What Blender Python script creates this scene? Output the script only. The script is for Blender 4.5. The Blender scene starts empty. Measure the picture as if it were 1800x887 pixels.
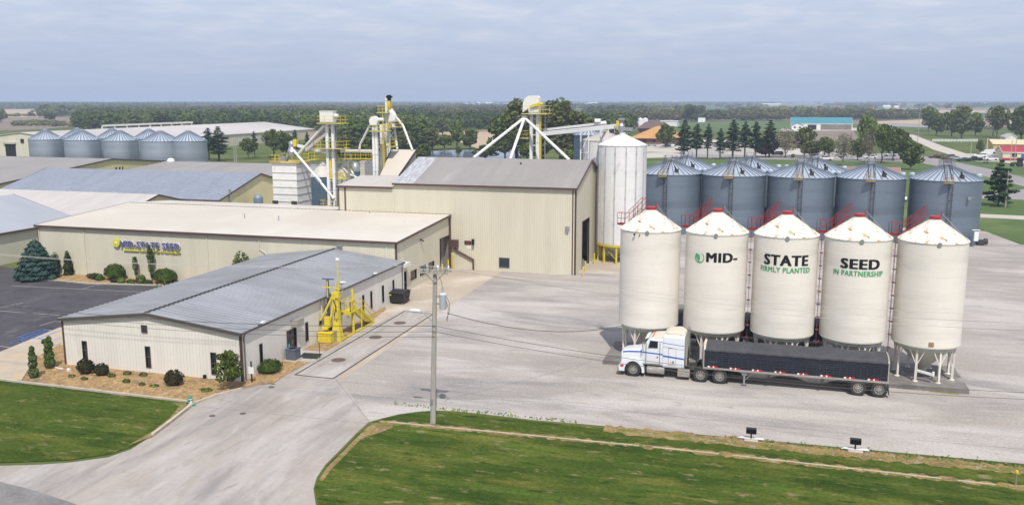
import bpy, bmesh, math, random
import numpy as np
from mathutils import Vector, Matrix

random.seed(7)
sc = bpy.context.scene
COL = sc.collection
rad = math.radians

# ------------------------------------------------------------ camera
F_PX, HZ, VPX, CAM_H, CX, CY = 1560.0, 176.0, 1359.0, 22.0, 900.0, 443.5
pitch = math.atan((CY - HZ) / F_PX)
yaw = math.atan((VPX - CX) / math.hypot(F_PX, CY - HZ))
cam = bpy.data.objects.new("camera", bpy.data.cameras.new("camera"))
COL.objects.link(cam)
cam.location = (0, 0, CAM_H)
cam.rotation_euler = (math.pi / 2 - pitch, 0, yaw)
cam.data.sensor_width = 36.0
cam.data.lens = 36.0 * F_PX / 1800.0
cam.data.clip_start = 0.5
cam.data.clip_end = 60000
sc.camera = cam

# ------------------------------------------------------------ sky
world = bpy.data.worlds.new("World")
sc.world = world
world.use_nodes = True
SUN_TO = Vector((0.375, -0.927, 1.46)).normalized()          # towards the sun
nt = world.node_tree
nt.nodes.clear()
wo = nt.nodes.new("ShaderNodeOutputWorld")
bg = nt.nodes.new("ShaderNodeBackground")
sky = nt.nodes.new("ShaderNodeTexSky")
sky.sky_type = 'NISHITA'
sky.sun_disc = False
sky.sun_elevation = math.asin(SUN_TO.z)
sky.sun_rotation = math.atan2(SUN_TO.x, SUN_TO.y)
sky.air_density = 1.0
sky.dust_density = 2.0
bg.inputs['Strength'].default_value = 0.118
tc = nt.nodes.new("ShaderNodeTexCoord")
sep = nt.nodes.new("ShaderNodeSeparateXYZ")
nt.links.new(tc.outputs['Generated'], sep.inputs[0])
# flat cloud layer: direction projected on a plane overhead
mx = nt.nodes.new("ShaderNodeMath"); mx.operation = 'MAXIMUM'; mx.inputs[1].default_value = 0.0
nt.links.new(sep.outputs['Z'], mx.inputs[0])
ad = nt.nodes.new("ShaderNodeMath"); ad.operation = 'ADD'; ad.inputs[1].default_value = 0.10
nt.links.new(mx.outputs[0], ad.inputs[0])
dv = nt.nodes.new("ShaderNodeVectorMath"); dv.operation = 'DIVIDE'
cb = nt.nodes.new("ShaderNodeCombineXYZ")
for i in range(3):
    nt.links.new(ad.outputs[0], cb.inputs[i])
nt.links.new(tc.outputs['Generated'], dv.inputs[0]); nt.links.new(cb.outputs[0], dv.inputs[1])
no = nt.nodes.new("ShaderNodeTexNoise"); no.inputs['Scale'].default_value = 2.2
no.inputs['Detail'].default_value = 9; no.inputs['Roughness'].default_value = 0.60
no.inputs['Distortion'].default_value = 0.25
nt.links.new(dv.outputs[0], no.inputs['Vector'])
rp = nt.nodes.new("ShaderNodeValToRGB")
rp.color_ramp.elements[0].position = 0.30; rp.color_ramp.elements[0].color = (4.6, 5.25, 6.85, 1)
rp.color_ramp.elements[1].position = 0.74; rp.color_ramp.elements[1].color = (6.7, 6.85, 7.8, 1)
e = rp.color_ramp.elements.new(0.50); e.color = (5.2, 5.8, 7.2, 1)
nt.links.new(no.outputs['Fac'], rp.inputs[0])
mixc = nt.nodes.new("ShaderNodeMix"); mixc.data_type = 'RGBA'
mixc.inputs[0].default_value = 0.86
nt.links.new(sky.outputs[0], mixc.inputs[6]); nt.links.new(rp.outputs[0], mixc.inputs[7])
# a little deeper blue-grey towards the horizon
hm = nt.nodes.new("ShaderNodeMapRange"); hm.inputs['From Min'].default_value = 0.0
hm.inputs['From Max'].default_value = 0.10
nt.links.new(sep.outputs['Z'], hm.inputs['Value'])
m2 = nt.nodes.new("ShaderNodeMix"); m2.data_type = 'RGBA'
m2.inputs[6].default_value = (3.6, 4.3, 5.85, 1)
nt.links.new(hm.outputs[0], m2.inputs[0]); nt.links.new(mixc.outputs[2], m2.inputs[7])
nt.links.new(m2.outputs[2], bg.inputs['Color'])
nt.links.new(bg.outputs[0], wo.inputs[0])

sun = bpy.data.objects.new("sun", bpy.data.lights.new("sun", 'SUN'))
COL.objects.link(sun)
sun.data.energy = 4.2
sun.data.angle = rad(0.8)
sun.data.color = (1.0, 0.955, 0.88)
sun.rotation_euler = (-SUN_TO).to_track_quat('-Z', 'Y').to_euler()
sun.location = (0, 0, 100)

sc.view_settings.view_transform = 'Standard'
sc.view_settings.look = 'None'
sc.view_settings.exposure = 0.0
sc.view_settings.gamma = 1.0
sc.view_settings.use_curve_mapping = False

# ------------------------------------------------------------ from a pixel of the photograph to a point of the place
FW = Vector((-math.sin(yaw) * math.cos(pitch), math.cos(yaw) * math.cos(pitch), -math.sin(pitch)))
RT = Vector((math.cos(yaw), math.sin(yaw), 0))
UP = RT.cross(FW)
C0 = Vector((0, 0, CAM_H))
def _ray(x, y): return FW * F_PX + RT * (x - CX) + UP * (CY - y)
def G(x, y, z=0.0):
    r = _ray(x, y); return C0 + r * ((z - CAM_H) / r.z)
def onY(x, y, Y):
    r = _ray(x, y); return C0 + r * (Y / r.y)
def onX(x, y, X):
    r = _ray(x, y); return C0 + r * (X / r.x)

# ------------------------------------------------------------ mesh builder
ORG = {}
class MB:
    def __init__(s): s.v = []; s.f = []; s.m = []; s.mi = 0
    def add(s, vs, fs):
        n = len(s.v); s.v += [tuple(v) for v in vs]
        for f in fs: s.f.append([i + n for i in f]); s.m.append(s.mi)
        return s
    def box(s, x0, y0, z0, x1, y1, z1):
        if x0 > x1: x0, x1 = x1, x0
        if y0 > y1: y0, y1 = y1, y0
        if z0 > z1: z0, z1 = z1, z0
        return s.add([(x0,y0,z0),(x1,y0,z0),(x1,y1,z0),(x0,y1,z0),(x0,y0,z1),(x1,y0,z1),(x1,y1,z1),(x0,y1,z1)],
                     [(0,3,2,1),(4,5,6,7),(0,1,5,4),(1,2,6,5),(2,3,7,6),(3,0,4,7)])
    def beam(s, p, q, w, h=None, up=(0,0,1)):
        p = Vector(p); q = Vector(q); h = w if h is None else h
        d = (q - p)
        if d.length < 1e-6: return s
        d.normalize(); u = Vector(up)
        if abs(d.dot(u)) > 0.98: u = Vector((0,1,0))
        sx = d.cross(u).normalized() * (w / 2); sy = d.cross(sx).normalized() * (h / 2)
        vs = [p-sx-sy,p+sx-sy,p+sx+sy,p-sx+sy,q-sx-sy,q+sx-sy,q+sx+sy,q-sx+sy]
        return s.add(vs, [(0,1,2,3),(7,6,5,4),(0,4,5,1),(1,5,6,2),(2,6,7,3),(3,7,4,0)])
    def tube(s, p, q, r, n=10, r2=None, cap=True):
        p = Vector(p); q = Vector(q); r2 = r if r2 is None else r2
        d = (q - p)
        if d.length < 1e-6: return s
        d.normalize(); u = Vector((0,0,1)) if abs(d.z) < .95 else Vector((1,0,0))
        a = d.cross(u).normalized(); b = d.cross(a)
        vs = []
        for k in range(n):
            t = 2*math.pi*k/n; o = a*math.cos(t)+b*math.sin(t)
            vs.append(p+o*r); vs.append(q+o*r2)
        fs = [(2*k, 2*((k+1)%n), 2*((k+1)%n)+1, 2*k+1) for k in range(n)]
        if cap: fs += [tuple(2*k for k in range(n))[::-1], tuple(2*k+1 for k in range(n))]
        return s.add(vs, fs)
    def path(s, pts, r, n=8):
        for a, b in zip(pts, pts[1:]): s.tube(a, b, r, n)
        return s
    def lathe(s, prof, c=(0,0,0), n=32, a0=0.0, capb=False, capt=False):
        c = Vector(c); vs = []
        for (r, z) in prof:
            for k in range(n):
                t = a0 + 2*math.pi*k/n
                vs.append((c.x+r*math.cos(t), c.y+r*math.sin(t), c.z+z))
        fs = []
        for j in range(len(prof)-1):
            for k in range(n):
                k2 = (k+1) % n
                fs.append((j*n+k, j*n+k2, (j+1)*n+k2, (j+1)*n+k))
        if capb: fs.append(tuple(range(n))[::-1])
        if capt: fs.append(tuple((len(prof)-1)*n+k for k in range(n)))
        return s.add(vs, fs)
    def prism(s, poly, vec):
        """poly: 3D points (ring), extruded by vec"""
        n = len(poly); P = [Vector(p) for p in poly]; Q = [p + Vector(vec) for p in P]
        return s.add(P+Q, [tuple(range(n))[::-1], tuple(range(n, 2*n))] + [(k, (k+1)%n, n+(k+1)%n, n+k) for k in range(n)])
    def loft(s, secs, nc=5):
        """secs: (x, half width, z0, z1, corner radius[, y centre]) rounded boxes along X"""
        rings = []
        for sec in secs:
            x, hw, z0, z1, r = sec[:5]; yc = sec[5] if len(sec) > 5 else 0
            r = min(r, hw, (z1-z0)/2); ring = []
            for (cy, cz, a) in ((hw-r, z1-r, 0), (-hw+r, z1-r, 90), (-hw+r, z0+r, 180), (hw-r, z0+r, 270)):
                for k in range(nc):
                    t = rad(a + 90*k/(nc-1)); ring.append((x, yc+cy+r*math.cos(t), cz+r*math.sin(t)))
            rings.append(ring)
        n = len(rings[0]); vs = [p for r_ in rings for p in r_]
        fs = [(j*n+k, j*n+(k+1)%n, (j+1)*n+(k+1)%n, (j+1)*n+k) for j in range(len(rings)-1) for k in range(n)]
        fs += [tuple(range(n))[::-1], tuple((len(rings)-1)*n+k for k in range(n))]
        return s.add(vs, fs)
    def build(s, name, mats, parent=None, smooth=False, org=None):
        if not isinstance(mats, (list, tuple)): mats = [mats]
        o0 = Vector(org) if org is not None else (ORG[parent.name] if parent else Vector((0,0,0)))
        me = bpy.data.meshes.new(name)
        V = np.array(s.v, dtype=np.float64) - np.array(o0)
        me.from_pydata(V.tolist(), [], s.f)
        for m in mats: me.materials.append(m)
        if len(mats) > 1: me.polygons.foreach_set('material_index', s.m)
        bm = bmesh.new(); bm.from_mesh(me); bmesh.ops.recalc_face_normals(bm, faces=bm.faces); bm.to_mesh(me); bm.free()
        ob = bpy.data.objects.new(name, me); COL.objects.link(ob)
        if smooth:
            me.polygons.foreach_set('use_smooth', [True]*len(me.polygons))
            try: me.set_sharp_from_angle(angle=rad(35))
            except Exception: pass
        if parent: ob.parent = parent
        else: ob.location = o0
        ORG[ob.name] = o0
        return ob

def tag(o, label=None, cat=None, group=None, kind=None):
    if label: o['label'] = label
    if cat: o['category'] = cat
    if group: o['group'] = group
    if kind: o['kind'] = kind
    return o
def thing(name, label, cat, loc=(0,0,0), group=None, rz=0.0):
    o = bpy.data.objects.new(name, None); COL.objects.link(o)
    o.empty_display_size = 0.3
    o.location = loc; o.rotation_euler = (0,0,rz); ORG[o.name] = Vector(loc)
    return tag(o, label, cat, group)
def dup(src, loc, rz=0.0, label=None, scale=None, top=True, parent=None, over=None):
    c = src.copy(); COL.objects.link(c)
    if parent: c.parent = parent
    if top:
        c.location = loc; c.rotation_euler = (0,0,rz)
        if scale: c.scale = scale if hasattr(scale, '__len__') else (scale,)*3
        if label: c['label'] = label
    if over and c.type == 'MESH' and c.data.materials:
        for i, sl in enumerate(c.material_slots):
            if sl.material and sl.material.name in over:
                mm = over[sl.material.name]; sl.link = 'OBJECT'; sl.material = mm
    for ch in list(src.children): dup(ch, None, top=False, parent=c, over=over)
    return c

# ------------------------------------------------------------ materials
MATS = {}
def _n(t, ty, **kw):
    n = t.nodes.new(ty)
    for k, v in kw.items():
        if k in n.inputs: n.inputs[k].default_value = v
        else: setattr(n, k, v)
    return n
def _mul(c, f): return tuple(min(1, max(0, x*f)) for x in c[:3]) + (1,)
def mat(name, col, rough=.6, metal=0.0, var=.12, scale=.4, detail=5, stretch=None, bump=0.0, bscale=30,
        rib=None, fine=0.0, fscale=8, spec=.35, patches=None, rand=0.0, coat=0, tint2=None, island=0.0, panel=None, warp=0.0):
    """base colour with large and fine noise; rib=(x,y,z weights, period, width, depth); patches=(colour, scale, lo, hi, stretch)"""
    m = bpy.data.materials.new(name); m.use_nodes = True; t = m.node_tree; L = t.links.new
    b = t.nodes['Principled BSDF']
    b.inputs['Roughness'].default_value = rough; b.inputs['Metallic'].default_value = metal
    b.inputs['Specular IOR Level'].default_value = spec
    if coat: b.inputs['Coat Weight'].default_value = coat
    tcn = _n(t, 'ShaderNodeTexCoord')
    vec = tcn.outputs['Object']
    if stretch:
        mp = _n(t, 'ShaderNodeMapping'); mp.inputs['Scale'].default_value = stretch
        L(vec, mp.inputs[0]); v1 = mp.outputs[0]
    else: v1 = vec
    ns = _n(t, 'ShaderNodeTexNoise', Scale=scale, Detail=detail, Roughness=.6); L(v1, ns.inputs['Vector'])
    mr = _n(t, 'ShaderNodeMapRange'); mr.inputs['From Min'].default_value = .3; mr.inputs['From Max'].default_value = .7
    L(ns.outputs['Fac'], mr.inputs['Value'])
    mc = _n(t, 'ShaderNodeMix', data_type='RGBA')
    mc.inputs[6].default_value = _mul(col, 1-var); mc.inputs[7].default_value = _mul(tint2 or col, 1+var)
    L(mr.outputs[0], mc.inputs[0]); cur = mc.outputs[2]
    if patches:
        for (pc, ps, lo, hi, pst) in (patches if isinstance(patches, list) else [patches]):
            v2 = vec
            if pst:
                mp = _n(t, 'ShaderNodeMapping'); mp.inputs['Scale'].default_value = pst; L(vec, mp.inputs[0]); v2 = mp.outputs[0]
            n2 = _n(t, 'ShaderNodeTexNoise', Scale=ps, Detail=6, Roughness=.6, Distortion=warp); L(v2, n2.inputs['Vector'])
            r2 = _n(t, 'ShaderNodeMapRange'); r2.inputs['From Min'].default_value = lo; r2.inputs['From Max'].default_value = hi
            L(n2.outputs['Fac'], r2.inputs['Value'])
            m3 = _n(t, 'ShaderNodeMix', data_type='RGBA'); m3.inputs[7].default_value = tuple(pc[:3])+(1,)
            L(cur, m3.inputs[6]); L(r2.outputs[0], m3.inputs[0]); cur = m3.outputs[2]
    if fine:
        n3 = _n(t, 'ShaderNodeTexNoise', Scale=fscale, Detail=3); L(vec, n3.inputs['Vector'])
        r3 = _n(t, 'ShaderNodeMapRange'); r3.inputs['From Min'].default_value = .25; r3.inputs['From Max'].default_value = .75
        r3.inputs['To Min'].default_value = 1-fine; r3.inputs['To Max'].default_value = 1+fine
        L(n3.outputs['Fac'], r3.inputs['Value'])
        vm = _n(t, 'ShaderNodeVectorMath', operation='SCALE'); L(cur, vm.inputs[0]); L(r3.outputs[0], vm.inputs['Scale']); cur = vm.outputs[0]
    if rand or island:
        if rand: src = _n(t, 'ShaderNodeObjectInfo').outputs['Random']; a = rand
        else: src = _n(t, 'ShaderNodeNewGeometry').outputs['Random Per Island']; a = island
        r4 = _n(t, 'ShaderNodeMapRange'); r4.inputs['To Min'].default_value = 1-a; r4.inputs['To Max'].default_value = 1+a
        L(src, r4.inputs['Value'])
        vm = _n(t, 'ShaderNodeVectorMath', operation='SCALE'); L(cur, vm.inputs[0]); L(r4.outputs[0], vm.inputs['Scale']); cur = vm.outputs[0]
    if panel:          # sheets of cladding, each a hair lighter or darker
        (wx, wy, wz), per, amt = panel
        dt = _n(t, 'ShaderNodeVectorMath', operation='DOT_PRODUCT'); dt.inputs[1].default_value = (wx/per, wy/per, wz/per); L(vec, dt.inputs[0])
        fl = _n(t, 'ShaderNodeMath', operation='FLOOR'); L(dt.outputs['Value'], fl.inputs[0])
        wn = _n(t, 'ShaderNodeTexWhiteNoise', noise_dimensions='1D'); L(fl.outputs[0], wn.inputs['W'])
        r4 = _n(t, 'ShaderNodeMapRange'); r4.inputs['To Min'].default_value = 1-amt; r4.inputs['To Max'].default_value = 1+amt
        L(wn.outputs['Value'], r4.inputs['Value'])
        vm = _n(t, 'ShaderNodeVectorMath', operation='SCALE'); L(cur, vm.inputs[0]); L(r4.outputs[0], vm.inputs['Scale']); cur = vm.outputs[0]
    L(cur, b.inputs['Base Color'])
    nrm = None
    if rib:
        wx, wy, wz, per, wid, dep = rib
        dt = _n(t, 'ShaderNodeVectorMath', operation='DOT_PRODUCT'); dt.inputs[1].default_value = (wx/per, wy/per, wz/per)
        L(vec, dt.inputs[0])
        pp = _n(t, 'ShaderNodeMath', operation='PINGPONG'); pp.inputs[1].default_value = .5; L(dt.outputs['Value'], pp.inputs[0])
        m5 = _n(t, 'ShaderNodeMapRange', interpolation_type='SMOOTHSTEP'); m5.inputs['From Min'].default_value = 0
        m5.inputs['From Max'].default_value = wid; m5.inputs['To Min'].default_value = 1; m5.inputs['To Max'].default_value = 0
        L(pp.outputs[0], m5.inputs['Value'])
        bp = _n(t, 'ShaderNodeBump', Strength=1.0, Distance=dep); L(m5.outputs[0], bp.inputs['Height']); nrm = bp.outputs[0]
    if bump:
        n6 = _n(t, 'ShaderNodeTexNoise', Scale=bscale, Detail=4); L(vec, n6.inputs['Vector'])
        b2 = _n(t, 'ShaderNodeBump', Strength=1.0, Distance=bump); L(n6.outputs['Fac'], b2.inputs['Height'])
        if nrm: L(nrm, b2.inputs['Normal'])
        nrm = b2.outputs[0]
    if nrm: L(nrm, b.inputs['Normal'])
    MATS[name] = m
    return m

M = {}
RB = (1,1,0,.305,.16,.028)
M['white_siding'] = mat('white_siding', (.71,.68,.62), .5, panel=((1,1,0),.915,.02), var=.05, scale=.6, stretch=(1,1,.25), rib=(1,1,0,.305,.16,.02), fine=.03, patches=[((.50,.46,.40),.5,.62,.8,(1,1,.35))])
M['tan_siding'] = mat('tan_siding', (.61,.57,.45), .5, panel=((1,1,0),.915,.03), var=.05, scale=.4, stretch=(1,1,.3), rib=RB, fine=.02)
M['yellow_siding'] = mat('yellow_siding', (.70,.62,.34), .5, panel=((1,1,0),.915,.03), var=.06, scale=.4, rib=RB)
M['beige_siding'] = mat('beige_siding', (.64,.60,.49), .5, panel=((1,1,0),.915,.03), var=.05, scale=.4, stretch=(1,1,.3), rib=RB, patches=[((.52,.46,.36),.35,.6,.8,(1,1,.3))])
M['steel_roof'] = mat('steel_roof', (.32,.325,.34), .5, .25, panel=((0,1,0),.915,.04), var=.10, scale=.25, stretch=(1,.6,1), fine=.05, patches=[((.40,.41,.44),.3,.45,.75,(.4,1,1))])
M['tan_roof'] = mat('tan_roof', (.55,.495,.42), .5, .0, var=.05, scale=.12, rib=(1,0,0,.6,.1,.02), patches=[((.60,.56,.50),.06,.45,.65,None),((.50,.44,.37),.5,.62,.8,(1,.15,1))])
M['grey_roof'] = mat('grey_roof', (.295,.27,.255), .55, .1, panel=((1,0,0),.915,.03), var=.08, scale=.15, rib=(1,0,0,.6,.12,.02), patches=[((.36,.34,.33),.35,.55,.75,(1,.12,1))], fine=.04)
M['streak_roof'] = mat('streak_roof', (.36,.36,.38), .45, .2, var=.1, scale=.5, rib=(1,0,0,.6,.12,.02), patches=[((.56,.56,.58),1.6,.42,.62,(2.6,.3,1))])
M['blue_roof'] = mat('blue_roof', (.27,.29,.345), .4, .3, var=.1, scale=.4, stretch=(1,.15,1), rib=(1,0,0,.6,.12,.02), patches=[((.40,.42,.48),2.6,.5,.75,(.5,1.2,1))])
M['pale_roof'] = mat('pale_roof', (.48,.445,.415), .5, var=.08, scale=.3, stretch=(1,.12,1), rib=(1,0,0,.6,.12,.02), patches=[((.44,.41,.38),.8,.5,.8,(1.2,.1,1))])
M['lilac_roof'] = mat('lilac_roof', (.40,.41,.445), .4, .2, var=.07, scale=.3, stretch=(.12,1,1), rib=(0,1,0,.6,.12,.02))
M['warehouse_roof'] = mat('warehouse_roof', (.50,.46,.44), .6, var=.07, scale=.05, patches=[((.40,.37,.36),.03,.5,.7,(1,.3,1))])
M['brown_trim'] = mat('brown_trim', (.095,.055,.045), .45, var=.08)
M['dark_trim'] = mat('dark_trim', (.085,.072,.065), .45, var=.08)
M['glass'] = mat('glass', (.018,.022,.025), .08, spec=.6, var=.2)
M['dark'] = mat('dark', (.012,.012,.013), .8, var=.2)
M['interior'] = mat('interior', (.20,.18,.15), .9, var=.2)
M['galv'] = mat('galv', (.36,.37,.39), .42, .55, var=.1, scale=2)
M['white_metal'] = mat('white_metal', (.70,.69,.66), .45, var=.06, scale=1.2, patches=[((.50,.44,.36),1.3,.62,.8,None)])
M['yellow'] = mat('yellow', (.62,.49,.04), .45, var=.08, scale=2, patches=[((.38,.25,.05),1.8,.64,.8,None)])
M['red'] = mat('red', (.33,.03,.035), .45, var=.12, scale=2)
M['cream'] = mat('cream', (.75,.70,.63), .5, panel=((0,0,1),1.2,.012), rib=(0,0,1,1.2,.015,.01), var=.045, scale=.35, stretch=(1,1,.5), fine=.02,
    patches=[((.55,.47,.30),.9,.66,.85,(.6,.6,2.5)), ((.60,.57,.50),.4,.5,.75,(.3,.3,2.2))])
M['cream_roof'] = mat('cream_roof', (.74,.71,.64), .45, var=.06, scale=.8, rand=.02,
    patches=[((.34,.20,.07),1.5,.54,.66,(1,1,.6)),((.50,.40,.24),3.2,.54,.70,(1,1,.5))])
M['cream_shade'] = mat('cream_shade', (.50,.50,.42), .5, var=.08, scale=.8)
M['bin_wall'] = mat('bin_wall', (.175,.215,.265), .38, .45, panel=((0,0,1),1.1,.10), var=.09, scale=.35, stretch=(.25,.25,1.6), rib=(0,0,1,.13,.5,.012), rand=.05, fine=.05, fscale=3)
M['bin_roof'] = mat('bin_roof', (.46,.52,.60), .4, .35, var=.08, scale=.5, rand=.04)
M['bin_rib'] = mat('bin_rib', (.17,.20,.25), .5, .3, var=.08)
M['bin_wall_far'] = mat('bin_wall_far', (.36,.40,.45), .33, .55, panel=((0,0,1),1.1,.10), var=.12, scale=.25, stretch=(.25,.25,1.4), rib=(0,0,1,.13,.5,.01), rand=.06)
M['blue_wall'] = mat('blue_wall', (.10,.15,.20), .45, .4, var=.12, scale=.4, stretch=(.4,.4,1.5), rib=(0,0,1,.13,.5,.01))
M['panel_white'] = mat('panel_white', (.73,.72,.71), .5, .1, var=.05, scale=.5, rib=(0,0,1,.85,.04,.02), patches=[((.48,.44,.42),.8,.6,.8,(1,1,.4))])
M['panel_old'] = mat('panel_old', (.50,.46,.42), .55, .1, var=.08, scale=.5, rib=(0,0,1,.85,.04,.02))
M['wood_pole'] = mat('wood_pole', (.36,.33,.30), .85, var=.2, scale=2, stretch=(4,4,.3), bump=.01, bscale=12, patches=[((.10,.09,.08),.8,.58,.75,(1,1,.3))])
M['cable'] = mat('cable', (.10,.10,.10), .6)
M['tyre'] = mat('tyre', (.035,.034,.033), .85, var=.3, scale=3)
M['chrome'] = mat('chrome', (.52,.50,.46), .25, .8, var=.15, scale=3)
M['black_paint'] = mat('black_paint', (.014,.018,.030), .4, var=.3, scale=1, patches=[((.06,.06,.07),1.2,.55,.8,(.4,1,2))])
M['alu'] = mat('alu', (.36,.33,.29), .45, .2, var=.15, scale=2)
M['tarp'] = mat('tarp', (.052,.052,.060), .7, var=.2, scale=1.2, bump=.03, bscale=1.5)
M['truck_white'] = mat('truck_white', (.68,.70,.73), .3, coat=.4, var=.03)
M['truck_grey'] = mat('truck_grey', (.16,.17,.21), .3, coat=.4, var=.05)
M['dusty'] = mat('dusty', (.60,.53,.43), .7, var=.12, scale=2)
M['blue_stripe'] = mat('blue_stripe', (.01,.09,.42), .35, var=.05)
M['seam_grey'] = mat('seam_grey', (.075,.078,.085), .6, var=.3)
M['frame_dark'] = mat('frame_dark', (.05,.047,.045), .7, var=.3, scale=3)
M['reflect_red'] = mat('reflect_red', (.55,.02,.02), .3)
M['reflect_white'] = mat('reflect_white', (.8,.8,.8), .3)
M['black'] = mat('black', (.01,.01,.012), .5)
M['green_letter'] = mat('green_letter', (.06,.36,.15), .5, var=.04)
M['sign_blue'] = mat('sign_blue', (.12,.12,.28), .35, .1, var=.15, scale=3)
M['sign_white'] = mat('sign_white', (.78,.78,.80), .4)
M['sign_yellow'] = mat('sign_yellow', (.62,.60,.03), .4)
M['plastic_black'] = mat('plastic_black', (.02,.02,.02), .5, var=.2)
M['ac_grey'] = mat('ac_grey', (.10,.12,.15), .55, var=.1, rib=(0,0,1,.07,.3,.01))
M['concrete_kerb'] = mat('concrete_kerb', (.46,.40,.33), .9, var=.15, scale=1.2, bump=.01, bscale=6)
M['concrete_pad'] = mat('concrete_pad', (.17,.155,.145), .9, var=.3, scale=.5, bump=.01, bscale=5, patches=[((.33,.30,.27),.6,.5,.7,None)])
M['hydrant_green'] = mat('hydrant_green', (.03,.25,.17), .5)
HAZE = True
# ------------------------------------------------------------ ground
def sheet(name, pts, m, z=0.0, label=None, kind='structure', cat=None, th=0.0):
    mb = MB(); P = [(p[0], p[1], z) for p in pts]
    if th: mb.prism([(p[0], p[1], z-th) for p in pts], (0,0,th))
    else: mb.add(P, [tuple(range(len(P)))])
    me = mb.build(name, m)
    if not th:
        for p in me.data.polygons:
            if p.normal.z < 0: p.flip()
    return tag(me, label, cat, kind=kind)
def smooth_poly(pts, it=2):
    P = [Vector((p[0], p[1], 0)) for p in pts]
    for _ in range(it):
        Q = []
        for i in range(len(P)):
            a = P[i]; b = P[(i+1) % len(P)]
            Q += [a*.75+b*.25, a*.25+b*.75]
        P = Q
    return P
def PX(*pp): return [G(*p) for p in pp]

def ground_mat(name, base, cells=None):
    """farmland: patchwork of fields far off, rough grass near by"""
    m = bpy.data.materials.new(name); m.use_nodes = True; t = m.node_tree; L = t.links.new
    b = t.nodes['Principled BSDF']; b.inputs['Roughness'].default_value = 1; b.inputs['Specular IOR Level'].default_value = .05
    tcn = _n(t, 'ShaderNodeTexCoord')
    mp = _n(t, 'ShaderNodeMapping'); mp.inputs['Scale'].default_value = (.0009, .0016, 0); mp.inputs['Rotation'].default_value = (0,0,.35)
    L(tcn.outputs['Object'], mp.inputs[0])
    vo = _n(t, 'ShaderNodeTexVoronoi', Scale=1.0); vo.distance = 'CHEBYCHEV'; L(mp.outputs[0], vo.inputs['Vector'])
    sp = _n(t, 'ShaderNodeSeparateColor'); L(vo.outputs['Color'], sp.inputs[0])
    cr = _n(t, 'ShaderNodeValToRGB'); cr.color_ramp.interpolation = 'CONSTANT'
    els = cr.color_ramp.elements
    cols = [(0,(.07,.115,.04)),(.3,(.30,.235,.16)),(.45,(.10,.15,.05)),(.6,(.36,.29,.20)),(.75,(.075,.12,.04)),(.88,(.21,.165,.12))]
    els[0].position = 0; els[0].color = cols[0][1]+(1,)
    els[1].position = cols[1][0]; els[1].color = cols[1][1]+(1,)
    for p, c in cols[2:]: q = els.new(p); q.color = c+(1,)
    L(sp.outputs[0], cr.inputs[0])
    n1 = _n(t, 'ShaderNodeTexNoise', Scale=.05, Detail=8, Roughness=.65); L(tcn.outputs['Object'], n1.inputs['Vector'])
    g = _n(t, 'ShaderNodeValToRGB'); g.color_ramp.elements[0].position = .32; g.color_ramp.elements[0].color = (.05,.09,.02,1)
    g.color_ramp.elements[1].position = .7; g.color_ramp.elements[1].color = (.15,.16,.06,1); L(n1.outputs['Fac'], g.inputs[0])
    ln = _n(t, 'ShaderNodeVectorMath', operation='LENGTH'); L(tcn.outputs['Object'], ln.inputs[0])
    mr = _n(t, 'ShaderNodeMapRange'); mr.inputs['From Min'].default_value = 700; mr.inputs['From Max'].default_value = 900
    L(ln.outputs['Value'], mr.inputs['Value'])
    mc = _n(t, 'ShaderNodeMix', data_type='RGBA'); L(mr.outputs[0], mc.inputs[0]); L(g.outputs[0], mc.inputs[6]); L(cr.outputs[0], mc.inputs[7])
    L(mc.outputs[2], b.inputs['Base Color'])
    return m
M['ground'] = ground_mat('ground', None)
# one sheet to the horizon, finer rings near the middle
mbg = MB(); R = 16000
mbg.add([(-R,-400,-.02),(R,-400,-.02),(R,R*1.6,-.02),(-R,R*1.6,-.02)], [(0,1,2,3)])
tag(mbg.build('ground', M['ground']), kind='structure')

M['gravel'] = mat('gravel', (.335,.300,.272), .95, warp=.9, var=.10, scale=.05, detail=8, spec=.1, fine=.16, fscale=5.5, bump=.03, bscale=5,
    patches=[((.445,.408,.378),.085,.45,.62,(.5,1.3,1)), ((.24,.225,.215),.13,.50,.70,(.45,1.2,1)), ((.44,.41,.39),.40,.54,.74,(.25,1.1,1)), ((.23,.21,.20),1.1,.60,.80,(.3,1,1)), ((.43,.40,.38),2.2,.60,.74,(.3,1.2,1))])
M['concrete'] = mat('concrete', (.355,.315,.285), .9, warp=.6, var=.08, scale=.15, spec=.1, fine=.05, fscale=3, bump=.008, bscale=6,
    patches=[((.255,.235,.225),.45,.48,.70,(1,.14,1)), ((.44,.41,.39),.22,.46,.66,(1,.30,1)), ((.25,.225,.21),1.5,.56,.76,(1,.22,1)), ((.42,.385,.355),.9,.54,.72,(1,.3,1)), ((.27,.23,.19),.12,.55,.75,None)])
M['apron'] = mat('apron', (.41,.345,.275), .9, var=.12, scale=.12, spec=.1, fine=.05, fscale=3,
    patches=[((.36,.30,.24),.3,.56,.75,None), ((.53,.47,.40),.15,.5,.7,None)])
M['asphalt'] = mat('asphalt', (.075,.07,.078), .9, var=.2, scale=.25, spec=.2, fine=.1, fscale=3,
    patches=[((.14,.13,.135),.35,.58,.74,(1,.5,1)), ((.045,.043,.05),.2,.55,.7,None), ((.20,.185,.18),.8,.68,.78,(1,.6,1))])
M['street'] = mat('street', (.20,.19,.185), .9, var=.2, scale=.6, fine=.15, fscale=6)
M['road'] = mat('road', (.27,.25,.245), .9, var=.1, scale=.05)
M['pale_road'] = mat('pale_road', (.46,.42,.36), .95, var=.1, scale=.05)
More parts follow.
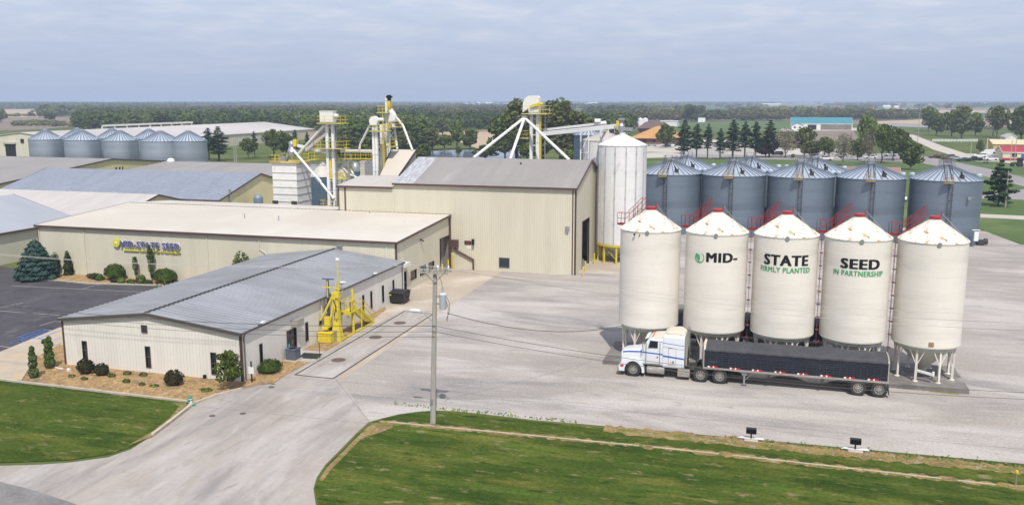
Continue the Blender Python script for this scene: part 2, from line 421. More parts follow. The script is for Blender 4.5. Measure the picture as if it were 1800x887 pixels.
M['lawn'] = mat('lawn', (.076,.108,.018), .95, panel=((.12,1,0),1.35,.13), var=.28, scale=.25, spec=.05, fine=.25, fscale=4, bump=.06, bscale=7,
    tint2=(.055,.085,.014), patches=[((.12,.13,.025),.28,.50,.68,(.4,1.8,1)), ((.026,.055,.008),.22,.48,.68,(.4,1.9,1)), ((.10,.12,.022),.6,.56,.70,(.5,1.5,1)), ((.22,.18,.09),1.1,.585,.70,(.6,1.4,1)), ((.17,.155,.04),.35,.56,.72,(.4,1.3,1)), ((.030,.055,.008),1.1,.55,.66,(.5,1.6,1))])
M['dry_grass'] = mat('dry_grass', (.24,.165,.065), .95, var=.3, scale=.8, fine=.3, fscale=5, bump=.05, bscale=8,
    patches=[((.13,.14,.025),.9,.53,.62,(.4,1.2,1)), ((.30,.25,.17),1.4,.54,.66,None)])
M['mulch'] = mat('mulch', (.33,.22,.11), .95, var=.35, scale=1.6, spec=.05, fine=.4, fscale=6, bump=.05, bscale=9,
    patches=[((.20,.15,.11),.45,.54,.68,(1,1,1)), ((.12,.09,.07),1.2,.62,.74,(1,1,1)), ((.50,.37,.20),2.2,.58,.7,None)])
M['field_tan'] = mat('field_tan', (.42,.32,.22), 1, var=.08, scale=.02, stretch=(.4,3,1))
M['field_brown'] = mat('field_brown', (.22,.165,.135), 1, var=.1, scale=.02, stretch=(.4,3,1), patches=[((.12,.13,.05),.02,.52,.7,(.5,2,1))])
M['field_green'] = mat('field_green', (.070,.115,.028), 1, var=.1, scale=.02, patches=[((.15,.19,.07),.03,.5,.7,None)])
M['water'] = mat('water', (.16,.19,.26), .12, var=.05, spec=.6)
M['sidewalk'] = mat('sidewalk', (.43,.36,.28), .9, var=.1, scale=.5, patches=[((.50,.36,.17),.55,.56,.66,(.9,.5,1))])
M['paint_white'] = mat('paint_white', (.36,.35,.34), .8, var=.15, scale=3, patches=[((.12,.11,.115),1.5,.56,.68,None)])
M['paint_blue'] = mat('paint_blue', (.03,.16,.48), .8, var=.15, scale=3, patches=[((.08,.075,.08),2.5,.6,.72,None)])
M['scale_seam'] = mat('scale_seam', (.05,.045,.045), .8)

def S(name, pts, m, z, label=None, **k): return sheet(name, pts, m, z, **k)
# far fields (real plots between the woods)
S('crop_field', PX((-60,193),(108,192),(108,197),(150,201),(60,206),(-60,207)), M['field_tan'], .02)
S('ploughed_field', PX((-80,207),(60,206),(132,204.5),(140,222),(60,228),(-120,233)), M['field_brown'], .03)
S('crop_field', PX((600,190),(905,190),(905,193.5),(600,194)), M['field_tan'], .02)
S('crop_field', PX((752,229),(905,228),(905,262),(842,262)), M['field_tan'], .02)
S('green_field', PX((1130,213),(1420,211),(1560,222),(1560,230),(1380,232),(1180,228)), M['field_green'], .02)
S('crop_field', PX((1530,214),(1640,209),(1800,208),(2000,215),(2000,226),(1560,220)), M['field_tan'], .03)
S('crop_field', PX((1280,194.5),(1450,192.5),(1900,194),(1900,198),(1500,199),(1330,200)), M['field_tan'], .03)
S('crop_field', PX((1040,195),(1200,193),(1220,197),(1040,202)), M['field_tan'], .03)
S('ploughed_field', PX((1400,232),(1500,230),(1512,247),(1400,250)), M['field_brown'], .04)
S('ploughed_field', PX((440,216),(640,232),(640,250),(560,250)), M['field_tan'], .03)
S('pond', smooth_poly(PX((735,264.5),(900,263.5),(935,268),(960,276),(900,284),(745,281)),2), M['water'], .04)
S('green_field', PX((1400,277),(2000,262),(2400,420),(1795,430),(1715,400),(1130,400),(1130,283)), M['field_green'], .015)
# roads and lots beyond the yard
S('road', PX((1100,250),(1330,262),(1400,268),(1560,270),(1626,275),(1735,296),(1840,322),(2000,360),(2000,375),(1800,328),(1715,306),(1610,285),(1380,281),(1100,276)), M['road'], .05)
S('parking_area', PX((1120,255),(1210,253),(1440,262),(1455,271),(1330,273),(1120,266)), M['pale_road'], .06)
S('lane', PX((1560,234),(1606,237),(1660,258),(1730,280),(1700,281),(1640,263),(1598,243)), M['pale_road'], .055)
S('parking_area', PX((1690,270),(1990,275),(1990,300),(1860,298),(1735,282)), M['pale_road'], .06)
S('parking_area', PX((1375,226),(1515,225),(1520,229.5),(1370,231)), M['pale_road'], .06)
S('lane', PX((1560,216),(1680,220),(1690,226),(1555,222)), M['road'], .06)
S('path', PX((1724,376),(1990,388),(1990,396),(1720,382)), M['pale_road'], .03)
S('lane', PX((1700,348),(1820,352),(1990,366),(1990,356),(1822,330),(1770,336)), M['road'], .03)
S('path', PX((1100,270),(1180,268),(1205,274),(1180,277),(1100,279)), M['pale_road'], .07)
# the yard
yard = PX((646,742),(670,735),(700,727.5),(733,723),(765,720.5),(800,722),(850,727)) + \
    [Vector((-15,57.25,0)),Vector((-7,57.6,0)),Vector((-1,57.75,0)),Vector((6,58.0,0)),Vector((16,58.3,0)),Vector((45,59,0)),Vector((90,62,0)),Vector((90,128,0)),
     Vector((52,145,0)),Vector((43,157,0)),Vector((38,165,0)),Vector((30,169,0)),Vector((12,174,0)),Vector((-30,176,0)),Vector((-75,176,0)),Vector((-120,120,0)),Vector((-80,100,0)),Vector((-41,100,0)),Vector((-38,60,0))]
S('gravel_yard', yard, M['gravel'], 0.0)
S('concrete_driveway', PX((648,741),(625,762),(600,788),(572,816),(557,838),(551,858),(556,892),(570,960)) + [Vector((-21,30,0)),Vector((-60,30,0))] +
   PX((-200,835),(0,818),(70,816),(125,812),(190,803),(230,789),(268,765),(298,742),(338,712),(385,692),(425,681),(452,672),(490,676),(552,632)) +
   [Vector((-36.9,68,0)),Vector((-36.9,86,0)),Vector((-33,86,0)),Vector((-32.4,62,0)), G(647,736)], M['concrete'], .006)
S('concrete_apron', [Vector((-39.2,70,0)),Vector((-40.1,92,0)),Vector((-40.1,108.6,0)),Vector((-32.9,108.6,0)),Vector((-32.7,86,0)),Vector((-31.9,61.9,0)),Vector((-32.7,61.9,0)),Vector((-33,85.4,0)),Vector((-36.8,85.4,0)),Vector((-37.1,70,0))], M['apron'], .010)
S('concrete_apron', [Vector((-23.0,111,0)),Vector((-16,111,0)),Vector((-12,126,0)),Vector((-28,128,0)),Vector((-23.0,124,0))], M['apron'], .010)
S('street', [G(-60,824),G(0,846),G(60,861),G(130,884),G(200,915),Vector((-42,30,0)),Vector((-70,30,0))], M['street'], .010)
S('parking_lot', [G(0,618), G(105,575), Vector((-57,69,0)), Vector((-57,88.6,0)), Vector((-66,88.6,0)),Vector((-69.7,88.3,0)),Vector((-79,86.9,0)),Vector((-84,87.4,0)),
   Vector((-87,86.1,0)),Vector((-89.3,87.4,0)),Vector((-91,91.5,0)),Vector((-98.8,93.5,0)),Vector((-98.8,60,0)),Vector((-75,50,0))], M['asphalt'], .008)
S('sidewalk', [G(0,618), G(105,575), Vector((-57,69,0)), Vector((-57,62.5,0)), G(105,605), G(62,628), G(38,668), G(0,666), Vector((-66,54.3,0)), Vector((-75,50,0))], M['sidewalk'], .016)
S('mulch_bed', [G(38,669)+Vector((0,.1,0)), G(62,628), G(105,605), Vector((-56.5,62.4,0)), Vector((-56.5,59.05,0)), Vector((-39.3,59.05,0)), Vector((-39.3,67.8,0)), G(552,632), G(500,660), G(481,674), G(448,677), G(425,683), G(385,694),G(342,709)], M['mulch'], .030)
S('mulch_bed', [Vector((-90,91.5,0)),Vector((-89,88.2,0)),Vector((-87,86.8,0)),Vector((-84,87.9,0)),Vector((-79,87.4,0)),Vector((-69.7,88.9,0)),Vector((-58,89.3,0)),Vector((-58,91.5,0))], M['mulch'], .030)
S('dirt_strip', [Vector((-39.25,67,0)),Vector((-37.2,67,0)),Vector((-37.15,73,0)),Vector((-38.1,77,0)),Vector((-37.9,79,0)),Vector((-38.6,85,0)),Vector((-39.25,86,0))], M['mulch'], .032)
lawnL = [G(0,669.5), G(330,707.5), G(331,714), G(300,738), G(268,763), G(230,785), G(190,798), G(125,808), G(60,811), G(0,813), Vector((-60,40,0)), Vector((-75,49,0))]
S('lawn', lawnL, M['lawn'], .028)
lawnR = PX((655,741),(675,735),(705,728.5),(735,724.5),(765,722),(800,724),(850,729.5)) + [Vector((-15,56.9,0)),Vector((-7,57.1,0)),Vector((-1,57.2,0)),Vector((6,57.3,0)),Vector((16,57.5,0)),Vector((45,58.5,0)),Vector((45,20,0)),Vector((-17,20,0))] + \
    PX((560,892),(553,858),(560,838),(575,817),(603,789),(628,763))
S('lawn', lawnR, M['lawn'], .028)
# dry verge with ragged sides
def ragged(x0, x1, yc, w, n, amp, seed, jit=.0):
    r = random.Random(seed); a = []; b = []
    for i in range(n+1):
        x = x0+(x1-x0)*i/n; y = yc(x)
        a.append(Vector((x, y-w/2-r.random()*amp, 0))); b.append(Vector((x, y+w/2+r.random()*amp, 0)))
    return a + b[::-1]
S('dry_verge', ragged(-10, 45, lambda x: 56.95+max(0,x-6)*.018, .75, 160, .55, 3), M['dry_grass'], .034)
S('dry_verge', ragged(-25.2, 16, lambda x: 53.95+.012*(x+25)-max(0,x+4)*.030+.5*math.sin((x+25)/22), .22, 130, .42, 4), M['dry_grass'], .036)
kerbm = MB()
def strip(mb, pts, w, z0, z1):
    P = [Vector((p[0],p[1],0)) for p in pts]
    for i, (a, b) in enumerate(zip(P, P[1:])):
        d = (b-a)
        if d.length < .01: continue
        n = Vector((-d.y, d.x, 0)).normalized()*w/2
        e_ = d.normalized()*.02
        mb.prism([(a-n-e_)+Vector((0,0,z0)), (b-n+e_)+Vector((0,0,z0)), (b+n+e_)+Vector((0,0,z0)), (a+n-e_)+Vector((0,0,z0))], (0,0,z1-z0+.0007*(i%3)))
    return mb
S('dry_verge', strip and [G(268,768),G(300,744),G(336,716),G(326,708),G(300,706),G(315,714),G(300,733),G(270,757),G(225,783)], M['dry_grass'], .038)
S('dry_verge', PX((653,744),(628,768),(603,794),(575,821),(561,843),(567,846),(583,824),(610,797),(634,772),(690,752),(690,744)), M['dry_grass'], .038)
tag(strip(MB(), [G(x,y) for x,y in ((0,667.5),(165,687),(330,706.5))], .16, 0, .14).build('garden_kerb', M['concrete_kerb']), 'low concrete kerb between the left lawn and the mulch bed of the white office', 'kerb')
tag(strip(MB(), [G(x,y) for x,y in ((268,765),(283,754),(300,741),(318,727),(333,715),(344,709),(385,694),(425,684))], .2, 0, .16).build('driveway_kerb', M['concrete_kerb']), 'curved concrete kerb along the driveway entrance by the green hydrant', 'kerb')
tag(strip(MB(), [Vector((-90.2,91.2,0)),Vector((-89.2,88),),Vector((-87,86.6,0)),Vector((-84,87.7,0)),Vector((-79,87.2,0)),Vector((-69.7,88.7,0)),Vector((-58,89.1,0))][0:1]+[Vector((-89.2,88,0)),Vector((-87,86.6,0)),Vector((-84,87.7,0)),Vector((-79,87.2,0)),Vector((-69.7,88.7,0)),Vector((-58,89.1,0))], .18, 0, .15).build('bed_kerb', M['concrete_kerb']), 'wavy concrete kerb of the planting bed at the foot of the tan sign wall', 'kerb')
def cyl_strip(x): return 53.75+.012*(x+25)-max(0,x+4)*.030+.5*math.sin((x+25)/22)
seg = MB()
r5 = random.Random(5); x = -24.6
while x < 13.4:
    x2 = x + r5.uniform(1.5, 4.5)
    strip(seg, [Vector((x, cyl_strip(x)+.2, 0)), Vector((min(x2,13.5), cyl_strip(min(x2,13.5))+.2, 0))], .10, 0, .06)
    x = x2 + r5.choice([.05, .1, .5, .9])
tag(seg.build('lawn_edging', M['concrete_kerb']), 'long thin broken concrete edging line running through the right lawn', 'edging')
# painted marks of the parking lot
pm = MB()
def line(mb, a, b, w, z): strip(mb, [a, b], w, z, z+.004)
for (a, b) in (((0,546),(105,554)),((20,502),(330,517)),((0,608),(30,612)),((70,572),(98,564)),((98,564),(107,565)),((146,507),(165,502)),((168,501),(180,499)),((0,541),(40,532)),((76,579),(106,581))):
    line(pm, G(*a), G(*b), .10, .008)
tag(pm.build('parking_lines', M['paint_white']), kind='structure')
pb = MB()
for (a, b) in (((32,592),(73,579)),((32,592),(77,596)),((52,594),(92,580)),((67,595),(106,581)),((40,594),(82,579.5)),((95,596.5),(108,594)),((95,607),(108,603))):
    line(pb, G(*a), G(*b), .13, .018)
c0 = G(27,600.5)                                   # wheelchair mark on the asphalt
for k in range(14):
    t0, t1 = k/14*5.2, (k+1)/14*5.2
    line(pb, c0+Vector((.42*math.cos(t0), .42*math.sin(t0), 0)), c0+Vector((.42*math.cos(t1), .42*math.sin(t1), 0)), .14, .012)
line(pb, c0+Vector((.1,.3,0)), c0+Vector((.1,1.1,0)), .18, .012); line(pb, c0+Vector((.1,.3,0)), c0+Vector((.7,.25,0)), .16, .012)
tag(pb.build('parking_marks', M['paint_blue']), kind='structure')
# truck scale deck
ts = thing('truck_scale', 'flush concrete truck scale with a dark border and round hatches beside the white office', 'scale', (-34.7,73,0))
sd = [(-36.3,61.8),(-32.85,61.75),(-33.05,84.3),(-36.4,84.7)]
MB().add([(x,y,.014) for x,y in sd], [(0,1,2,3)]).build('deck', M['concrete'], ts)
bd = MB()
for i in range(4): strip(bd, [Vector(sd[i]+(0,)), Vector(sd[(i+1)%4]+(0,))], .14, .014, .022)
bd.build('border', M['scale_seam'], ts)
M['iron'] = mat('iron', (.12,.085,.075), .7, var=.2, scale=4)
for p in ((595,632.5),(660,592.5),(703,567.5)):
    q = G(*p); MB().lathe([(.62,0),(.62,.02),(.5,.026),(0.01,.028)], (q.x,q.y,.010), 24).build('hatch', M['iron'], ts)
for p in ((373,730.5),(427,726.5),(477,680)):
    q = G(*p); tag(MB().lathe([(.22,0),(.22,.02),(0.01,.022)], (q.x,q.y,.006), 16).build('manhole_cover', M['iron'], org=(q.x,q.y,0)),
        {373:'small round iron cover nearest the lawn in the driveway', 427:'small round iron cover in the middle of the driveway', 477:'small iron cover at the driveway edge by the mulch strip'}[p[0]], 'manhole', 'iron covers in the driveway')
# concrete joints
jm = MB()
for (a, b) in (((340,713),(650,744)),((448,679),(590,684)),((590,666),(650,742)),((380,700),(450,716))):
    line(jm, G(*a), G(*b), .035, .006)
tag(jm.build('concrete_joints', M['street']), kind='structure')
# ------------------------------------------------------------ buildings
def wall(mb, axis, c, t, top, holes=(), z0=0.0):
    """vertical wall in the plane axis=c, thickness t (signed, inward); top=[(u,z),...]; real holes (u0,u1,z0,z1)"""
    def T(u):
        for (a, za), (b, zb) in zip(top, top[1:]):
            if a-1e-6 <= u <= b+1e-6: return za+(zb-za)*(u-a)/(b-a)
        return top[-1][1]
    us = sorted(set([p[0] for p in top] + [h[0] for h in holes] + [h[1] for h in holes]))
    def piece(a, b, la, lb, ha, hb):
        if ha-la < 1e-4 and hb-lb < 1e-4: return
        P = [(a,la),(b,lb),(b,hb),(a,ha)]
        if axis == 'x': mb.prism([(c,u,z) for u,z in P], (t,0,0))
        else: mb.prism([(u,c,z) for u,z in P], (0,t,0))
    for a, b in zip(us, us[1:]):
        if b-a < 1e-5: continue
        hs = sorted([h for h in holes if h[0] <= a+1e-6 and h[1] >= b-1e-6], key=lambda h: h[2])
        lo = z0
        for h in hs:
            if h[2] > lo+1e-4: piece(a, b, lo, lo, h[2], h[2])
            lo = h[3]
        piece(a, b, lo, lo, T(a), T(b))
    return mb
def slab(mb, pts, th):
    return mb.prism([(p[0],p[1],p[2]-th) for p in pts], (0,0,th))
def window(parent, axis, c, hole, inward, fr=M['dark_trim'], sub='window', mull=0):
    u0,u1,z0,z1 = hole; mb = MB(); w = .06; o = -inward*.035
    def bx(ua,ub,za,zb,d0,d1,m=mb):
        if axis == 'x': m.box(c+d0, ua, za, c+d1, ub, zb)
        else: m.box(ua, c+d0, za, ub, c+d1, zb)
    d1 = inward*.10
    bx(u0-w,u0,z0-w,z1+w,o,d1); bx(u1,u1+w,z0-w,z1+w,o,d1); bx(u0,u1,z1,z1+w,o,d1); bx(u0,u1,z0-w,z0,o*1.6,d1)
    for k in range(mull): z = z0+(z1-z0)*(k+1)/(mull+1); bx(u0,u1,z-.025,z+.025,o*.5,d1)
    f = mb.build(sub, fr, parent)
    g = MB(); bx(u0,u1,z0,z1,inward*.07,inward*.085,g); g.build('pane', M['glass'], f)
    return f
def louver(parent, axis, c, hole, out, m, name='gable_vent'):
    u0,u1,z0,z1 = hole; mb = MB()
    def bx(ua,ub,za,zb,d0,d1):
        if axis == 'x': mb.box(c+d0, ua, za, c+d1, ub, zb)
        else: mb.box(ua, c+d0, za, ub, c+d1, zb)
    for a in ((u0,u0+.05,z0,z1),(u1-.05,u1,z0,z1),(u0,u1,z0,z0+.05),(u0,u1,z1-.05,z1)): bx(*a, 0, out*.09)
    n = max(3, int((z1-z0)/.14))
    for k in range(n):
        z = z0+.05+(z1-z0-.1)*k/n; bx(u0+.05,u1-.05,z,z+.035,out*.003,out*.075)
    o = mb.build(name, m, parent)
    b = MB(); mb = b; bx(u0+.04,u1-.04,z0+.04,z1-.04,out*.001,out*.012); b.build('backing', M['dark'], o)
    return o

# ---- white office in front
XA0, XA1, YA0, YA1, ZE, ZR, XR = -56.45, -39.3, 59.0, 91.45, 3.92, 4.95, -47.85
A = thing('office_building', 'low white metal office with grey ribbed roof at front left', 'building', (XR,75,0))
fw_ = [(-54.5,-54.1,.65,2.15),(-48.27,-47.87,.48,2.18),(-42.1,-41.68,.44,2.16)]
rw_ = [(61.55,61.9,.8,2.35),(65.85,67.35,.0,2.35),(69.05,69.45,.7,2.32),(80.7,81.05,.65,2.35),(82.6,82.95,.6,2.35),(85.5,85.9,.65,2.37),(88.3,88.65,.8,2.42),(73.0,73.9,.0,2.2)]
wm = MB()
wall(wm,'y',YA0,.15,[(XA0,ZE),(XR,ZR),(XA1,ZE)],fw_)
wall(wm,'x',XA1,-.15,[(YA0+.15,ZE),(YA1,ZE)],rw_)
wall(wm,'x',XA0,.15,[(YA0+.15,ZE),(YA1,ZE)])
wall(wm,'y',YA1,.12,[(XA0+.15,ZE),(XR,ZR),(XA1-.15,ZE)])
wm.build('wall', M['white_siding'], A)
for h in fw_: window(A,'y',YA0,h,1,mull=1)
for h in (rw_[0],rw_[2],rw_[3],rw_[4],rw_[5],rw_[6]): window(A,'x',XA1,h,-1)
def door(parent, axis, c, hole, inward, fr, leaf=M['glass'], poster=None):
    u0,u1,z0,z1 = hole; mb = MB(); w = .07
    def bx(m,ua,ub,za,zb,d0,d1):
        if axis == 'x': m.box(c+d0, ua, za, c+d1, ub, zb)
        else: m.box(ua, c+d0, za, ub, c+d1, zb)
    o = -inward*.05; d1 = inward*.12
    bx(mb,u0-w,u0,z0,z1+w,o,d1); bx(mb,u1,u1+w,z0,z1+w,o,d1); bx(mb,u0,u1,z1,z1+w,o,d1)
    um = (u0+u1)/2
    if u1-u0 > 1.3: bx(mb,um-.05,um+.05,z0,z1,inward*.02,d1)
    f = mb.build('door', fr, parent)
    g = MB(); bx(g,u0,u1,z0+.02,z1,inward*.08,inward*.1); g.build('leaf', leaf, f)
    hd = MB(); bx(hd,um+.12,um+.16,1.0,1.3,inward*.0,inward*.08); hd.build('handle', M['chrome'], f)
    if poster:
        p = MB(); bx(p,*poster,inward*.065,inward*.078); p.build('notice', MATS['notice'], f)
    return f
mat('notice', (.05,.42,.40), .5)
door(A,'x',XA1,rw_[1],-1,M['brown_trim'],poster=(66.0,66.4,.5,1.15))
door(A,'x',XA1,rw_[7],-1,M['dark_trim'])
louver(A,'y',YA0,(-48.5,-47.95,3.38,4.0),-1,M['dark_trim'])
rm = MB(); oh = .22; oe = .16
zl = lambda x: ZE+(ZR-ZE)*(1-abs(x-XR)/(XA1-XR if x > XR else XR-XA0))
y0_, y1_ = YA0-oh, YA1-.0
xl, xr_ = XA0-oe, XA1+oe
zle, zre = zl(xl)+.14, zl(xr_)+.14; zrd = ZR+.14
slab(rm,[(xl,y0_,zle),(XR,y0_,zrd),(XR,y1_,zrd),(xl,y1_,zle)],.10)
slab(rm,[(XR,y0_,zrd),(xr_,y0_,zre),(xr_,y1_,zre),(XR,y1_,zrd)],.10)
y = y0_+.03
while y < y1_:
    rm.beam((xl-.02,y,zle+.02),(XR,y,zrd+.02),.07,.06); rm.beam((XR,y,zrd+.02),(xr_+.02,y,zre+.02),.07,.06)
    y += .61
rm.build('roof', M['steel_roof'], A)
rc = MB(); y = y0_
while y < y1_-.3:
    rc.beam((XR,y,zrd+.055),(XR,y+.40,zrd+.055),.34,.035); y += .61
rc.beam((XR,y0_,zrd+.03),(XR,y1_,zrd+.03),.2,.03); rc.build('ridge_cap', M['frame_dark'], A)
tr = MB()
tr.beam((xl,y0_-.04,zle-.12),(XR,y0_-.04,zrd-.12),.08,.24); tr.beam((XR,y0_-.04,zrd-.12),(xr_,y0_-.04,zre-.12),.08,.24)
tr.box(xr_,y0_,zre-.17,xr_+.09,y1_,zre-.05); tr.box(xl-.09,y0_,zle-.20,xl,y1_,zle-.05)
tr.build('gutter', M['dark_trim'], A)
ct = MB()
for cx_ in (XA0,XA1):
    s_ = 1 if cx_ == XA1 else -1
    ct.box(cx_-s_*.16,YA0-.02,0,cx_+s_*.02,YA0+.001,ZE+.05); ct.box(cx_+s_*.001,YA0-.02,0,cx_+s_*.021,YA0+.14,ZE+.05)
ct.build('corner_trim', M['brown_trim'], A)
dp = MB(); dp.path([(xr_+.06,YA0+.3,zre-.15),(XA1+.08,YA0+.3,zre-.5),(XA1+.08,YA0+.3,.1)],.05,8); dp.build('downspout', M['dark_trim'], A)
for yy in (72.0,90.9):
    d_ = MB(); d_.path([(xr_+.06,yy,zre-.15),(XA1+.08,yy,zre-.5),(XA1+.08,yy,.1)],.05,8); d_.build('downspout', M['dark_trim'] if yy>80 else M['white_metal'], A)
# roof edge floodlights
def flood(loc, label, rz=0):
    t = thing('roof_floodlight', label, 'floodlight', loc, 'floodlights at the eave of the white office', rz)
    MB().beam((0,-.7,.06),(0,.1,.06),.05).beam((0,-.7,.0),(0,-.7,.08),.1).build('arm', M['dark_trim'], t, org=(0,0,0))
    l = MB().loft([(-.12,.20,.02,.2,.05),(.14,.27,.05,.24,.06)]); l.build('lamp_head', M['sign_white'], t, org=(0,0,0))
flood((XA1+.15,62.0,4.02), 'small white floodlight on the office eave nearest the front corner')
flood((XA1+.15,83.6,4.02), 'small white floodlight on the office eave above the far narrow windows')
# wall boxes: heater above door etc
wb = MB(); wb.box(XA1+.004,66.6,2.6,XA1+.6,67.8,3.2)
o = wb.build('wall_heater', M['alu'], org=(XA1,67,2.7)); tag(o,'boxy dusty light box above the brown entrance door of the white office','wall box')
l_ = MB().box(XA1+.55,66.7,2.72,XA1+.57,67.7,3.08).build('lens', M['panel_old'], o)
# small ground items round the office
def sign_post(px, label, h, col):
    g = G(*px); t = thing('small_sign', label, 'sign', g)
    MB().box(g.x-.04,g.y-.04,0,g.x+.04,g.y+.04,h).build('post', M['black'], t)
    MB().box(g.x-.24,g.y-.07,h-1.0,g.x+.24,g.y-.045,h-.45).build('panel', M['sign_white'], t)
sign_post((443,672), 'small white sign on a black post at the office corner', 1.75, 0)

# ---- tan sign building
XB0, XB1, YB0, YB1 = -90.2, -40.2, 91.6, 109.0
ZBE, ZBR = 6.12, 7.05
B = thing('warehouse', 'long tan building with the company name sign and cream roof', 'building', (-65,100,0))
hb = [(95.6,97.35,1.02,2.02),(98.5,100.3,1.0,2.02),(101.4,103.2,1.0,2.0),(93.2,94.2,0,2.3),(105.35,108.85,0,4.45)]
bm_ = MB()
wall(bm_,'y',YB0,.15,[(XB0,ZBE),(XB1,ZBE)])
wall(bm_,'x',XB1,-.15,[(YB0+.15,ZBE+.01),(YB1-.03,ZBR)],hb)
wall(bm_,'x',XB0,.15,[(YB0+.15,ZBE+.01),(YB1,ZBR),(118,ZBE+.3)])
wall(bm_,'y',118,-.15,[(XB0+.15,ZBE+.3),(-57.5,ZBE+.3)])
bm_.build('wall', M['tan_siding'], B)
for h in hb[:3]: window(B,'x',XB1,h,-1,sub='window')
door(B,'x',XB1,hb[3],-1,M['dark_trim'],poster=(93.4,93.7,.9,1.5))
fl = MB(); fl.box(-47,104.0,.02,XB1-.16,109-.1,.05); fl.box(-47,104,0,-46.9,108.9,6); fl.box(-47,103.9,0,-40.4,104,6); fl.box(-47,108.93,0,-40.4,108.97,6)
fl.build('interior_bay', M['interior'], B)
dd = MB(); dd.box(XB1-.12,105.28,0,XB1+.03,105.35,4.5); dd.box(XB1-.12,108.85,0,XB1+.03,108.95,4.5); dd.box(XB1-.12,105.35,4.45,XB1+.03,108.85,4.52)
dd.build('door_frame', M['brown_trim'], B)
dd = MB(); dd.box(-41.1,107.9,0,-40.9,108.85,4.4); dd.build('door_panel', M['grey_roof'], B)
dd = MB(); dd.box(-41.6,105.4,2.6,-41.5,108.8,4.45); dd.build('door_curtain', M['panel_old'], B)
br = MB()
slab(br,[(XB0-.15,YB0-.25,ZBE+.1),(XB1+.2,YB0-.25,ZBE+.1),(XB1+.2,YB1-.06,ZBR+.14),(XB0-.15,YB1-.06,ZBR+.14)],.12)
slab(br,[(XB0-.15,YB1-.06,ZBR+.14),(-57.5,YB1-.06,ZBR+.14),(-57.5,118.2,ZBE+.4),(XB0-.15,118.2,ZBE+.4)],.12)
br.build('roof', M['tan_roof'], B)
bt = MB()
bt.box(XB0-.17,YB0-.37,ZBE-.13,XB1+.22,YB0-.251,ZBE+.115)
bt.beam((XB1+.25,YB0-.35,ZBE),(XB1+.25,YB1-.06,ZBR+.03),.10,.26); bt.beam((XB0-.2,YB0-.3,ZBE),(XB0-.2,YB1,ZBR+.03),.10,.26)
bt.build('fascia', M['brown_trim'], B)
bd_ = MB(); x = XB0
while x < XB1:
    bd_.box(x,YB1-.06,ZBR+.14,x+.36,YB1+.05,ZBR+.19); x += .6
bd_.box(XB0,YB1-.05,ZBR+.125,XB1,YB1+.04,ZBR+.16); bd_.build('ridge_cap', M['brown_trim'], B)
bc = MB(); bc.box(XB1-.18,YB0-.03,0,XB1+.025,YB0-.001,ZBE-.1); bc.box(XB1+.001,YB0-.03,0,XB1+.026,YB0+.15,ZBE-.1); bc.box(XB0-.02,YB0-.03,0,XB0+.14,YB0-.001,ZBE-.1)
bc.box(XB1+.002,108.72,0,XB1+.24,108.94,6.9); bc.build('corner_trim', M['brown_trim'], B)
for px_, zb in ((118,.1),(150,.1),(365,.1),(457,3.5),(680,.1),(78,.1)):
    q = onY(px_, 440, YB0)
    if px_ == 78: q = onY(71.5, 440, YB0)
    if px_ == 118: continue
    d_ = MB(); pth = [(q.x,YB0-.28,ZBE-.05),(q.x,YB0-.07,ZBE-.35),(q.x,YB0-.07,zb)]
    if px_ == 457: pth = [(q.x,YB0-.28,ZBE-.05),(q.x,YB0-.07,ZBE-.4),(q.x,YB0-.07,4.55),(q.x+1.0,YB0-.07,3.9)]
    d_.path(pth,.055,8); d_.build('downspout', M['beige_siding'], B)
q = onY(597,436,YB0); louver(B,'y',YB0,(q.x-.4,q.x+.4,q.z-.3,q.z+.3),-1,M['panel_old'],'wall_vent')
for (x_, y_) in ((430,384),(523,373),(490,388),(650,380),(711,392)):
    q = G(x_,y_,6.7); MB().tube((q.x,q.y,6.5),(q.x,q.y,7.25 if x_<700 else 7.0),.06,8).lathe([(.1,0),(.1,.07),(0.01,.1)],(q.x,q.y,7.25 if x_<700 else 7.0),8).build('vent_pipe', M['galv'] if x_<700 else M['white_metal'], B)
o = MB().box(XB1+.01,92.6,3.1,XB1+.7,94.0,3.55).box(XB1+.01,92.7,3.55,XB1+.6,93.9,3.58).build('wall_heater', M['white_metal'], org=(XB1,93.3,3.1)); tag(o,'white box light on the tan side wall beside the office roof end','wall box')
o = MB().box(XB1+.01,98.7,5.25,XB1+.18,98.95,5.5).beam((XB1+.1,98.8,5.4),(XB1+.45,98.8,5.2),.16).build('wall_lamp', M['dark_trim'], org=(XB1,98.8,5.3)); tag(o,'dark lamp under the rake on the tan side wall','lamp')
# leader box and slanted drain pipe on the tall wall
YC0 = 109.0
o = MB().box(-39.9,YC0-.5,2.95,-38.9,YC0-.02,3.9).build('drain_pipe', M['brown_trim'], org=(-39,YC0,3)); 
tag(o,'brown leader box with a slanting downpipe at the foot of the tall tan wall','downpipe')
MB().path([(-39.3,YC0-.2,3.0),(-39.3,YC0-.2,2.55),(-36.85,YC0-.2,1.35),(-36.85,YC0-.2,0)],.13,8).build('pipe', M['brown_trim'], o)
mat('board_dark', (.03,.02,.02), .5)
o = MB().box(-38.1,YC0-.1,3.35,-37.2,YC0-.005,3.8).build('display_board', MATS['board_dark'], org=(-37.6,YC0,3.5)); tag(o,'small dark display board on the tall tan wall above a pale notice','sign')
MB().box(-37.95,YC0-.13,3.5,-37.35,YC0-.1,3.65).build('digits', M['red'], o)
o = MB().box(-37.75,YC0-.04,2.7,-37.1,YC0-.003,3.15).build('notice', M['panel_white'], org=(-37.4,YC0,3)); tag(o,'pale rectangular notice below the dark display on the tall tan wall','sign')
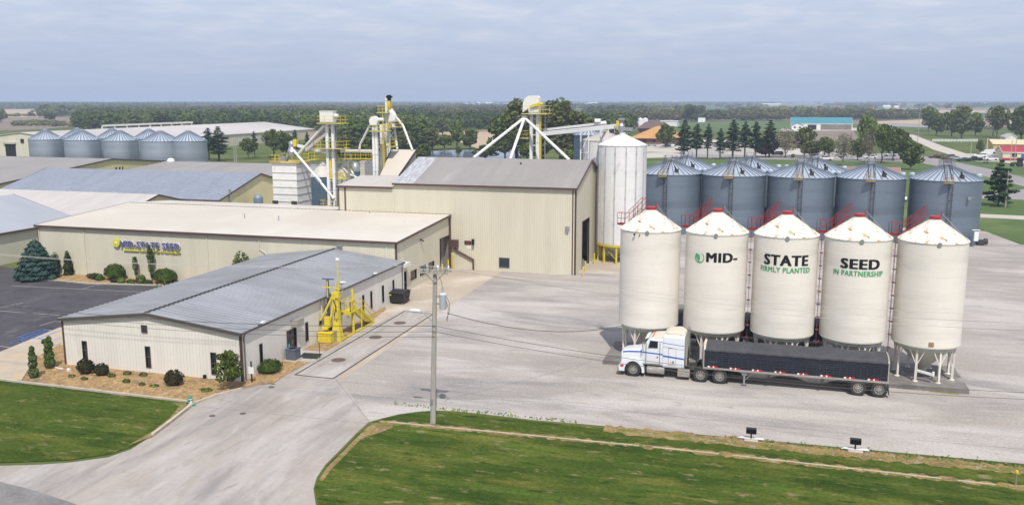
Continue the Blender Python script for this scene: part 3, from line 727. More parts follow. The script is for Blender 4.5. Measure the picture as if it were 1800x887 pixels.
o = MB().tube((-36.85,YC0-.3,3.35),(-36.85,YC0-.3,4.1),.2,12).box(-36.95,YC0-.3,3.6,-36.75,YC0-.003,3.8).build('wall_speaker', M['black'], org=(-36.8,YC0,3.7)); tag(o,'black upright signal lamp beside the display board on the tall wall','lamp')

# name sign
def text_mesh(s, size=1.0, bold=.02, xs=1.0, depth=0.0, space=1.12):
    cu = bpy.data.curves.new('txt', 'FONT'); cu.body = s; cu.size = size; cu.offset = bold; cu.align_x = 'LEFT'; cu.resolution_u = 3; cu.space_character = space
    cu.extrude = depth
    ob = bpy.data.objects.new('txt', cu); COL.objects.link(ob)
    bpy.context.view_layer.update()
    dg = bpy.context.evaluated_depsgraph_get()
    me = bpy.data.meshes.new_from_object(ob.evaluated_get(dg))
    V = [(v.co.x*xs, v.co.y, v.co.z) for v in me.vertices]; Fc = [list(p.vertices) for p in me.polygons]
    bpy.data.objects.remove(ob); bpy.data.curves.remove(cu); bpy.data.meshes.remove(me)
    x0 = min(v[0] for v in V); x1 = max(v[0] for v in V); y0 = min(v[1] for v in V); y1 = max(v[1] for v in V)
    return [(v[0]-x0, v[1]-y0, v[2]) for v in V], Fc, x1-x0, y1-y0
SG = thing('company_sign', 'raised company name sign with yellow round emblem on the tan wall', 'sign', (-73.5,YB0,4.3))
def flat_text(s, x0, x1, z0, z1, yf, m, name, parent, bold=.03, depth=.04):
    V, Fc, w, h = text_mesh(s, 1, 0, 1, depth); bx_, by_ = bold*2, bold; mb = MB()
    for j, (dx, dy) in enumerate([(bx_*i/2, by_*k) for i in range(3) for k in range(2)]):
        mb.add([(x0+(v[0]+dx)/(w+bx_)*(x1-x0), yf-v[2]-j*.0012, z0+(v[1]+dy)/(h+by_)*(z1-z0)) for v in V], Fc)
    return mb.build(name, m, parent)
fx = lambda px_: onY(px_, 430, YB0).x
SX0, SX1 = fx(214.3), fx(318)
flat_text('MID-STATE SEED', SX0, SX1, 3.98, 4.78, YB0-.30, M['sign_blue'], 'lettering', SG, .03, .035)
flat_text('MID-STATE SEED', SX0-.03, SX1+.03, 3.94, 4.82, YB0-.22, M['sign_white'], 'letter_rim', SG, .06, .04)
bx0 = fx(218)
MB().box(bx0,YB0-.22,3.52,bx0+2.2,YB0-.08,3.66).build('underline', M['sign_yellow'], SG)
flat_text('FIRMLY PLANTED IN PARTNERSHIP', bx0+2.35, SX1, 3.46, 3.72, YB0-.15, M['sign_yellow'], 'slogan', SG, .03, .05)
MB().box(bx0+2.2,YB0-.09,3.47,SX1,YB0-.06,3.71).build('slogan_rail', M['sign_white'], SG)
ex = fx(207); ez = 4.45
MB().tube((ex,YB0-.3,ez),(ex,YB0-.12,ez),.52,28).build('emblem', M['sign_yellow'], SG)
def leaf_poly(cx, cz, s, y, flip=1):
    P = []
    for k in range(16):
        t = 2*math.pi*k/16; r_ = s*(.55+.35*math.cos(t*1))
        P.append((cx+flip*r_*math.sin(t)*.75, y, cz+r_*math.cos(t)))
    return P
mb = MB(); mb.prism(leaf_poly(ex-.04,ez-.12,.36,YB0-.30),(0,-.03,0)); mb.build('emblem_leaf', M['sign_white'], SG)
mb = MB(); mb.prism(leaf_poly(ex-.08,ez-.14,.24,YB0-.335),(0,-.03,0)); mb.build('emblem_leaf', M['sign_yellow'], SG)

# ---- tall tan building
C = thing('seed_plant_building', 'tall tan building with grey roof and open end door', 'building', (-37,115,0))
XC0, XC1, YC1, ZCE, ZCR, YCR = -48.0, -23.2, 124.0, 11.1, 13.95, 118.1
ZCB = ZCR-(ZCR-ZCE)/(YCR-YC0)*(YC1-YCR)
hc = [(113.0,117.6,0,6.3)]
cm = MB()
wall(cm,'y',YC0,.15,[(XC0,ZCE),(XC1,ZCE)])
wall(cm,'x',XC1,-.15,[(YC0+.15,ZCE+.04),(YCR,ZCR),(YC1,ZCB)],hc)
wall(cm,'x',XC0,.15,[(YC0+.15,ZCE+.04),(YCR,ZCR),(YC1,ZCB)],z0=0)
wall(cm,'y',YC1,-.15,[(XC0+.15,ZCB),(XC1-.15,ZCB)])
cm.build('wall', M['tan_siding'], C)
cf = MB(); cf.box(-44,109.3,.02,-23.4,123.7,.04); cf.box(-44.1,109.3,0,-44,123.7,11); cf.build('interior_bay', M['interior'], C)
cr_ = MB(); dy = .25; dz = (ZCR-ZCE)/(YCR-YC0)
xs_ = -45.2
def csl(mb, xa, xb):
    slab(mb,[(xa,YC0-dy,ZCE+.1-dy*dz),(xb,YC0-dy,ZCE+.1-dy*dz),(xb,YCR,ZCR+.1),(xa,YCR,ZCR+.1)],.14)
csl(cr_, xs_, XC1+.15); slab(cr_,[(XC0-.1,YCR,ZCR+.1),(XC1+.15,YCR,ZCR+.1),(XC1+.15,YC1+dy,ZCB+.1-dy*dz),(XC0-.1,YC1+dy,ZCB+.1-dy*dz)],.14)
cr_.build('roof', M['grey_roof'], C)
cs_ = MB(); csl(cs_, XC0-.1, xs_); cs_.build('roof_patch', M['streak_roof'], C)
ctm = MB()
ctm.box(XC0-.12,YC0-.38,ZCE-.2,XC1+.17,YC0-dy-.001,ZCE+.04)
ctm.beam((XC1+.2,YC0-.35,ZCE-.03),(XC1+.2,YCR,ZCR+.02),.10,.28); ctm.beam((XC1+.2,YCR,ZCR+.02),(XC1+.2,YC1+.3,ZCB-.07),.10,.28)
ctm.box(XC1-.5,YC0-.03,0,XC1-.34,YC0-.001,ZCE-.2); ctm.box(XC1-.18,YC0-.03,0,XC1+.025,YC0-.001,ZCE-.2); ctm.box(XC1+.001,YC0-.03,0,XC1+.026,YC0+.16,ZCE-.2)
ctm.build('trim', M['brown_trim'], C)
cd = MB(); cd.box(XC1-.13,112.9,0,XC1+.04,113.0,6.4); cd.box(XC1-.13,117.6,0,XC1+.04,117.7,6.4); cd.box(XC1-.13,113,6.3,XC1+.04,117.6,6.4); cd.build('door_frame', M['brown_trim'], C)
louver(C,'y',YC0,(-33.35,-31.95,.5,1.8),-1,M['ac_grey'],'wall_louver')
o = MB().box(-24.5,YC0-.3,5.85,-24.05,YC0-.002,6.25).box(-24.45,YC0-.28,5.55,-24.1,YC0-.1,5.85).build('wall_lamp', M['galv'], org=(-24.3,YC0,6)); tag(o,'grey wall lamp high on the tall tan wall near its right corner','lamp')
q = onY(915.6,287.5,116.2); MB().lathe([(.12,0),(.12,.2),(.01,.25)],(q.x,116.2,ZCR-.5),10).build('roof_pipe', M['black'], C)
# lower shed at its left
D = thing('low_shed', 'lower tan shed with pale metal roof left of the tall building', 'shed', (-52,113,0))
XD0 = -56.2; ZDE, ZDT, YDT = 10.5, 11.25, 116.5
dm = MB(); wall(dm,'y',YC0,.15,[(XD0,ZDE),(XC0-.02,ZDE)]); wall(dm,'x',XD0,.15,[(YC0+.15,ZDE),(YDT,ZDT)]); wall(dm,'y',YDT,-.15,[(XD0+.15,ZDT),(XC0-.02,ZDT)]); dm.build('wall', M['tan_siding'], D)
dr = MB(); slab(dr,[(XD0-.2,YC0-.2,ZDE+.1),(XC0-.14,YC0-.2,ZDE+.1),(XC0-.14,YDT+.1,ZDT+.13),(XD0-.2,YDT+.1,ZDT+.13)],.12); dr.build('roof', M['pale_roof'], D)
dt_ = MB(); dt_.box(XD0-.22,YC0-.32,ZDE-.14,XC0-.14,YC0-.201,ZDE+.11); dt_.box(XD0-.03,YC0-.03,0,XD0+.12,YC0-.001,ZDE-.14)
q = onY(600,350,YC0); dt_.box(-55.25,YC0-.14,0,-55.1,YC0-.004,ZDE-.14); dt_.build('trim', M['brown_trim'], D)
# steep roofed hoist house
E_ = thing('hoist_house', 'steep tan roofed hoist house rising behind the low shed roof', 'building', (-53,120,0))
a = onY(667,308.4,YDT+.15); b = onY(700,309,YDT+.15)
YE1 = 123.2; c_ = onY(731.8,263.3,YE1); d_ = onY(688,262.8,YE1)
zt = c_.z; z0e = ZDT+.16
P1 = [(a.x,YDT+.15,z0e),(b.x+.1,YDT+.15,z0e),(c_.x,YE1,zt),(d_.x,YE1,zt)]
em = MB(); em.prism([(p[0],p[1],p[2]-.12) for p in P1],(0,0,.12)); em.build('roof', M['tan_roof'], E_)
ew = MB(); 
ew.add([(a.x+.05,YDT+.2,0),(b.x,YDT+.2,0),(c_.x-.1,YE1-.1,0),(d_.x+.1,YE1-.1,0),(a.x+.05,YDT+.2,z0e-.14),(b.x,YDT+.2,z0e-.14),(c_.x-.1,YE1-.1,zt-.14),(d_.x+.1,YE1-.1,zt-.14)],
       [(0,3,2,1),(4,5,6,7),(0,1,5,4),(1,2,6,5),(2,3,7,6),(3,0,4,7)]); ew.build('wall', M['panel_old'], E_)
et = MB(); et.beam((b.x+.1,YDT+.15,z0e-.05),(c_.x+.05,YE1,zt-.05),.12,.3); et.beam((a.x,YDT+.15,z0e-.05),(d_.x,YE1,zt-.05),.1,.26); et.build('trim', M['brown_trim'], E_)

# ---- generic gable building, ridge along X or Y
def gable(name, label, x0, x1, y0, y1, ze, zr, wallm, roofm, ridge='x', trim=M['dark_trim'], holes_px=None, cat='building', oh=.25, ridge_c=None):
    t = thing(name, label, cat, ((x0+x1)/2,(y0+y1)/2,0)); w = MB(); r_ = MB(); f = MB(); hp = holes_px or {}
    if ridge == 'x':
        c = (y0+y1)/2 if ridge_c is None else ridge_c; s = (zr-ze)/(c-y0); ze2 = zr-(zr-ze)*(y1-c)/(c-y0)
        wall(w,'y',y0,.15,[(x0,ze),(x1,ze)],hp.get('front',())); wall(w,'y',y1,-.15,[(x0,ze2),(x1,ze2)])
        wall(w,'x',x1,-.15,[(y0+.15,ze+.15*s),(c,zr),(y1-.15,ze2+.02)],hp.get('right',())); wall(w,'x',x0,.15,[(y0+.15,ze+.15*s),(c,zr),(y1-.15,ze2+.02)])
        slab(r_,[(x0-oh,y0-oh,ze+.1-s*oh),(x1+oh,y0-oh,ze+.1-s*oh),(x1+oh,c,zr+.1),(x0-oh,c,zr+.1)],.1)
        slab(r_,[(x0-oh,c,zr+.1),(x1+oh,c,zr+.1),(x1+oh,y1+oh,ze2+.1-s*oh),(x0-oh,y1+oh,ze2+.1-s*oh)],.1)
        for X in (x1+oh+.04,x0-oh-.04):
            f.beam((X,y0-oh,ze-.05-s*oh),(X,c,zr-.0),.08,.26); f.beam((X,c,zr-.0),(X,y1+oh,ze2-.05-s*oh),.08,.26)
        f.box(x0-oh,y0-oh-.1,ze-.16-s*oh,x1+oh,y0-oh-.002,ze+.06-s*oh)
    else:
        c = (x0+x1)/2 if ridge_c is None else ridge_c; s = (zr-ze)/(x1-c)
        ze2 = zr-s*(c-x0)
        wall(w,'y',y0,.15,[(x0,ze2),(c,zr),(x1,ze)],hp.get('front',())); wall(w,'y',y1,-.15,[(x0,ze2),(c,zr),(x1,ze)])
        wall(w,'x',x1,-.15,[(y0+.15,ze-.02),(y1-.15,ze-.02)],hp.get('right',())); wall(w,'x',x0,.15,[(y0+.15,ze2-.02),(y1-.15,ze2-.02)])
        slab(r_,[(x0-oh,y0-oh,ze2+.1-s*oh),(c,y0-oh,zr+.1),(c,y1+oh,zr+.1),(x0-oh,y1+oh,ze2+.1-s*oh)],.1)
        slab(r_,[(c,y0-oh,zr+.1),(x1+oh,y0-oh,ze+.1-s*oh),(x1+oh,y1+oh,ze+.1-s*oh),(c,y1+oh,zr+.1)],.1)
        for Yv in (y0-oh-.04,y1+oh+.04):
            f.beam((x0-oh,Yv,ze2-.05-s*oh),(c,Yv,zr-.0),.08,.26); f.beam((c,Yv,zr-.0),(x1+oh,Yv,ze-.05-s*oh),.08,.26)
        f.box(x1+oh+.002,y0-oh,ze-.16-s*oh,x1+oh+.1,y1+oh,ze+.06-s*oh)
    w.build('wall', wallm, t); r_.build('roof', roofm, t); f.build('fascia', trim, t)
    for sd_, hs in hp.items():
        for h in hs:
            g = MB()
            if sd_ == 'front': g.box(h[0],y0+.10,h[2],h[1],y0+.12,h[3])
            else: g.box(x1-.12,h[0],h[2],x1-.10,h[1],h[3])
            g.build('door' if h[2] < .1 else 'window', M['dark'] if h[2] < .1 else M['glass'], t)
    return t
F_ = gable('storage_building', 'storage building with pale lilac roof at the left edge behind the parking lot', -123.3,-99.3,60,108.6,4.35,7.7,M['beige_siding'],M['lilac_roof'],'y',M['brown_trim'],ridge_c=-111.2)
o = MB().beam((-99.3,102.4,3.75),(-98.5,102.4,3.65),.12).box(-98.9,102.2,3.5,-98.4,102.6,3.72).build('wall_lamp', M['galv'], org=(-99.2,102.4,3.7)); tag(o,'lamp on a short arm on the beige wall by the blue spruce','lamp')
G_ = gable('storage_building', 'storage building with weathered cream roof and small yellow gable behind the sign building', -150,-94.3,109.4,131.8,4.3,7.0,M['yellow_siding'],M['pale_roof'],'x',M['dark_trim'])
o = thing('exhaust_fan','small rusty exhaust hood on the yellow gable behind the cream roof','fan',(-94.2,121.6,6.0))
MB().lathe([(.35,0),(.35,.1),(.1,.35),(.01,.36)],(-93.9,121.6,5.7),12).box(-94.25,121.4,5.5,-93.9,121.8,5.8).build('hood', mat('rusty',(.35,.2,.09),.8,var=.3), o)
H_ = gable('storage_building', 'storage building with wide blue-grey metal roof and yellow gable end', -139.5,-91.2,132.5,159.1,5.0,8.5,M['yellow_siding'],M['blue_roof'],'x',M['dark_trim'],
    holes_px={'right':[(150.2,153.4,0,4.2)]})
for y_ in (134.9,136.6): pass
o = MB().tube((-91.0,135.6,1.0),(-91.0,135.6,6.4),.16,8).lathe([(.26,0),(.26,.25),(.01,.35)],(-91.0,135.6,6.3),10).build('flue', M['galv'], org=(-91,135.6,0)); tag(o,'grey flue pipe standing against the yellow gable wall of the blue-roofed building','flue')
I_ = gable('storage_building', 'storage building with broad dull grey roof at the far left, dark edged yellow gable', -225,-152.7,143,216,4.7,8.0,M['yellow_siding'],M['grey_roof'],'x',M['dark_trim'],
    holes_px={'right':[(180.6,181.3,4.9,5.9),(181.8,182.5,4.9,5.9),(182.9,183.5,4.9,5.9)]})
J_ = gable('storage_building', 'long storage building with plain grey roof in front of the round bins', -143.6,-98,171,205,5.65,7.0,M['beige_siding'],M['grey_roof'],'x',M['dark_trim'])
o = MB().lathe([(.9,0),(.9,.3),(.8,.6),(.5,.85),(.01,.95)],(onY(300.5,284,188).x,188,6.95),16).build('roof_ventilator', M['sign_white'], org=(-143,188,7)); tag(o,'round white ventilator cap on the ridge of the plain grey roof','ventilator')
# far white warehouse
K_ = gable('warehouse', 'huge pale warehouse with wide light roof beyond the left grain bins', -318,-252,285,462,5.6,9.4,M['beige_siding'],M['warehouse_roof'],'y',M['panel_old'],ridge_c=-284.7,
    holes_px={'front':[(-292.7,-287.5,0,4.8)]})
o = MB().box(-293.1,284.4,4.85,-287.1,284.99,5.6).build('roller_box', M['panel_old'], K_)
o = MB().box(-284.6,284.7,5.4,-283.2,284.99,6.9).build('wall_fan', M['dark'], K_)
rr = MB()
for k in range(9): y_ = 330+k*8; rr.box(-284.9,y_,9.4,-284.5,y_+.5,11.2)
rr.box(-285.0,330,10.4,-284.4,395,11.2); rr.build('ridge_conveyor', M['white_metal'], K_)
# ------------------------------------------------------------ bins
def ladder(mb, p, q, side, w=.45, step=.35, r=.03):
    p = Vector(p); q = Vector(q); s = Vector(side).normalized()*w/2; d = q-p; n = int(d.length/step)
    mb.beam(p-s, q-s, r*2); mb.beam(p+s, q+s, r*2)
    for k in range(1, n): c = p+d*k/n; mb.beam(c-s, c+s, r*1.3)
    return mb
def rail(mb, pts, h=1.05, step=1.2, r=.05, closed=False, mid=True):
    P = [Vector(p) for p in pts]
    if closed: P.append(P[0])
    for a, b in zip(P, P[1:]):
        n = max(1, int(round((b-a).length/step)))
        for k in range(n+1): c = a+(b-a)*k/n; mb.beam(c, c+Vector((0,0,h)), r)
        mb.beam(a+Vector((0,0,h)), b+Vector((0,0,h)), r)
        if mid: mb.beam(a+Vector((0,0,h*.52)), b+Vector((0,0,h*.52)), r*.8)
        mb.beam(a+Vector((0,0,.05)), b+Vector((0,0,.05)), r*.6, .09)
    return mb
def cyl_text(s, cx_, cy_, r, xa, xb, z0, z1, m, name, parent, bold=.05, jog=.0):
    """letters wrapped on the camera side of a round wall; xa, xb world X of the ends seen square on"""
    V, Fc, w, h = text_mesh(s, 1, 0, 1, .0)
    bm = bmesh.new(); bx_, by_ = bold*1.9, bold*.6; w += bx_; h += by_
    for j, (dx, dy) in enumerate([(bx_*i/4, by_*k/2) for i in range(5) for k in range(3)]):
        vs = [bm.verts.new(((v[0]+dx)/w, (v[1]+dy)/h, j*.0007)) for v in V]
        for f in Fc:
            try: bm.faces.new([vs[i] for i in f])
            except ValueError: pass
    bmesh.ops.triangulate(bm, faces=bm.faces[:])
    for k in range(1, 24):
        bmesh.ops.bisect_plane(bm, geom=bm.verts[:]+bm.edges[:]+bm.faces[:], plane_co=(k/24,0,0), plane_no=(1,0,0))
    t0 = math.asin((xa-cx_)/r); t1 = math.asin((xb-cx_)/r)
    bm.verts.index_update(); bm.verts.ensure_lookup_table()
    VV = []
    for v in bm.verts:
        t = t0+(t1-t0)*v.co.x; rq = r+.02+v.co.z; VV.append((cx_+rq*math.sin(t), cy_-rq*math.cos(t), z0+(z1-z0)*v.co.y))
    FF = [[v.index for v in f.verts] for f in bm.faces]; bm.free()
    mb = MB(); mb.add(VV, FF); return mb.build(name, m, parent)

HY = 74.85; HR = 2.53; HZ0, HZ1, HZA = 3.15, 11.25, 12.95
pad = MB(); pad.box(-12.8, 71.75, 0, 15.35, 78.0, .36)
tag(pad.build('concrete_pad', M['concrete_pad']), 'long raised concrete pad under the five cream hopper bins', 'pad')
padm = sheet('moss_strip', ragged(12.6, 14.6, lambda x: 71.62, .12, 14, .12, 9), mat('moss', (.24,.20,.02), .95, var=.4, scale=4), .012, kind='stuff', label='yellow green moss along the foot of the concrete pad', cat='moss')
def hopper_bin(x):
    t = thing('hopper_bin', 'bin', 'grain bin', (x, HY, .36), 'cream hopper bins in a row')
    O = (x, HY, .36)
    z0, z1, za = HZ0-.36, HZ1-.36, HZA-.36
    prof = [(HR, z0), (HR, z1)]
    sh = MB(); sh.lathe(prof, (x,HY,.36), 72); sh.build('shell', M['cream'], t, smooth=True)
    MB().lathe([(HR+.03,z1-.02),(HR+.03,z1+.05)], (x,HY,.36), 72).build('rim', M['cream'], t, smooth=True)
    rf = MB(); rf.lathe([(HR+.05,z1+.03),(HR+.05,z1+.07),(.40,za-.12),(.40,za)], (x,HY,.36), 48)
    for k in range(24):
        a = 2*math.pi*k/24; c, s = math.cos(a), math.sin(a)
        rf.beam((x+(HR+.03)*c,HY+(HR+.03)*s,.36+z1+.09),(x+.42*c,HY+.42*s,.36+za-.10),.035,.03)
    rf.build('cone_roof', M['cream_roof'], t)
    hc_ = MB(); hc_.lathe([(.43,za-.02),(.43,za+.16),(.38,za+.2),(.01,za+.22)], (x,HY,.36), 20).beam((x+.40,HY,.36+za+.1),(x+.44,HY,.36+za+.55),.08,.04); hc_.build('hatch', M['red'], t)
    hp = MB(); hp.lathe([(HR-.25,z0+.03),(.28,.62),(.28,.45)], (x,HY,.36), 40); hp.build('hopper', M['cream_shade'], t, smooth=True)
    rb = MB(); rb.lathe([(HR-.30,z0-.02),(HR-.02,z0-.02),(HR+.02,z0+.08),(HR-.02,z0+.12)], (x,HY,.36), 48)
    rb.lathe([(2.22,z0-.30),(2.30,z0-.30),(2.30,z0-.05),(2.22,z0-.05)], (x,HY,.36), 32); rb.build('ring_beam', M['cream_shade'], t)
    zt_ = .36+z0-.05
    for k in range(8):
        a = rad(22.5+45*k); c, s = math.cos(a), math.sin(a); R_ = 2.16
        lg = MB(); lg.beam((x+R_*c,HY+R_*s,.40),(x+R_*c,HY+R_*s,zt_),.15,.15,(c,s,.0)); lg.lathe([(.2,0),(.2,.035)],(x+R_*c,HY+R_*s,.362),10,capt=True)
        lg.build('leg', M['cream'], t)
        br_ = MB()
        for sg in (-1,1):
            a2 = a+sg*rad(15); br_.beam((x+R_*c,HY+R_*s,1.65),(x+2.25*math.cos(a2),HY+2.25*math.sin(a2),zt_-.15),.06)
        br_.build('brace', M['cream'], t)
    lug = MB(); q = (x+.05, HY-HR, .36+z1+.03); lug.tube((q[0],q[1]-.02,q[2]),(q[0],q[1]-.09,q[2]),.17,16); lug.build('sight_disc', M['galv'], t)
    gd = MB(); gd.tube((x+.45,HY,.36+za+.4),(x+HR*.87,HY-HR*.5,.36+z1+.25),.02,6); gd.build('guy_rod', M['galv'], t)
    st = MB()        # red roof stair and landing at the back left of the rim
    a = rad(150); R1, R0 = HR+.05, .75
    pA = Vector((x+R1*math.cos(a),HY+R1*math.sin(a),.36+z1+.1)); pB = Vector((x+R0*math.cos(a),HY+R0*math.sin(a),.36+za+.05))
    sd = Vector((-math.sin(a),math.cos(a),0))*.27
    for s_ in (-1,1):
        st.beam(pA+sd*s_, pB+sd*s_, .045)
        st.beam(pA+sd*s_+Vector((0,0,.9)), pB+sd*s_+Vector((0,0,.9)), .035); st.beam(pA+sd*s_+Vector((0,0,.5)), pB+sd*s_+Vector((0,0,.45)), .025)
        for k in range(5): c = pA+(pB-pA)*k/4+sd*s_; st.beam(c, c+Vector((0,0,.9)), .03)
    for k in range(1,9): c = pA+(pB-pA)*k/9; st.beam(c-sd, c+sd, .035)
    ou = Vector((math.cos(a),math.sin(a),0)); P4 = [pA+sd, pA+sd+ou*.85, pA-sd+ou*.85, pA-sd]
    st.prism([p+Vector((0,0,-.05)) for p in P4],(0,0,.05)); rail(st, [P4[0],P4[1],P4[2],P4[3]], 1.0, .45, .03)
    st.build('roof_stair', M['red'], t)
    return t
hx = [-9.46,-3.95,1.56,7.04,12.52]
hl = ['cream hopper bin with no writing behind the truck cab, leftmost of the five','cream hopper bin with MID- and the green leaf logo on it','cream hopper bin lettered STATE over green FIRMLY PLANTED','cream hopper bin lettered SEED over green IN PARTNERSHIP','unlettered cream hopper bin with faint rust streaks at the right end of the pad']
hb0 = hopper_bin(hx[0]); hb0['label'] = hl[0]
HB = [hb0]
for k in range(1,5):
    c = dup(hb0, (hx[k],HY,.36), 0.0, hl[k]); ORG[c.name] = Vector((hx[k],HY,.36)); HB.append(c)
    if k == 1: continue
    lm = MB(); xx = hx[k]-2.76; yy = HY-.35; ladder(lm, (xx,yy,.5),(xx,yy,11.6),(0,1,0),.36,.4,.014)
    for j in range(9):
        z = 2.6+j*1.05; pts = [(xx+.36*math.sin(t)*.3-.0, yy+.34*math.cos(t), z) for t in [0]]
        lm.box(xx-.10,yy-.36,z,xx+.10,yy-.32,z+.06); lm.box(xx-.12,yy-.62,z,xx+.12,yy-.58,z+.06); lm.box(xx-.12,yy-.6,z,xx-.09,yy-.2,z+.06); lm.box(xx+.09,yy-.6,z,xx+.12,yy-.2,z+.06)
    lm.build('cage_ladder', mat('red_old',(.16,.06,.05),.6,var=.3,scale=1) if 'red_old' not in MATS else MATS['red_old'], c)
YF = HY-HR
X_ = lambda px_, py_=455: onY(px_, py_, YF+.25).x
t_ = cyl_text('MID-', hx[1],HY,HR, X_(1241.5),X_(1295.5), onY(1268,461.5,YF).z, onY(1268,445,YF).z, M['black'],'lettering',HB[1],.055)
# leaf emblem
ec = X_(1229.5); ezc = onY(1229,452.5,YF+.2).z; th0 = math.asin((ec-hx[1])/HR)
def on_bin(cx_, u, z, d=.028): t = th0+u/HR; return (cx_+(HR+d)*math.sin(t), HY-(HR+d)*math.cos(t), z)
mb = MB(); rr_ = .42
for k in range(26):
    t0 = rad(-240+k*11.5); t1 = rad(-240+(k+1)*11.5+.2); w_ = .03+.035*math.sin(math.pi*k/26)
    mb.add([on_bin(hx[1],(rr_-w_)*math.cos(t0),ezc+(rr_-w_)*math.sin(t0)), on_bin(hx[1],(rr_+w_*.3)*math.cos(t0),ezc+(rr_+w_*.3)*math.sin(t0)),
            on_bin(hx[1],(rr_+w_*.3)*math.cos(t1),ezc+(rr_+w_*.3)*math.sin(t1)), on_bin(hx[1],(rr_-w_)*math.cos(t1),ezc+(rr_-w_)*math.sin(t1))], [(0,1,2,3)])
P = [];
for k in range(20):
    t = 2*math.pi*k/20; r_ = .30*(.62+.38*math.cos(t)); P.append(on_bin(hx[1], -.12+r_*math.sin(t)*.95+.10*math.cos(t)*(-1), ezc-.02+.33*math.cos(t)*.95))
mb.add(P, [tuple(range(20))])
mb.add([on_bin(hx[1],-.42,ezc+.20),on_bin(hx[1],-.30,ezc+.30),on_bin(hx[1],-.34,ezc+.14)],[(0,1,2)])
mb.build('leaf_emblem', M['green_letter'], HB[1])
cyl_text('STATE', hx[2],HY,HR, X_(1343.5),X_(1421), onY(1381,467.3,YF).z, onY(1381,448.5,YF).z, M['black'],'lettering',HB[2],.055)
cyl_text('FIRMLY PLANTED', hx[2],HY,HR, X_(1338.5),X_(1424.5), onY(1381,479.5,YF).z, onY(1381,470.2,YF).z, M['green_letter'],'slogan',HB[2],.04)
cyl_text('SEED', hx[3],HY,HR, X_(1478.5),X_(1547.5), onY(1512,473.3,YF).z, onY(1512,455.5,YF).z, M['black'],'lettering',HB[3],.055)
cyl_text('IN PARTNERSHIP', hx[3],HY,HR, X_(1467.5),X_(1554), onY(1510,485.8,YF).z, onY(1510,476.2,YF).z, M['green_letter'],'slogan',HB[3],.04)
mb = MB(); q = onY(1637,605,YF); mb.box(q.x-.18,YF-.05,q.z-.16,q.x+.18,YF+.05,q.z+.16); mb.build('access_panel', MATS['rusty'], HB[4])
mb = MB()
for (ax, az, bx_, bz) in ((1115,412,1121,414),(1124,413,1126,414),(1081,0,0,0)):
    if az:
        q = onY(ax,az,YF); mb.tube((q.x,YF+.06,q.z),(q.x,YF-.03,q.z),.09 if ax==1115 else .05,8)
mb.build('vent_hole', M['black'], hb0)
wb_ = MB(); wb_.beam((11.8,73.2,1.15),(12.9,72.6,1.05),.22,.16); wb_.tube((12.9,72.6,.95),(12.9,72.6,1.3),.1,8); tag(wb_.build('auger_tray', M['white_metal'], org=(12.3,73,1)), 'short white slide gate tray hanging under the rightmost cream bin', 'slide gate')

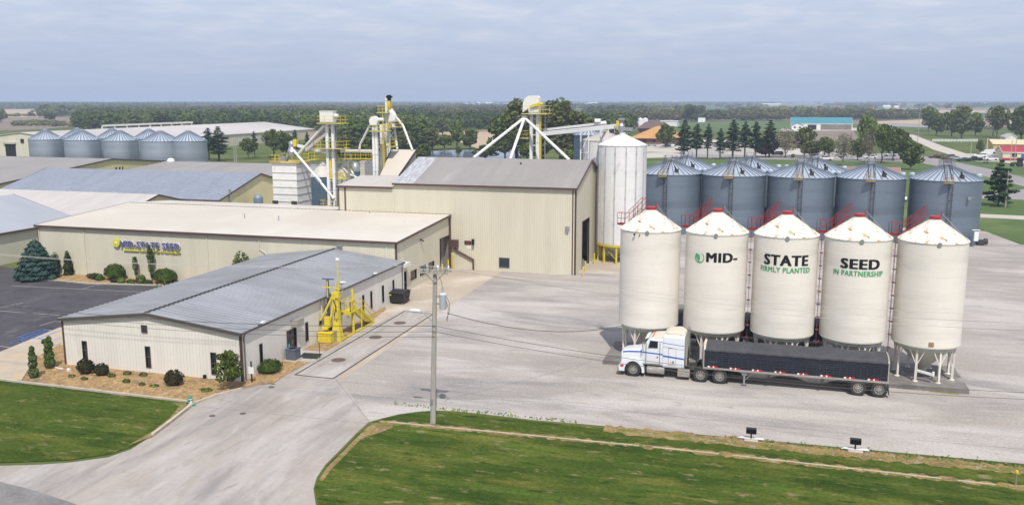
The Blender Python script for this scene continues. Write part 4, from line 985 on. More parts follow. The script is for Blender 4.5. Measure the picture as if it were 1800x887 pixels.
# ---- grey corrugated bins
def steel_bin(label, loc, r, ze, za, wallm, roofm, group, ribn=36, detail=True, rw=.12):
    t = thing('grain_bin', label, 'grain bin', loc, group); x, y, _ = loc
    MB().lathe([(r,0),(r,ze),(r-.02,ze+.02)], loc, 64).build('shell', wallm, t, smooth=True)
    rf = MB(); rf.lathe([(r+.12,ze-.02),(r+.12,ze+.04),(.62,za-.12),(.62,za),(.01,za+.02)], loc, 64); 
    rf.build('cone_roof', roofm, t)
    rr = MB()
    for k in range(ribn):
        a = 2*math.pi*k/ribn+.04; c, s = math.cos(a), math.sin(a)
        rr.beam((x+(r+.12)*c,y+(r+.12)*s,ze+.08),(x+.66*c,y+.66*s,za-.07),rw,.11)
    rr.build('roof_rib', M['bin_rib'], t)
    cp = MB(); cp.lathe([(.64,za-.02),(.64,za+.12),(.01,za+.16)], loc, 16); cp.build('cap', roofm, t)
    fl_ = MB(); fl_.lathe([(r+.03,ze-.18),(r+.05,ze-.18),(r+.05,ze-.02)], loc, 48); fl_.build('eave_band', M['bin_rib'], t)
    if detail:
        a = rad(-90); lx = x-.15
        ld = MB(); ladder(ld, (lx,y-r-.22,.4),(lx,y-r-.22,ze+.1),(1,0,0),.55,.36,.028)
        for j in range(8):
            z = 2+j*1.0; ld.box(lx-.36,y-r-.8,z,lx+.36,y-r-.77,z+.04); ld.box(lx-.36,y-r-.78,z,lx-.33,y-r-.2,z+.035); ld.box(lx+.33,y-r-.78,z,lx+.36,y-r-.2,z+.035)
        ld.build('cage_ladder', M['frame_dark'], t)
        rl = MB(); ladder(rl, (lx-.3,y-r+.05,ze+.2),(lx+.0,y-.7,za+.15),(1,0,0),.8,.5,.032)
        for s_ in (-1,1):
            rl.beam((lx-.3+s_*.55,y-r,ze+.9),(lx+s_*.55,y-.7,za+.75),.04)
            for k in range(5): c = Vector((lx-.3+s_*.55,y-r,ze+.25))+Vector((.3,r-.7,za-ze-.15))*k/4; rl.beam(c,c+Vector((0,0,.7)),.05)
        rl.build('roof_ladder', M['frame_dark'], t)
        pl = MB(); pl.box(lx-1.1,y-r-.95,ze-.25,lx+.2,y-r-.02,ze-.18); rail(pl,[(lx-1.1,y-r-.1,ze-.2),(lx-1.1,y-r-.95,ze-.2),(lx+.2,y-r-.95,ze-.2)],1.0,.6,.05)
        pl.build('landing', MATS['old_yellow'], t)
        rp_ = MB(); rail(rp_, [(x-1.0,y-1.0,za-.35),(x+1.0,y-1.0,za-.35),(x+1.0,y+1.0,za-.35),(x-1.0,y+1.0,za-.35)],1.0,1.0,.04,True); rp_.build('peak_rail', M['galv'], t)
        ht = MB(); hx_, hy_ = x+1.5, y-r+1.1; ht.box(hx_-.3,hy_-.3,ze+.3,hx_+.3,hy_+.35,ze+.95); ht.beam((hx_-.1,hy_-.3,ze+.9),(hx_-.3,hy_-.6,ze+1.4),.3,.06); ht.build('roof_hatch', M['frame_dark'], t)
    for a_ in (8,172,60,120):
        if not detail and a_ > 20: continue
        a2 = rad(a_); c, s = math.cos(a2), math.sin(a2); rv = r-.35
        vt = MB(); vt.lathe([(.22,0),(.22,.3),(.42,.32),(.42,.62),(.3,.75),(.01,.8)], (x+rv*c,y+rv*s,ze+.05), 12); vt.build('roof_vent', M['bin_roof'], t)
    return t
mat('old_yellow', (.45,.28,.06), .6, var=.3, scale=3)
gl = ['dark grey corrugated bin next to the tall white bin, first of the front row','dark grey corrugated bin behind the MID- hopper bin','dark grey corrugated bin behind the STATE hopper bin','dark grey corrugated bin behind the SEED hopper bin','dark grey corrugated bin at the right end of the front row of grey bins']
gx = [-16.2,-5.7,4.95,15.6,26.55]
g0 = steel_bin(gl[0], (gx[0],152.2,0), 5.2, 9.9, 12.1, M['bin_wall'], M['bin_roof'], 'grey corrugated bins behind the hopper bins')
for k in range(1,5): dup(g0, (gx[k],152.2,0), 0.0, gl[k])
for k, (x_, lb) in enumerate(((-14.6,'grey corrugated bin half hidden behind the leftmost front grey bin'),(-3.3,'grey corrugated bin in the back row between the second and third front bins'),(7.7,'grey corrugated bin in the back row between the third and fourth front bins'))):
    dup(g0, (x_,164.2,0), 0.0, lb)
# floodlight and control boxes on the last bin
q = (29.1, 152.2-4.85, 7.4)
lbx = MB(); lbx.box(q[0]-.2,q[1]-.5,q[2]-.2,q[0]+.2,q[1],q[2]+.2).beam((q[0],q[1]-.02,q[2]),(31.6,150.2,7.7),.06); tag(lbx.build('wall_light', M['galv'], org=q),'small light and conduit on the side of the rightmost grey bin','lamp')
cbx = MB(); cbx.box(30.2,147.0,1.0,30.8,147.4,2.4).box(29.9,147.2,2.6,31.0,147.4,2.7); tag(cbx.build('control_box', M['sign_white'], org=(30.5,147.2,1)),'white control boxes on the foot of the rightmost grey bin','control box')
fan = MB(); fan.box(31.2,149.4,.1,32.2,150.3,.8).tube((32.2,149.9,.6),(32.7,149.9,.6),.45,14); tag(fan.build('bin_fan', M['frame_dark'], org=(32.4,149.9,0)),'dark aeration fan on the ground beside the rightmost grey bin','fan')
# left group
L0 = steel_bin('shiny galvanised bin at the left end of the far group by the warehouse', (onY(85.7,300,228).x,228,0), 5.0, 9.95, 12.95, M['bin_wall_far'], M['bin_roof'], 'galvanised bins at the far left', 32, False, .24)
for px_, y_, sc_, lb in ((149.3,228,1.06,'shiny galvanised bin second from the left in the far left group'),(216,228,1.0,'shiny galvanised bin in the middle of the far left group'),(286,228,1.14,'wide galvanised bin with a faint rainbow sheen in the far left group'),(335,231,1.04,'galvanised bin at the right end of the far left group beside the pines'),
    (141.5,242,1.0,'galvanised bin peeking out behind the second bin of the far left group'),(202.3,242,1.0,'galvanised bin peeking out behind the middle bin of the far left group'),(266.3,242,1.0,'galvanised bin peeking out behind the wide bin of the far left group')):
    dup(L0, (onY(px_,300,y_).x,y_,0), 0.0, lb, (sc_,sc_,1.0))

M['tank_grey2'] = mat('tank_grey2', (.20,.25,.30), .5, .1)
M['panel_seamgrey'] = mat('panel_seamgrey', (.46,.46,.47), .5, .2, var=.1)
# ---- tall white bins on yellow legs
def tall_bin(label, x, y, r, zb, ze, za, wallm, legm, roofm):
    loc = (x,y,0); t = thing('tall_bin', label, 'grain bin', loc, 'tall pale bins beside the tan building')
    MB().lathe([(r,zb),(r,ze)], loc, 48).build('shell', wallm, t, smooth=True)
    MB().lathe([(r+.08,ze-.02),(r+.08,ze+.05),(.45,za),(.45,za+.25),(.01,za+.27)], loc, 24).build('cone_roof', roofm, t)
    rr = MB()
    for k in range(24):
        a = 2*math.pi*k/24; c, s = math.cos(a), math.sin(a); rr.beam((x+(r+.08)*c,y+(r+.08)*s,ze+.08),(x+.48*c,y+.48*s,za+.02),.05,.04)
    rr.build('roof_rib', roofm, t)
    sf = MB()
    for k in range(14):
        a = 2*math.pi*k/14+.1; c, s = math.cos(a), math.sin(a); sf.beam((x+(r+.05)*c,y+(r+.05)*s,zb),(x+(r+.05)*c,y+(r+.05)*s,ze),.12,.10,(c,s,0))
        for z in (5.5,9,12.5,15): 
            if zb < z < ze: sf.beam((x+(r+.07)*c,y+(r+.07)*s,z-.12),(x+(r+.07)*c,y+(r+.07)*s,z+.12),.2,.13,(c,s,0))
    sf.build('stiffener', M['panel_seamgrey'], t)
    MB().lathe([(r-.1,zb-.25),(r+.09,zb-.25),(r+.09,zb+.05)], loc, 48).build('ring_beam', legm, t)
    MB().lathe([(r-.15,zb-.1),(.35,.7),(.35,.4)], loc, 32).build('hopper', M['cream_shade'], t)
    for k in range(10):
        a = rad(18+36*k); c, s = math.cos(a), math.sin(a); R_ = r-.15
        MB().beam((x+R_*c,y+R_*s,0),(x+R_*c,y+R_*s,zb-.2),.22,.22,(c,s,0)).build('leg', legm, t)
    for k in range(0,10,2):
        a, a2 = rad(18+36*k), rad(54+36*k); R_ = r-.15
        MB().beam((x+R_*math.cos(a),y+R_*math.sin(a),zb-.3),(x+R_*math.cos(a2),y+R_*math.sin(a2),.5),.07).build('brace', legm, t)
    return t
TB = tall_bin('tall white panelled bin on yellow legs at the right end of the tan building', -19.5,121.4,3.25,2.55,15.95,17.35,M['panel_white'],M['yellow'],M['white_metal'])
tall_bin('tall beige-grey bin hidden behind the tall white bin', -23.6,131.0,3.25,2.5,16.15,17.3,M['panel_white'],M['galv'],M['panel_old'])
MB().box(-20.2+1.5,121.4-3.6,3.6,-18.2,121.4-3.1,4.7).build('panel_box', M['panel_white'], TB)
tb3 = steel_bin('slim blue-grey bin far behind the tall white bins', (-29.9,150,0), 2.5, 16.2, 17.3, M['blue_wall'], M['bin_roof'], None, 20, False)
# ladders / pipes on tall bins
# bollards
for (x_, y_, h_, lb) in ((1025,486,1.25,'yellow bollard right at the corner of the tall tan building'),(1029,476,1.25,'yellow bollard just behind the corner one at the tall building'),(1044.5,463,1.35,'yellow bollard at the far side of the open end door'),
                     (788,476.5,1.45,'yellow bollard in front of the open side door of the sign building'),(796.5,474,2.0,'tall yellow bollard at the foot of the brown leader box')):
    q = G(x_,y_); MB().tube((q.x,q.y,0),(q.x,q.y,h_),.10,12).lathe([(.10,0),(.06,.05),(.01,.07)],(q.x,q.y,h_),12)
    o = MB().tube((q.x,q.y,0),(q.x,q.y,h_),.10,12).lathe([(.10,0),(.06,.05),(.01,.07)],(q.x,q.y,h_),12).build('bollard', M['yellow'], org=(q.x,q.y,0)); tag(o, lb, 'bollard', 'yellow bollards at the doors')
q = Vector((-40.5,105.1,0)); o = MB().tube((-39.8,105.1,0),(-39.8,105.1,1.3),.09,12).build('bollard', M['yellow'], org=(-39.8,105.1,0)); tag(o,'yellow bollard at the near side of the open side door behind the pole top','bollard','yellow bollards at the doors')

q_ = XQ = onX(454,352,-89.0)
o = MB().lathe([(.1,1.0),(.85,1.4),(.85,4.6),(.5,5.1),(.01,5.2)],(q_.x,q_.y,0),18).build('air_tank', M['tank_grey2'], org=(q_.x,q_.y,0)); tag(o,'upright blue grey tank in front of the yellow gable end door','tank')
o = MB().box(q_.x-.5,q_.y-3.4,2.2,q_.x+1.2,q_.y-1.0,3.4).box(q_.x-.4,q_.y-3.2,0,q_.x+1.1,q_.y-1.2,2.2).beam((q_.x,q_.y-1.2,3.0),(q_.x,q_.y-.4,4.4),.3).build('compressor', M['ac_grey'], org=(q_.x,q_.y-2,0)); tag(o,'dark compressor machinery beside the upright tank at the yellow gable','machine')
o = MB().tube((q_.x+.5,q_.y-6.6,2.6),(q_.x+.5,q_.y-4.2,2.6),.55,14).box(q_.x,q_.y-6.3,0,q_.x+1,q_.y-4.5,2.1).build('propane_tank', M['sign_white'], org=(q_.x,q_.y-5,0)); tag(o,'white horizontal tank showing over the cream roof ridge','tank')
# ------------------------------------------------------------ seed handling towers
def leg_pair(mb, y, xs_, z0, z1, w=.38):
    for x in xs_: mb.box(x-w/2, y-w/2, z0, x+w/2, y+w/2, z1)
    z = z0+1.5
    while z < z1:
        for x in xs_: mb.box(x-w/2-.05,y-w/2-.05,z,x+w/2+.05,y+w/2+.05,z+.1)
        z += 2.4
    if len(xs_) > 1:
        z = z0+2
        while z < z1: mb.beam((xs_[0],y,z),(xs_[1],y,z),.08); z += 1.6
def platform(parent, x0, x1, y0, y1, z, h=1.1, m=None):
    mb = MB(); rail(mb, [(x0,y0,z),(x1,y0,z),(x1,y1,z),(x0,y1,z)], h, 1.3, .05, True)
    pl = mb.build('platform_rail', m or M['yellow'], parent); MB().box(x0,y0,z-.06,x1,y1,z-.02).build('deck', M['galv'], pl); return pl
XY = lambda px_, py_, Y: onY(px_, py_, Y)
# dryer
DR = thing('grain_dryer', 'white ribbed box shaped dryer tower left of the elevator legs', 'dryer', (-72,124,0), None)
dz1 = 12.3
db = MB(); db.box(-74.1,122,0,-69.9,126.4,dz1); db.build('housing', M['white_metal'], DR)
dbr = MB()
for k in range(7): z = 4.2+k*1.12; dbr.box(-74.18,121.92,z,-69.82,126.45,z+.09)
dbr.box(-74.25,121.85,dz1-.1,-69.75,126.5,dz1+.12)
dbr.build('band', M['panel_old'], DR)
dbx = MB(); dbx.box(-74.4,121.7,dz1+.3,-74.1+4.3,121.8,dz1+.45); dbx.box(-74.35,121.75,dz1+.12,-69.7,126.55,dz1+.2); dbx.build('top_deck', mat('deck_rust',(.50,.38,.14),.7,var=.3,scale=2), DR)
dp_ = MB(); rail(dp_, [(-74.2,121.9,dz1+.2),(-74.2,126.4,dz1+.2),(-69.9,126.4,dz1+.2),(-69.9,123.5,dz1+.2)],1.15,1.0,.05); rail(dp_, [(-74.2,121.9,dz1+.2),(-72.6,121.9,dz1+.2)],1.1,.8,.05); dp_.build('roof_rail', M['yellow'], DR)
dd_ = MB(); a = XY(513,256,123.5); dd_.lathe([(.55,-1.6),(.75,-.9),(.45,-.2),(.5,.3),(.35,.7),(.01,.75)], tuple(a), 14); dd_.beam((a.x-1.3,123.5,dz1+.2),(a.x-.2,123.5,a.z-.5),.5,.4); dd_.box(a.x-2.0,123,dz1+.2,a.x-1.0,124,dz1+1.0); dd_.build('distributor', M['galv'], DR)
dg = MB(); dg.box(a.x+.45,123.1,a.z-.1,a.x+.95,123.9,a.z+1.0); dg.build('belt_guard', M['yellow'], DR)
for k, xx in enumerate((-73.7,-70.4)): MB().box(xx-.4,121.6,7.05-.9+0,xx+.4,121.99,7.2-.6).build('burner_box', M['frame_dark'], DR)
# elevator 1
E1 = thing('bucket_elevator', 'white twin leg elevator with three yellow platforms beside the dryer', 'elevator', (-63,121,0), 'bucket elevators')
x1a, x1b = XY(577.5,300,121).x, XY(587.5,300,121).x
em = MB(); leg_pair(em,121,[x1a,x1b],0,18.9,.42); em.build('leg_casing', M['white_metal'], E1)
eh = MB(); eh.box(x1a-.9,120.5,18.7,x1b+.35,121.6,20.35).box(x1a-.95,120.45,20.3,x1b+.4,121.65,20.42); eh.tube((x1b+.4,121,19.7),(x1b+1.0,121,19.7),.28,10); eh.build('head', M['white_metal'], E1)
platform(E1, x1a-1.15, x1b+2.0, 119.9, 122.4, 18.55)
platform(E1, x1a-1.7, x1b+2.1, 119.9, 122.4, 14.85)
platform(E1, x1a-1.1, x1b+.6, 119.9, 122.2, 6.0)
el = MB(); ladder(el,(x1b+.5,120.9,6),(x1b+.5,120.9,18.5),(0,1,0),.5,.4,.035); el.build('ladder', M['galv'], E1)
def spout(parent, pts, r=.2, m=None, name='spout'):
    mb = MB(); mb.path([tuple(p) for p in pts], r, 10)
    for p in pts[1:-1]: mb.lathe([(.01,-r*1.1),(r*1.1,0),(.01,r*1.1)], tuple(p), 10)
    return mb.build(name, m or M['white_metal'], parent)
spout(E1, [XY(570.5,220,121), XY(523,272,123)], .2)
sp2 = MB(); sp2.beam(XY(575,234,121), XY(539,264,122.5), .55, .5); sp2.build('chute', M['panel_old'], E1)
sp3 = MB(); sp3.beam(XY(574,222,122), XY(550,248,122.6), .9, .1); sp3.build('walkway_plate', M['panel_old'], E1)
spout(E1, [XY(514,262,123.3), XY(560,316,121.5), XY(587,349,120.6)], .19)
k_ = XY(560,316,121.5); MB().tube(XY(556,311,121.6), XY(564,321,121.4), .33, 10).build('spout_valve', M['galv'], E1)
# catwalk and conveyor between the towers
CW = thing('catwalk', 'yellow catwalk with a pale conveyor running between the two elevator towers', 'catwalk', (-60,120,0))
cw = MB(); pA = XY(545,281,122.4); pB = XY(600,279,121.6); pC = XY(655,279.5,119.2)
for a, b in ((pA,pB),(pB,pC)):
    cw.beam(a,b,.9,.08); o_ = Vector((0,.45,0))
    rail(cw,[a-o_,b-o_],1.15,1.1,.05); rail(cw,[a+o_,b+o_],1.15,1.1,.05)
cw.build('deck_rail', M['yellow'], CW)
cv = MB(); a = XY(524,256,123.2); b = XY(575,268,121.8); cv.beam(a,b,.4,.4); cv.beam(XY(600,265,121.4), XY(655,265.5,119), .5,.42); cv.build('conveyor', M['panel_white'], CW)
tr_ = MB()
n_ = 9
for k in range(n_):
    a = pA+(pC-pA)*k/n_; b = pA+(pC-pA)*(k+1)/n_; dn = Vector((0,0,-.9))
    tr_.beam(a+dn,b+dn,.07); tr_.beam(a,b+dn,.05); tr_.beam(a+dn,b,.05)
for f_ in (.3,.62): c = pA+(pC-pA)*f_; tr_.beam((c.x,c.y,0),(c.x,c.y,c.z),.16)
tr_.build('truss', M['galv'], CW)
# bins and tanks under the catwalk
def tank(name, label, cx_, y, r, zb, ze, za, wm_, rm_, cat='tank', legs=False):
    t = thing(name, label, cat, (cx_,y,0)); MB().lathe([(r,zb),(r,ze)],(cx_,y,0),32).build('shell', wm_, t, smooth=True)
    if za-ze > .9*r: MB().lathe([(r,ze),(r*.96,ze+(za-ze)*.4),(r*.75,ze+(za-ze)*.75),(r*.4,za-.05),(.01,za)],(cx_,y,0),24).build('dome', rm_, t, smooth=True)
    else:
        MB().lathe([(r+.1,ze-.02),(.35,za),(.35,za+.2),(.01,za+.22)],(cx_,y,0),24).build('cone_roof', rm_, t)
    if legs:
        MB().lathe([(r,zb),(.2,zb-1.2)],(cx_,y,0),16).build('hopper', wm_, t)
    return t
q = XY(568,309,138); t_ = tank('storage_bin','blue-grey round bin with beige cone roof behind the elevator leg',q.x,138,2.4,0,q.z,XY(559,287,138).z,M['blue_wall'],M['panel_old'],'grain bin')
lm = MB(); 
for k in range(7): lm.box(q.x-.9,138-2.2+.28*k,q.z+.12+.22*k,q.x-.2,138-2.1+.28*k,q.z+.28+.22*k)
lm.build('roof_step', M['panel_old'], t_)
q = XY(625,301,134); tank('storage_bin','small blue-grey tank with a grey dome behind the low shed roof',q.x,134,.85,0,q.z,XY(625,285,134).z,M['blue_wall'],M['galv'],'tank')
o = MB().box(XY(641,300,131).x,131,0,XY(656,300,131).x,132.5,XY(648,284,131).z).build('duct_cabinet', M['galv'], org=(XY(648,300,131).x,131,0)); tag(o,'flat grey metal cabinet standing behind the thin elevator legs','cabinet')
mb = MB(); x0, x1 = XY(633,300,132).x, XY(641,300,132).x; zt_ = XY(637,283,132).z
for k in range(9): mb.box(x0+.04*(k%2),132,zt_-.5*(k+1)+.04,x1,133,zt_-.5*k)
o = mb.build('louvre_stack', M['beige_siding'], org=(x0,132,0)); tag(o,'beige stack of louvred panels between the dome tank and the grey cabinet','louvre panels')
q = XY(604,300,122.5)
FC = thing('seed_cleaner','white seed cleaner with yellow guard and bent spouts above the low shed roof','machine',(q.x,122.5,0))
zb = XY(604,312,122.5).z
mb = MB(); mb.box(q.x-1.2,121.9,zb,q.x+.6,123.4,zb+1.5); mb.lathe([(.55,0),(.35,.8),(.01,.9)],(q.x+.3,122.6,zb+1.5),12); mb.build('housing', M['white_metal'], FC)
mb = MB(); a = XY(611,290,122); mb.beam(a, XY(620,300,122), .5,.35); mb.build('belt_guard', M['yellow'], FC)
spout(FC,[XY(617,297,121.5),XY(622,309,121.2),XY(630,314,120.5)],.16); spout(FC,[XY(600,292,122),XY(612,304,121.5),XY(620,309,121)],.14)
mb = MB(); pz = XY(604,314,121).z; mb.box(q.x-1.6,121.0,pz-.1,q.x+1.3,121.9,pz); rail(mb,[(q.x-1.6,121.0,pz),(q.x+1.3,121.0,pz)],.9,.8,.06); mb.box(q.x-1.5,121,pz,q.x-1.2,121.3,pz+3.0); mb.build('platform', M['yellow'], FC)
mb = MB()
for dx in (-1.5,-.6,.2,1.1): mb.box(q.x+dx-.06,122.9,0,q.x+dx+.06,123.1,pz+3.6)
mb.beam((q.x-1.5,123,pz+3.4),(q.x+1.1,123,pz+3.4),.1); mb.beam((q.x-1.5,123,pz+1.6),(q.x+1.1,123,pz+1.6),.1); mb.build('frame', M['galv'], FC)
# middle towers
T2 = thing('bucket_elevator','short white twin leg elevator with rounded head and yellow platforms above the low shed','elevator',(-56,118.3,0),'bucket elevators')
xa, xb = XY(657.4,260,118.3).x, XY(662.4,260,118.3).x
mb = MB(); leg_pair(mb,118.3,[xa,xb],8,XY(660,216,118.3).z,.36); mb.build('leg_casing', M['white_metal'], T2)
hz0 = XY(658,220,118.3).z; hzt = XY(658,204,118.3).z; xm = (xa+xb)/2
mb = MB(); mb.prism([(xm+1.05*math.cos(t)*.62-.05,117.9,hz0+.5+(hzt-hz0-.5)*max(0,math.sin(t))) for t in [math.pi*k/12 for k in range(13)]]+[(xm-.5,117.9,hz0),(xm+.4,117.9,hz0)],(0,.8,0)); mb.tube((xm+.6,118.3,hz0+.8),(xm+1.4,118.3,hz0+.8),.25,10); mb.build('head', M['white_metal'], T2)
platform(T2, XY(651,230,118).x, XY(678.5,230,118).x, 117.6,120.0, XY(660,231,118).z,.95)
spout(T2,[XY(652,217,118.3),XY(633,254,119.5),XY(632,262,119.6)],.16)
mb = MB(); ladder(mb,(xb+.9,118.6,hz0-6.5),(xb+.9,118.6,hz0),(0,1,0),.4,.4,.03); mb.build('ladder', M['yellow'], T2)
T3 = thing('bucket_elevator','tallest slender elevator leg with a black motor on top above the low shed','elevator',(-55,121.5,0),'bucket elevators')
mb = MB()
for px_, pt_, Y in ((670,219,121.5),(675.3,218,121.5)): q = XY(px_,pt_,Y); mb.box(q.x-.18,Y-.18,8,q.x+.18,Y+.18,q.z)
q = XY(679.6,172,124); mb.box(q.x-.2,123.8,9,q.x+.2,124.2,q.z); mb.lathe([(.3,0),(.3,.3)],(q.x,124,q.z-.4),10); 
q2 = XY(684,230,124); mb.box(q2.x-.16,123.8,9,q2.x+.16,124.2,q2.z+1.5)
mb.build('leg_casing', M['white_metal'], T3)
a = XY(684,176,124); MB().tube((a.x,124,a.z-.1),(a.x,124,a.z+.75),.3,12).box(a.x-.35,123.7,a.z+.3,a.x+.42,124.3,a.z+.6).build('motor', M['black'], T3)
MB().box(a.x-.2,123.6,a.z-1.6,a.x+.25,124.3,a.z-.15).build('belt_guard', M['yellow'], T3)
platform(T3, XY(666.8,199,124).x, XY(688,199,124).x, 122.9,125, XY(680,198.5,123).z, 1.0)
platform(T3, XY(681,223,123).x, XY(703,223,123).x, 122.3,124.6, XY(690,223.5,122.5).z, .85)
platform(T3, XY(660,258,120.5).x, XY(692,258,120.5).x, 119.8,122.2, XY(676,258.5,120).z, 1.05)
b = XY(690,203,124); mb = MB(); mb.loft([(b.x-.5,.5,b.z-1.2,b.z+.9,.3,124),(b.x+.2,.5,b.z-1.0,b.z+.7,.3,124),(b.x+.55,.4,b.z-.9,b.z+.1,.3,124)]); mb.tube((b.x,124,b.z-1.2),(b.x+.0,124,b.z-2.0),.4,12,.25); mb.build('head', M['white_metal'], T3)
spout(T3,[XY(688,192,124),XY(695.5,205,124)],.2); spout(T3,[XY(695.5,205,124),XY(708.5,221,123.8),XY(725,264,123)],.17); spout(T3,[XY(693,222,124),XY(698.5,262,123.5)],.17)
mb = MB(); ladder(mb,(XY(676.5,240,120.8).x,120.8,12.5),(XY(676.5,240,120.8).x,120.8,17.2),(0,1,0),.45,.35,.04); ladder(mb,(a.x-.6,123,17.2),(a.x-.6,123,20),(0,1,0),.45,.35,.03); mb.build('ladder', M['yellow'], T3)
mb = MB(); mb.beam(XY(684,232,123),XY(692,246,121),.08); mb.beam(XY(692,230,123),XY(684,246,121),.08); mb.build('brace', M['galv'], T3)
# tower over the tall building
T4 = thing('bucket_elevator','white twin leg elevator with big rounded hood rising behind the tall building roof','elevator',(-33,126,0),'bucket elevators')
xa, xb = XY(934,250,126).x, XY(945.7,250,126).x
mb = MB(); leg_pair(mb,126,[xa],0,XY(934,200,126).z,.42); leg_pair(mb,126,[xb],0,XY(934,200,126).z,.52); 
for z in (13.8,15.5,17.0,18.2): mb.beam((xa,126,z),(xb,126,z),.12)
mb.build('leg_casing', M['white_metal'], T4)
z0_, z1_ = XY(935,201,126).z, XY(935,168,126).z; xl_, xr2 = XY(920.5,180,126).x, XY(949.5,180,126).x; H_h = z1_-z0_
mb = MB(); mb.prism([(xl_,125.4,z0_+.25),(xl_+.05,125.4,z0_+H_h*.62),(xl_+.35,125.4,z0_+H_h*.85),(xl_+.85,125.4,z1_-.04),(xl_+1.5,125.4,z1_),(xr2-.35,125.4,z1_-.02),(xr2-.08,125.4,z1_-.3),(xr2,125.4,z0_+H_h*.6),(xr2-.1,125.4,z0_),(xa-.25,125.4,z0_),(xa-.3,125.4,z0_+.9)],(0,1.2,0)); mb.build('hood', M['white_metal'], T4)
MB().beam((xb-.9,125.2,z0_+H_h*.42),(xb+.6,125.2,z0_+H_h*.58),.25,.35).tube((xb+.5,125.2,z0_+H_h*.55),(xb+.9,125.2,z0_+H_h*.55),.22,10).build('belt_guard', M['yellow'], T4)
platform(T4, XY(916,200,125).x, XY(963,200,125).x, 124.8,127.4, XY(940,200.5,125).z, 1.15)
platform(T4, XY(914.5,243,126).x, XY(932,243,126).x, 125.2,127, XY(924,243,126).z, 1.1)
mb = MB(); ladder(mb,(xb+.45,125.8,12),(xb+.45,125.8,z0_),(0,1,0),.5,.35,.05); mb.build('ladder', M['yellow'], T4)
mb = MB(); mb.tube((XY(958,250,126).x,126,10),(XY(958,250,126).x,126,z0_),.07,8); 
for z in (14,15.5,17,18.5): mb.beam((xb,126,z),(XY(958,250,126).x,126,z),.06)
mb.build('conduit', M['galv'], T4)
hub = XY(922,207,125.5); mb = MB(); mb.lathe([(.2,-.5),(.42,-.1),(.42,.25),(.2,.5),(.01,.52)],tuple(hub),12); mb.build('distributor', M['white_metal'], T4)
for p in ((833,277),(897,279.5),(1001,281.5)): spout(T4,[hub, onY(p[0],p[1],118.4)],.21)
for p in ((833,277),(897,279.5),(1001,281.5)): q = onY(p[0],p[1],118.4); MB().lathe([(.3,-.3),(.3,.05),(.01,.06)],tuple(q),12).build('roof_boot', M['galv'], T4)
CV = thing('bridge_conveyor','long white inclined conveyor from the tall tower to the white bins','conveyor',(-27,125,0))
a = XY(955,235,126); b = XY(1086,221.5,121.6)
MB().beam(a,b,.5,.62).build('trough', M['panel_white'], CV)
a2 = XY(955,228.3,127.2); b2 = XY(1057,217,124.0); mb = MB(); mb.beam(a2,b2,.4,.32); mb.tube(b2,b2+Vector((.7,0,.1)),.28,10); mb.build('upper_conveyor', M['panel_white'], CV)
mb = MB(); mb.box(b2.x-.9,b2.y-.3,b2.z+.2,b2.x-.1,b2.y+.3,b2.z+.65); mb.build('motor', M['sign_white'], CV)
MB().box(b.x-.15,121.2,b.z-.5,b.x+.25,122.1,b.z+.75).build('belt_guard', M['yellow'], CV)
c = XY(1092,221,121.5); mb = MB(); mb.lathe([(.25,-.95),(.5,-.6),(.5,.0),(.28,.3),(.28,.7),(.5,.75),(.5,1.0),(.01,1.02)],tuple(c),12); mb.beam((c.x+.3,121.5,c.z-.4),(c.x+1.6,121.5,c.z-.5),.5,.45); mb.build('discharge_head', M['galv'], CV)
mb = MB()
for px_, Y in ((1022,127.6),(1056,124.5)):
    p = onY(px_,300,Y); f_ = (px_-955)/(1086-955); zz = a.z+(b.z-a.z)*f_-.3
    mb.beam((p.x,Y-.7,0),(p.x,Y-.7,zz),.16); mb.beam((p.x+.9,Y+.5,0),(p.x+.9,Y+.5,zz),.16)
    for z in (3,7,11,14.5): mb.beam((p.x,Y-.7,z),(p.x+.9,Y+.5,z),.08); mb.beam((p.x,Y-.7,z),(p.x+.9,Y+.5,min(zz,z+2.5)),.06)
mb.build('support', M['panel_white'], CV)
mb = MB(); mb.beam(XY(1075,214+5,122),XY(1100,233,119.5),.05); mb.beam((c.x-.9,121.5,17.2),(c.x-.9,121.5,c.z-.2),.1); mb.beam((c.x+.9,121.5,17.0),(c.x+.9,121.5,c.z-.5),.1); mb.build('strut', M['galv'], CV)
spout(CV,[b2+Vector((0,0,-.2)),Vector((-23.6,131,17.4))],.16)
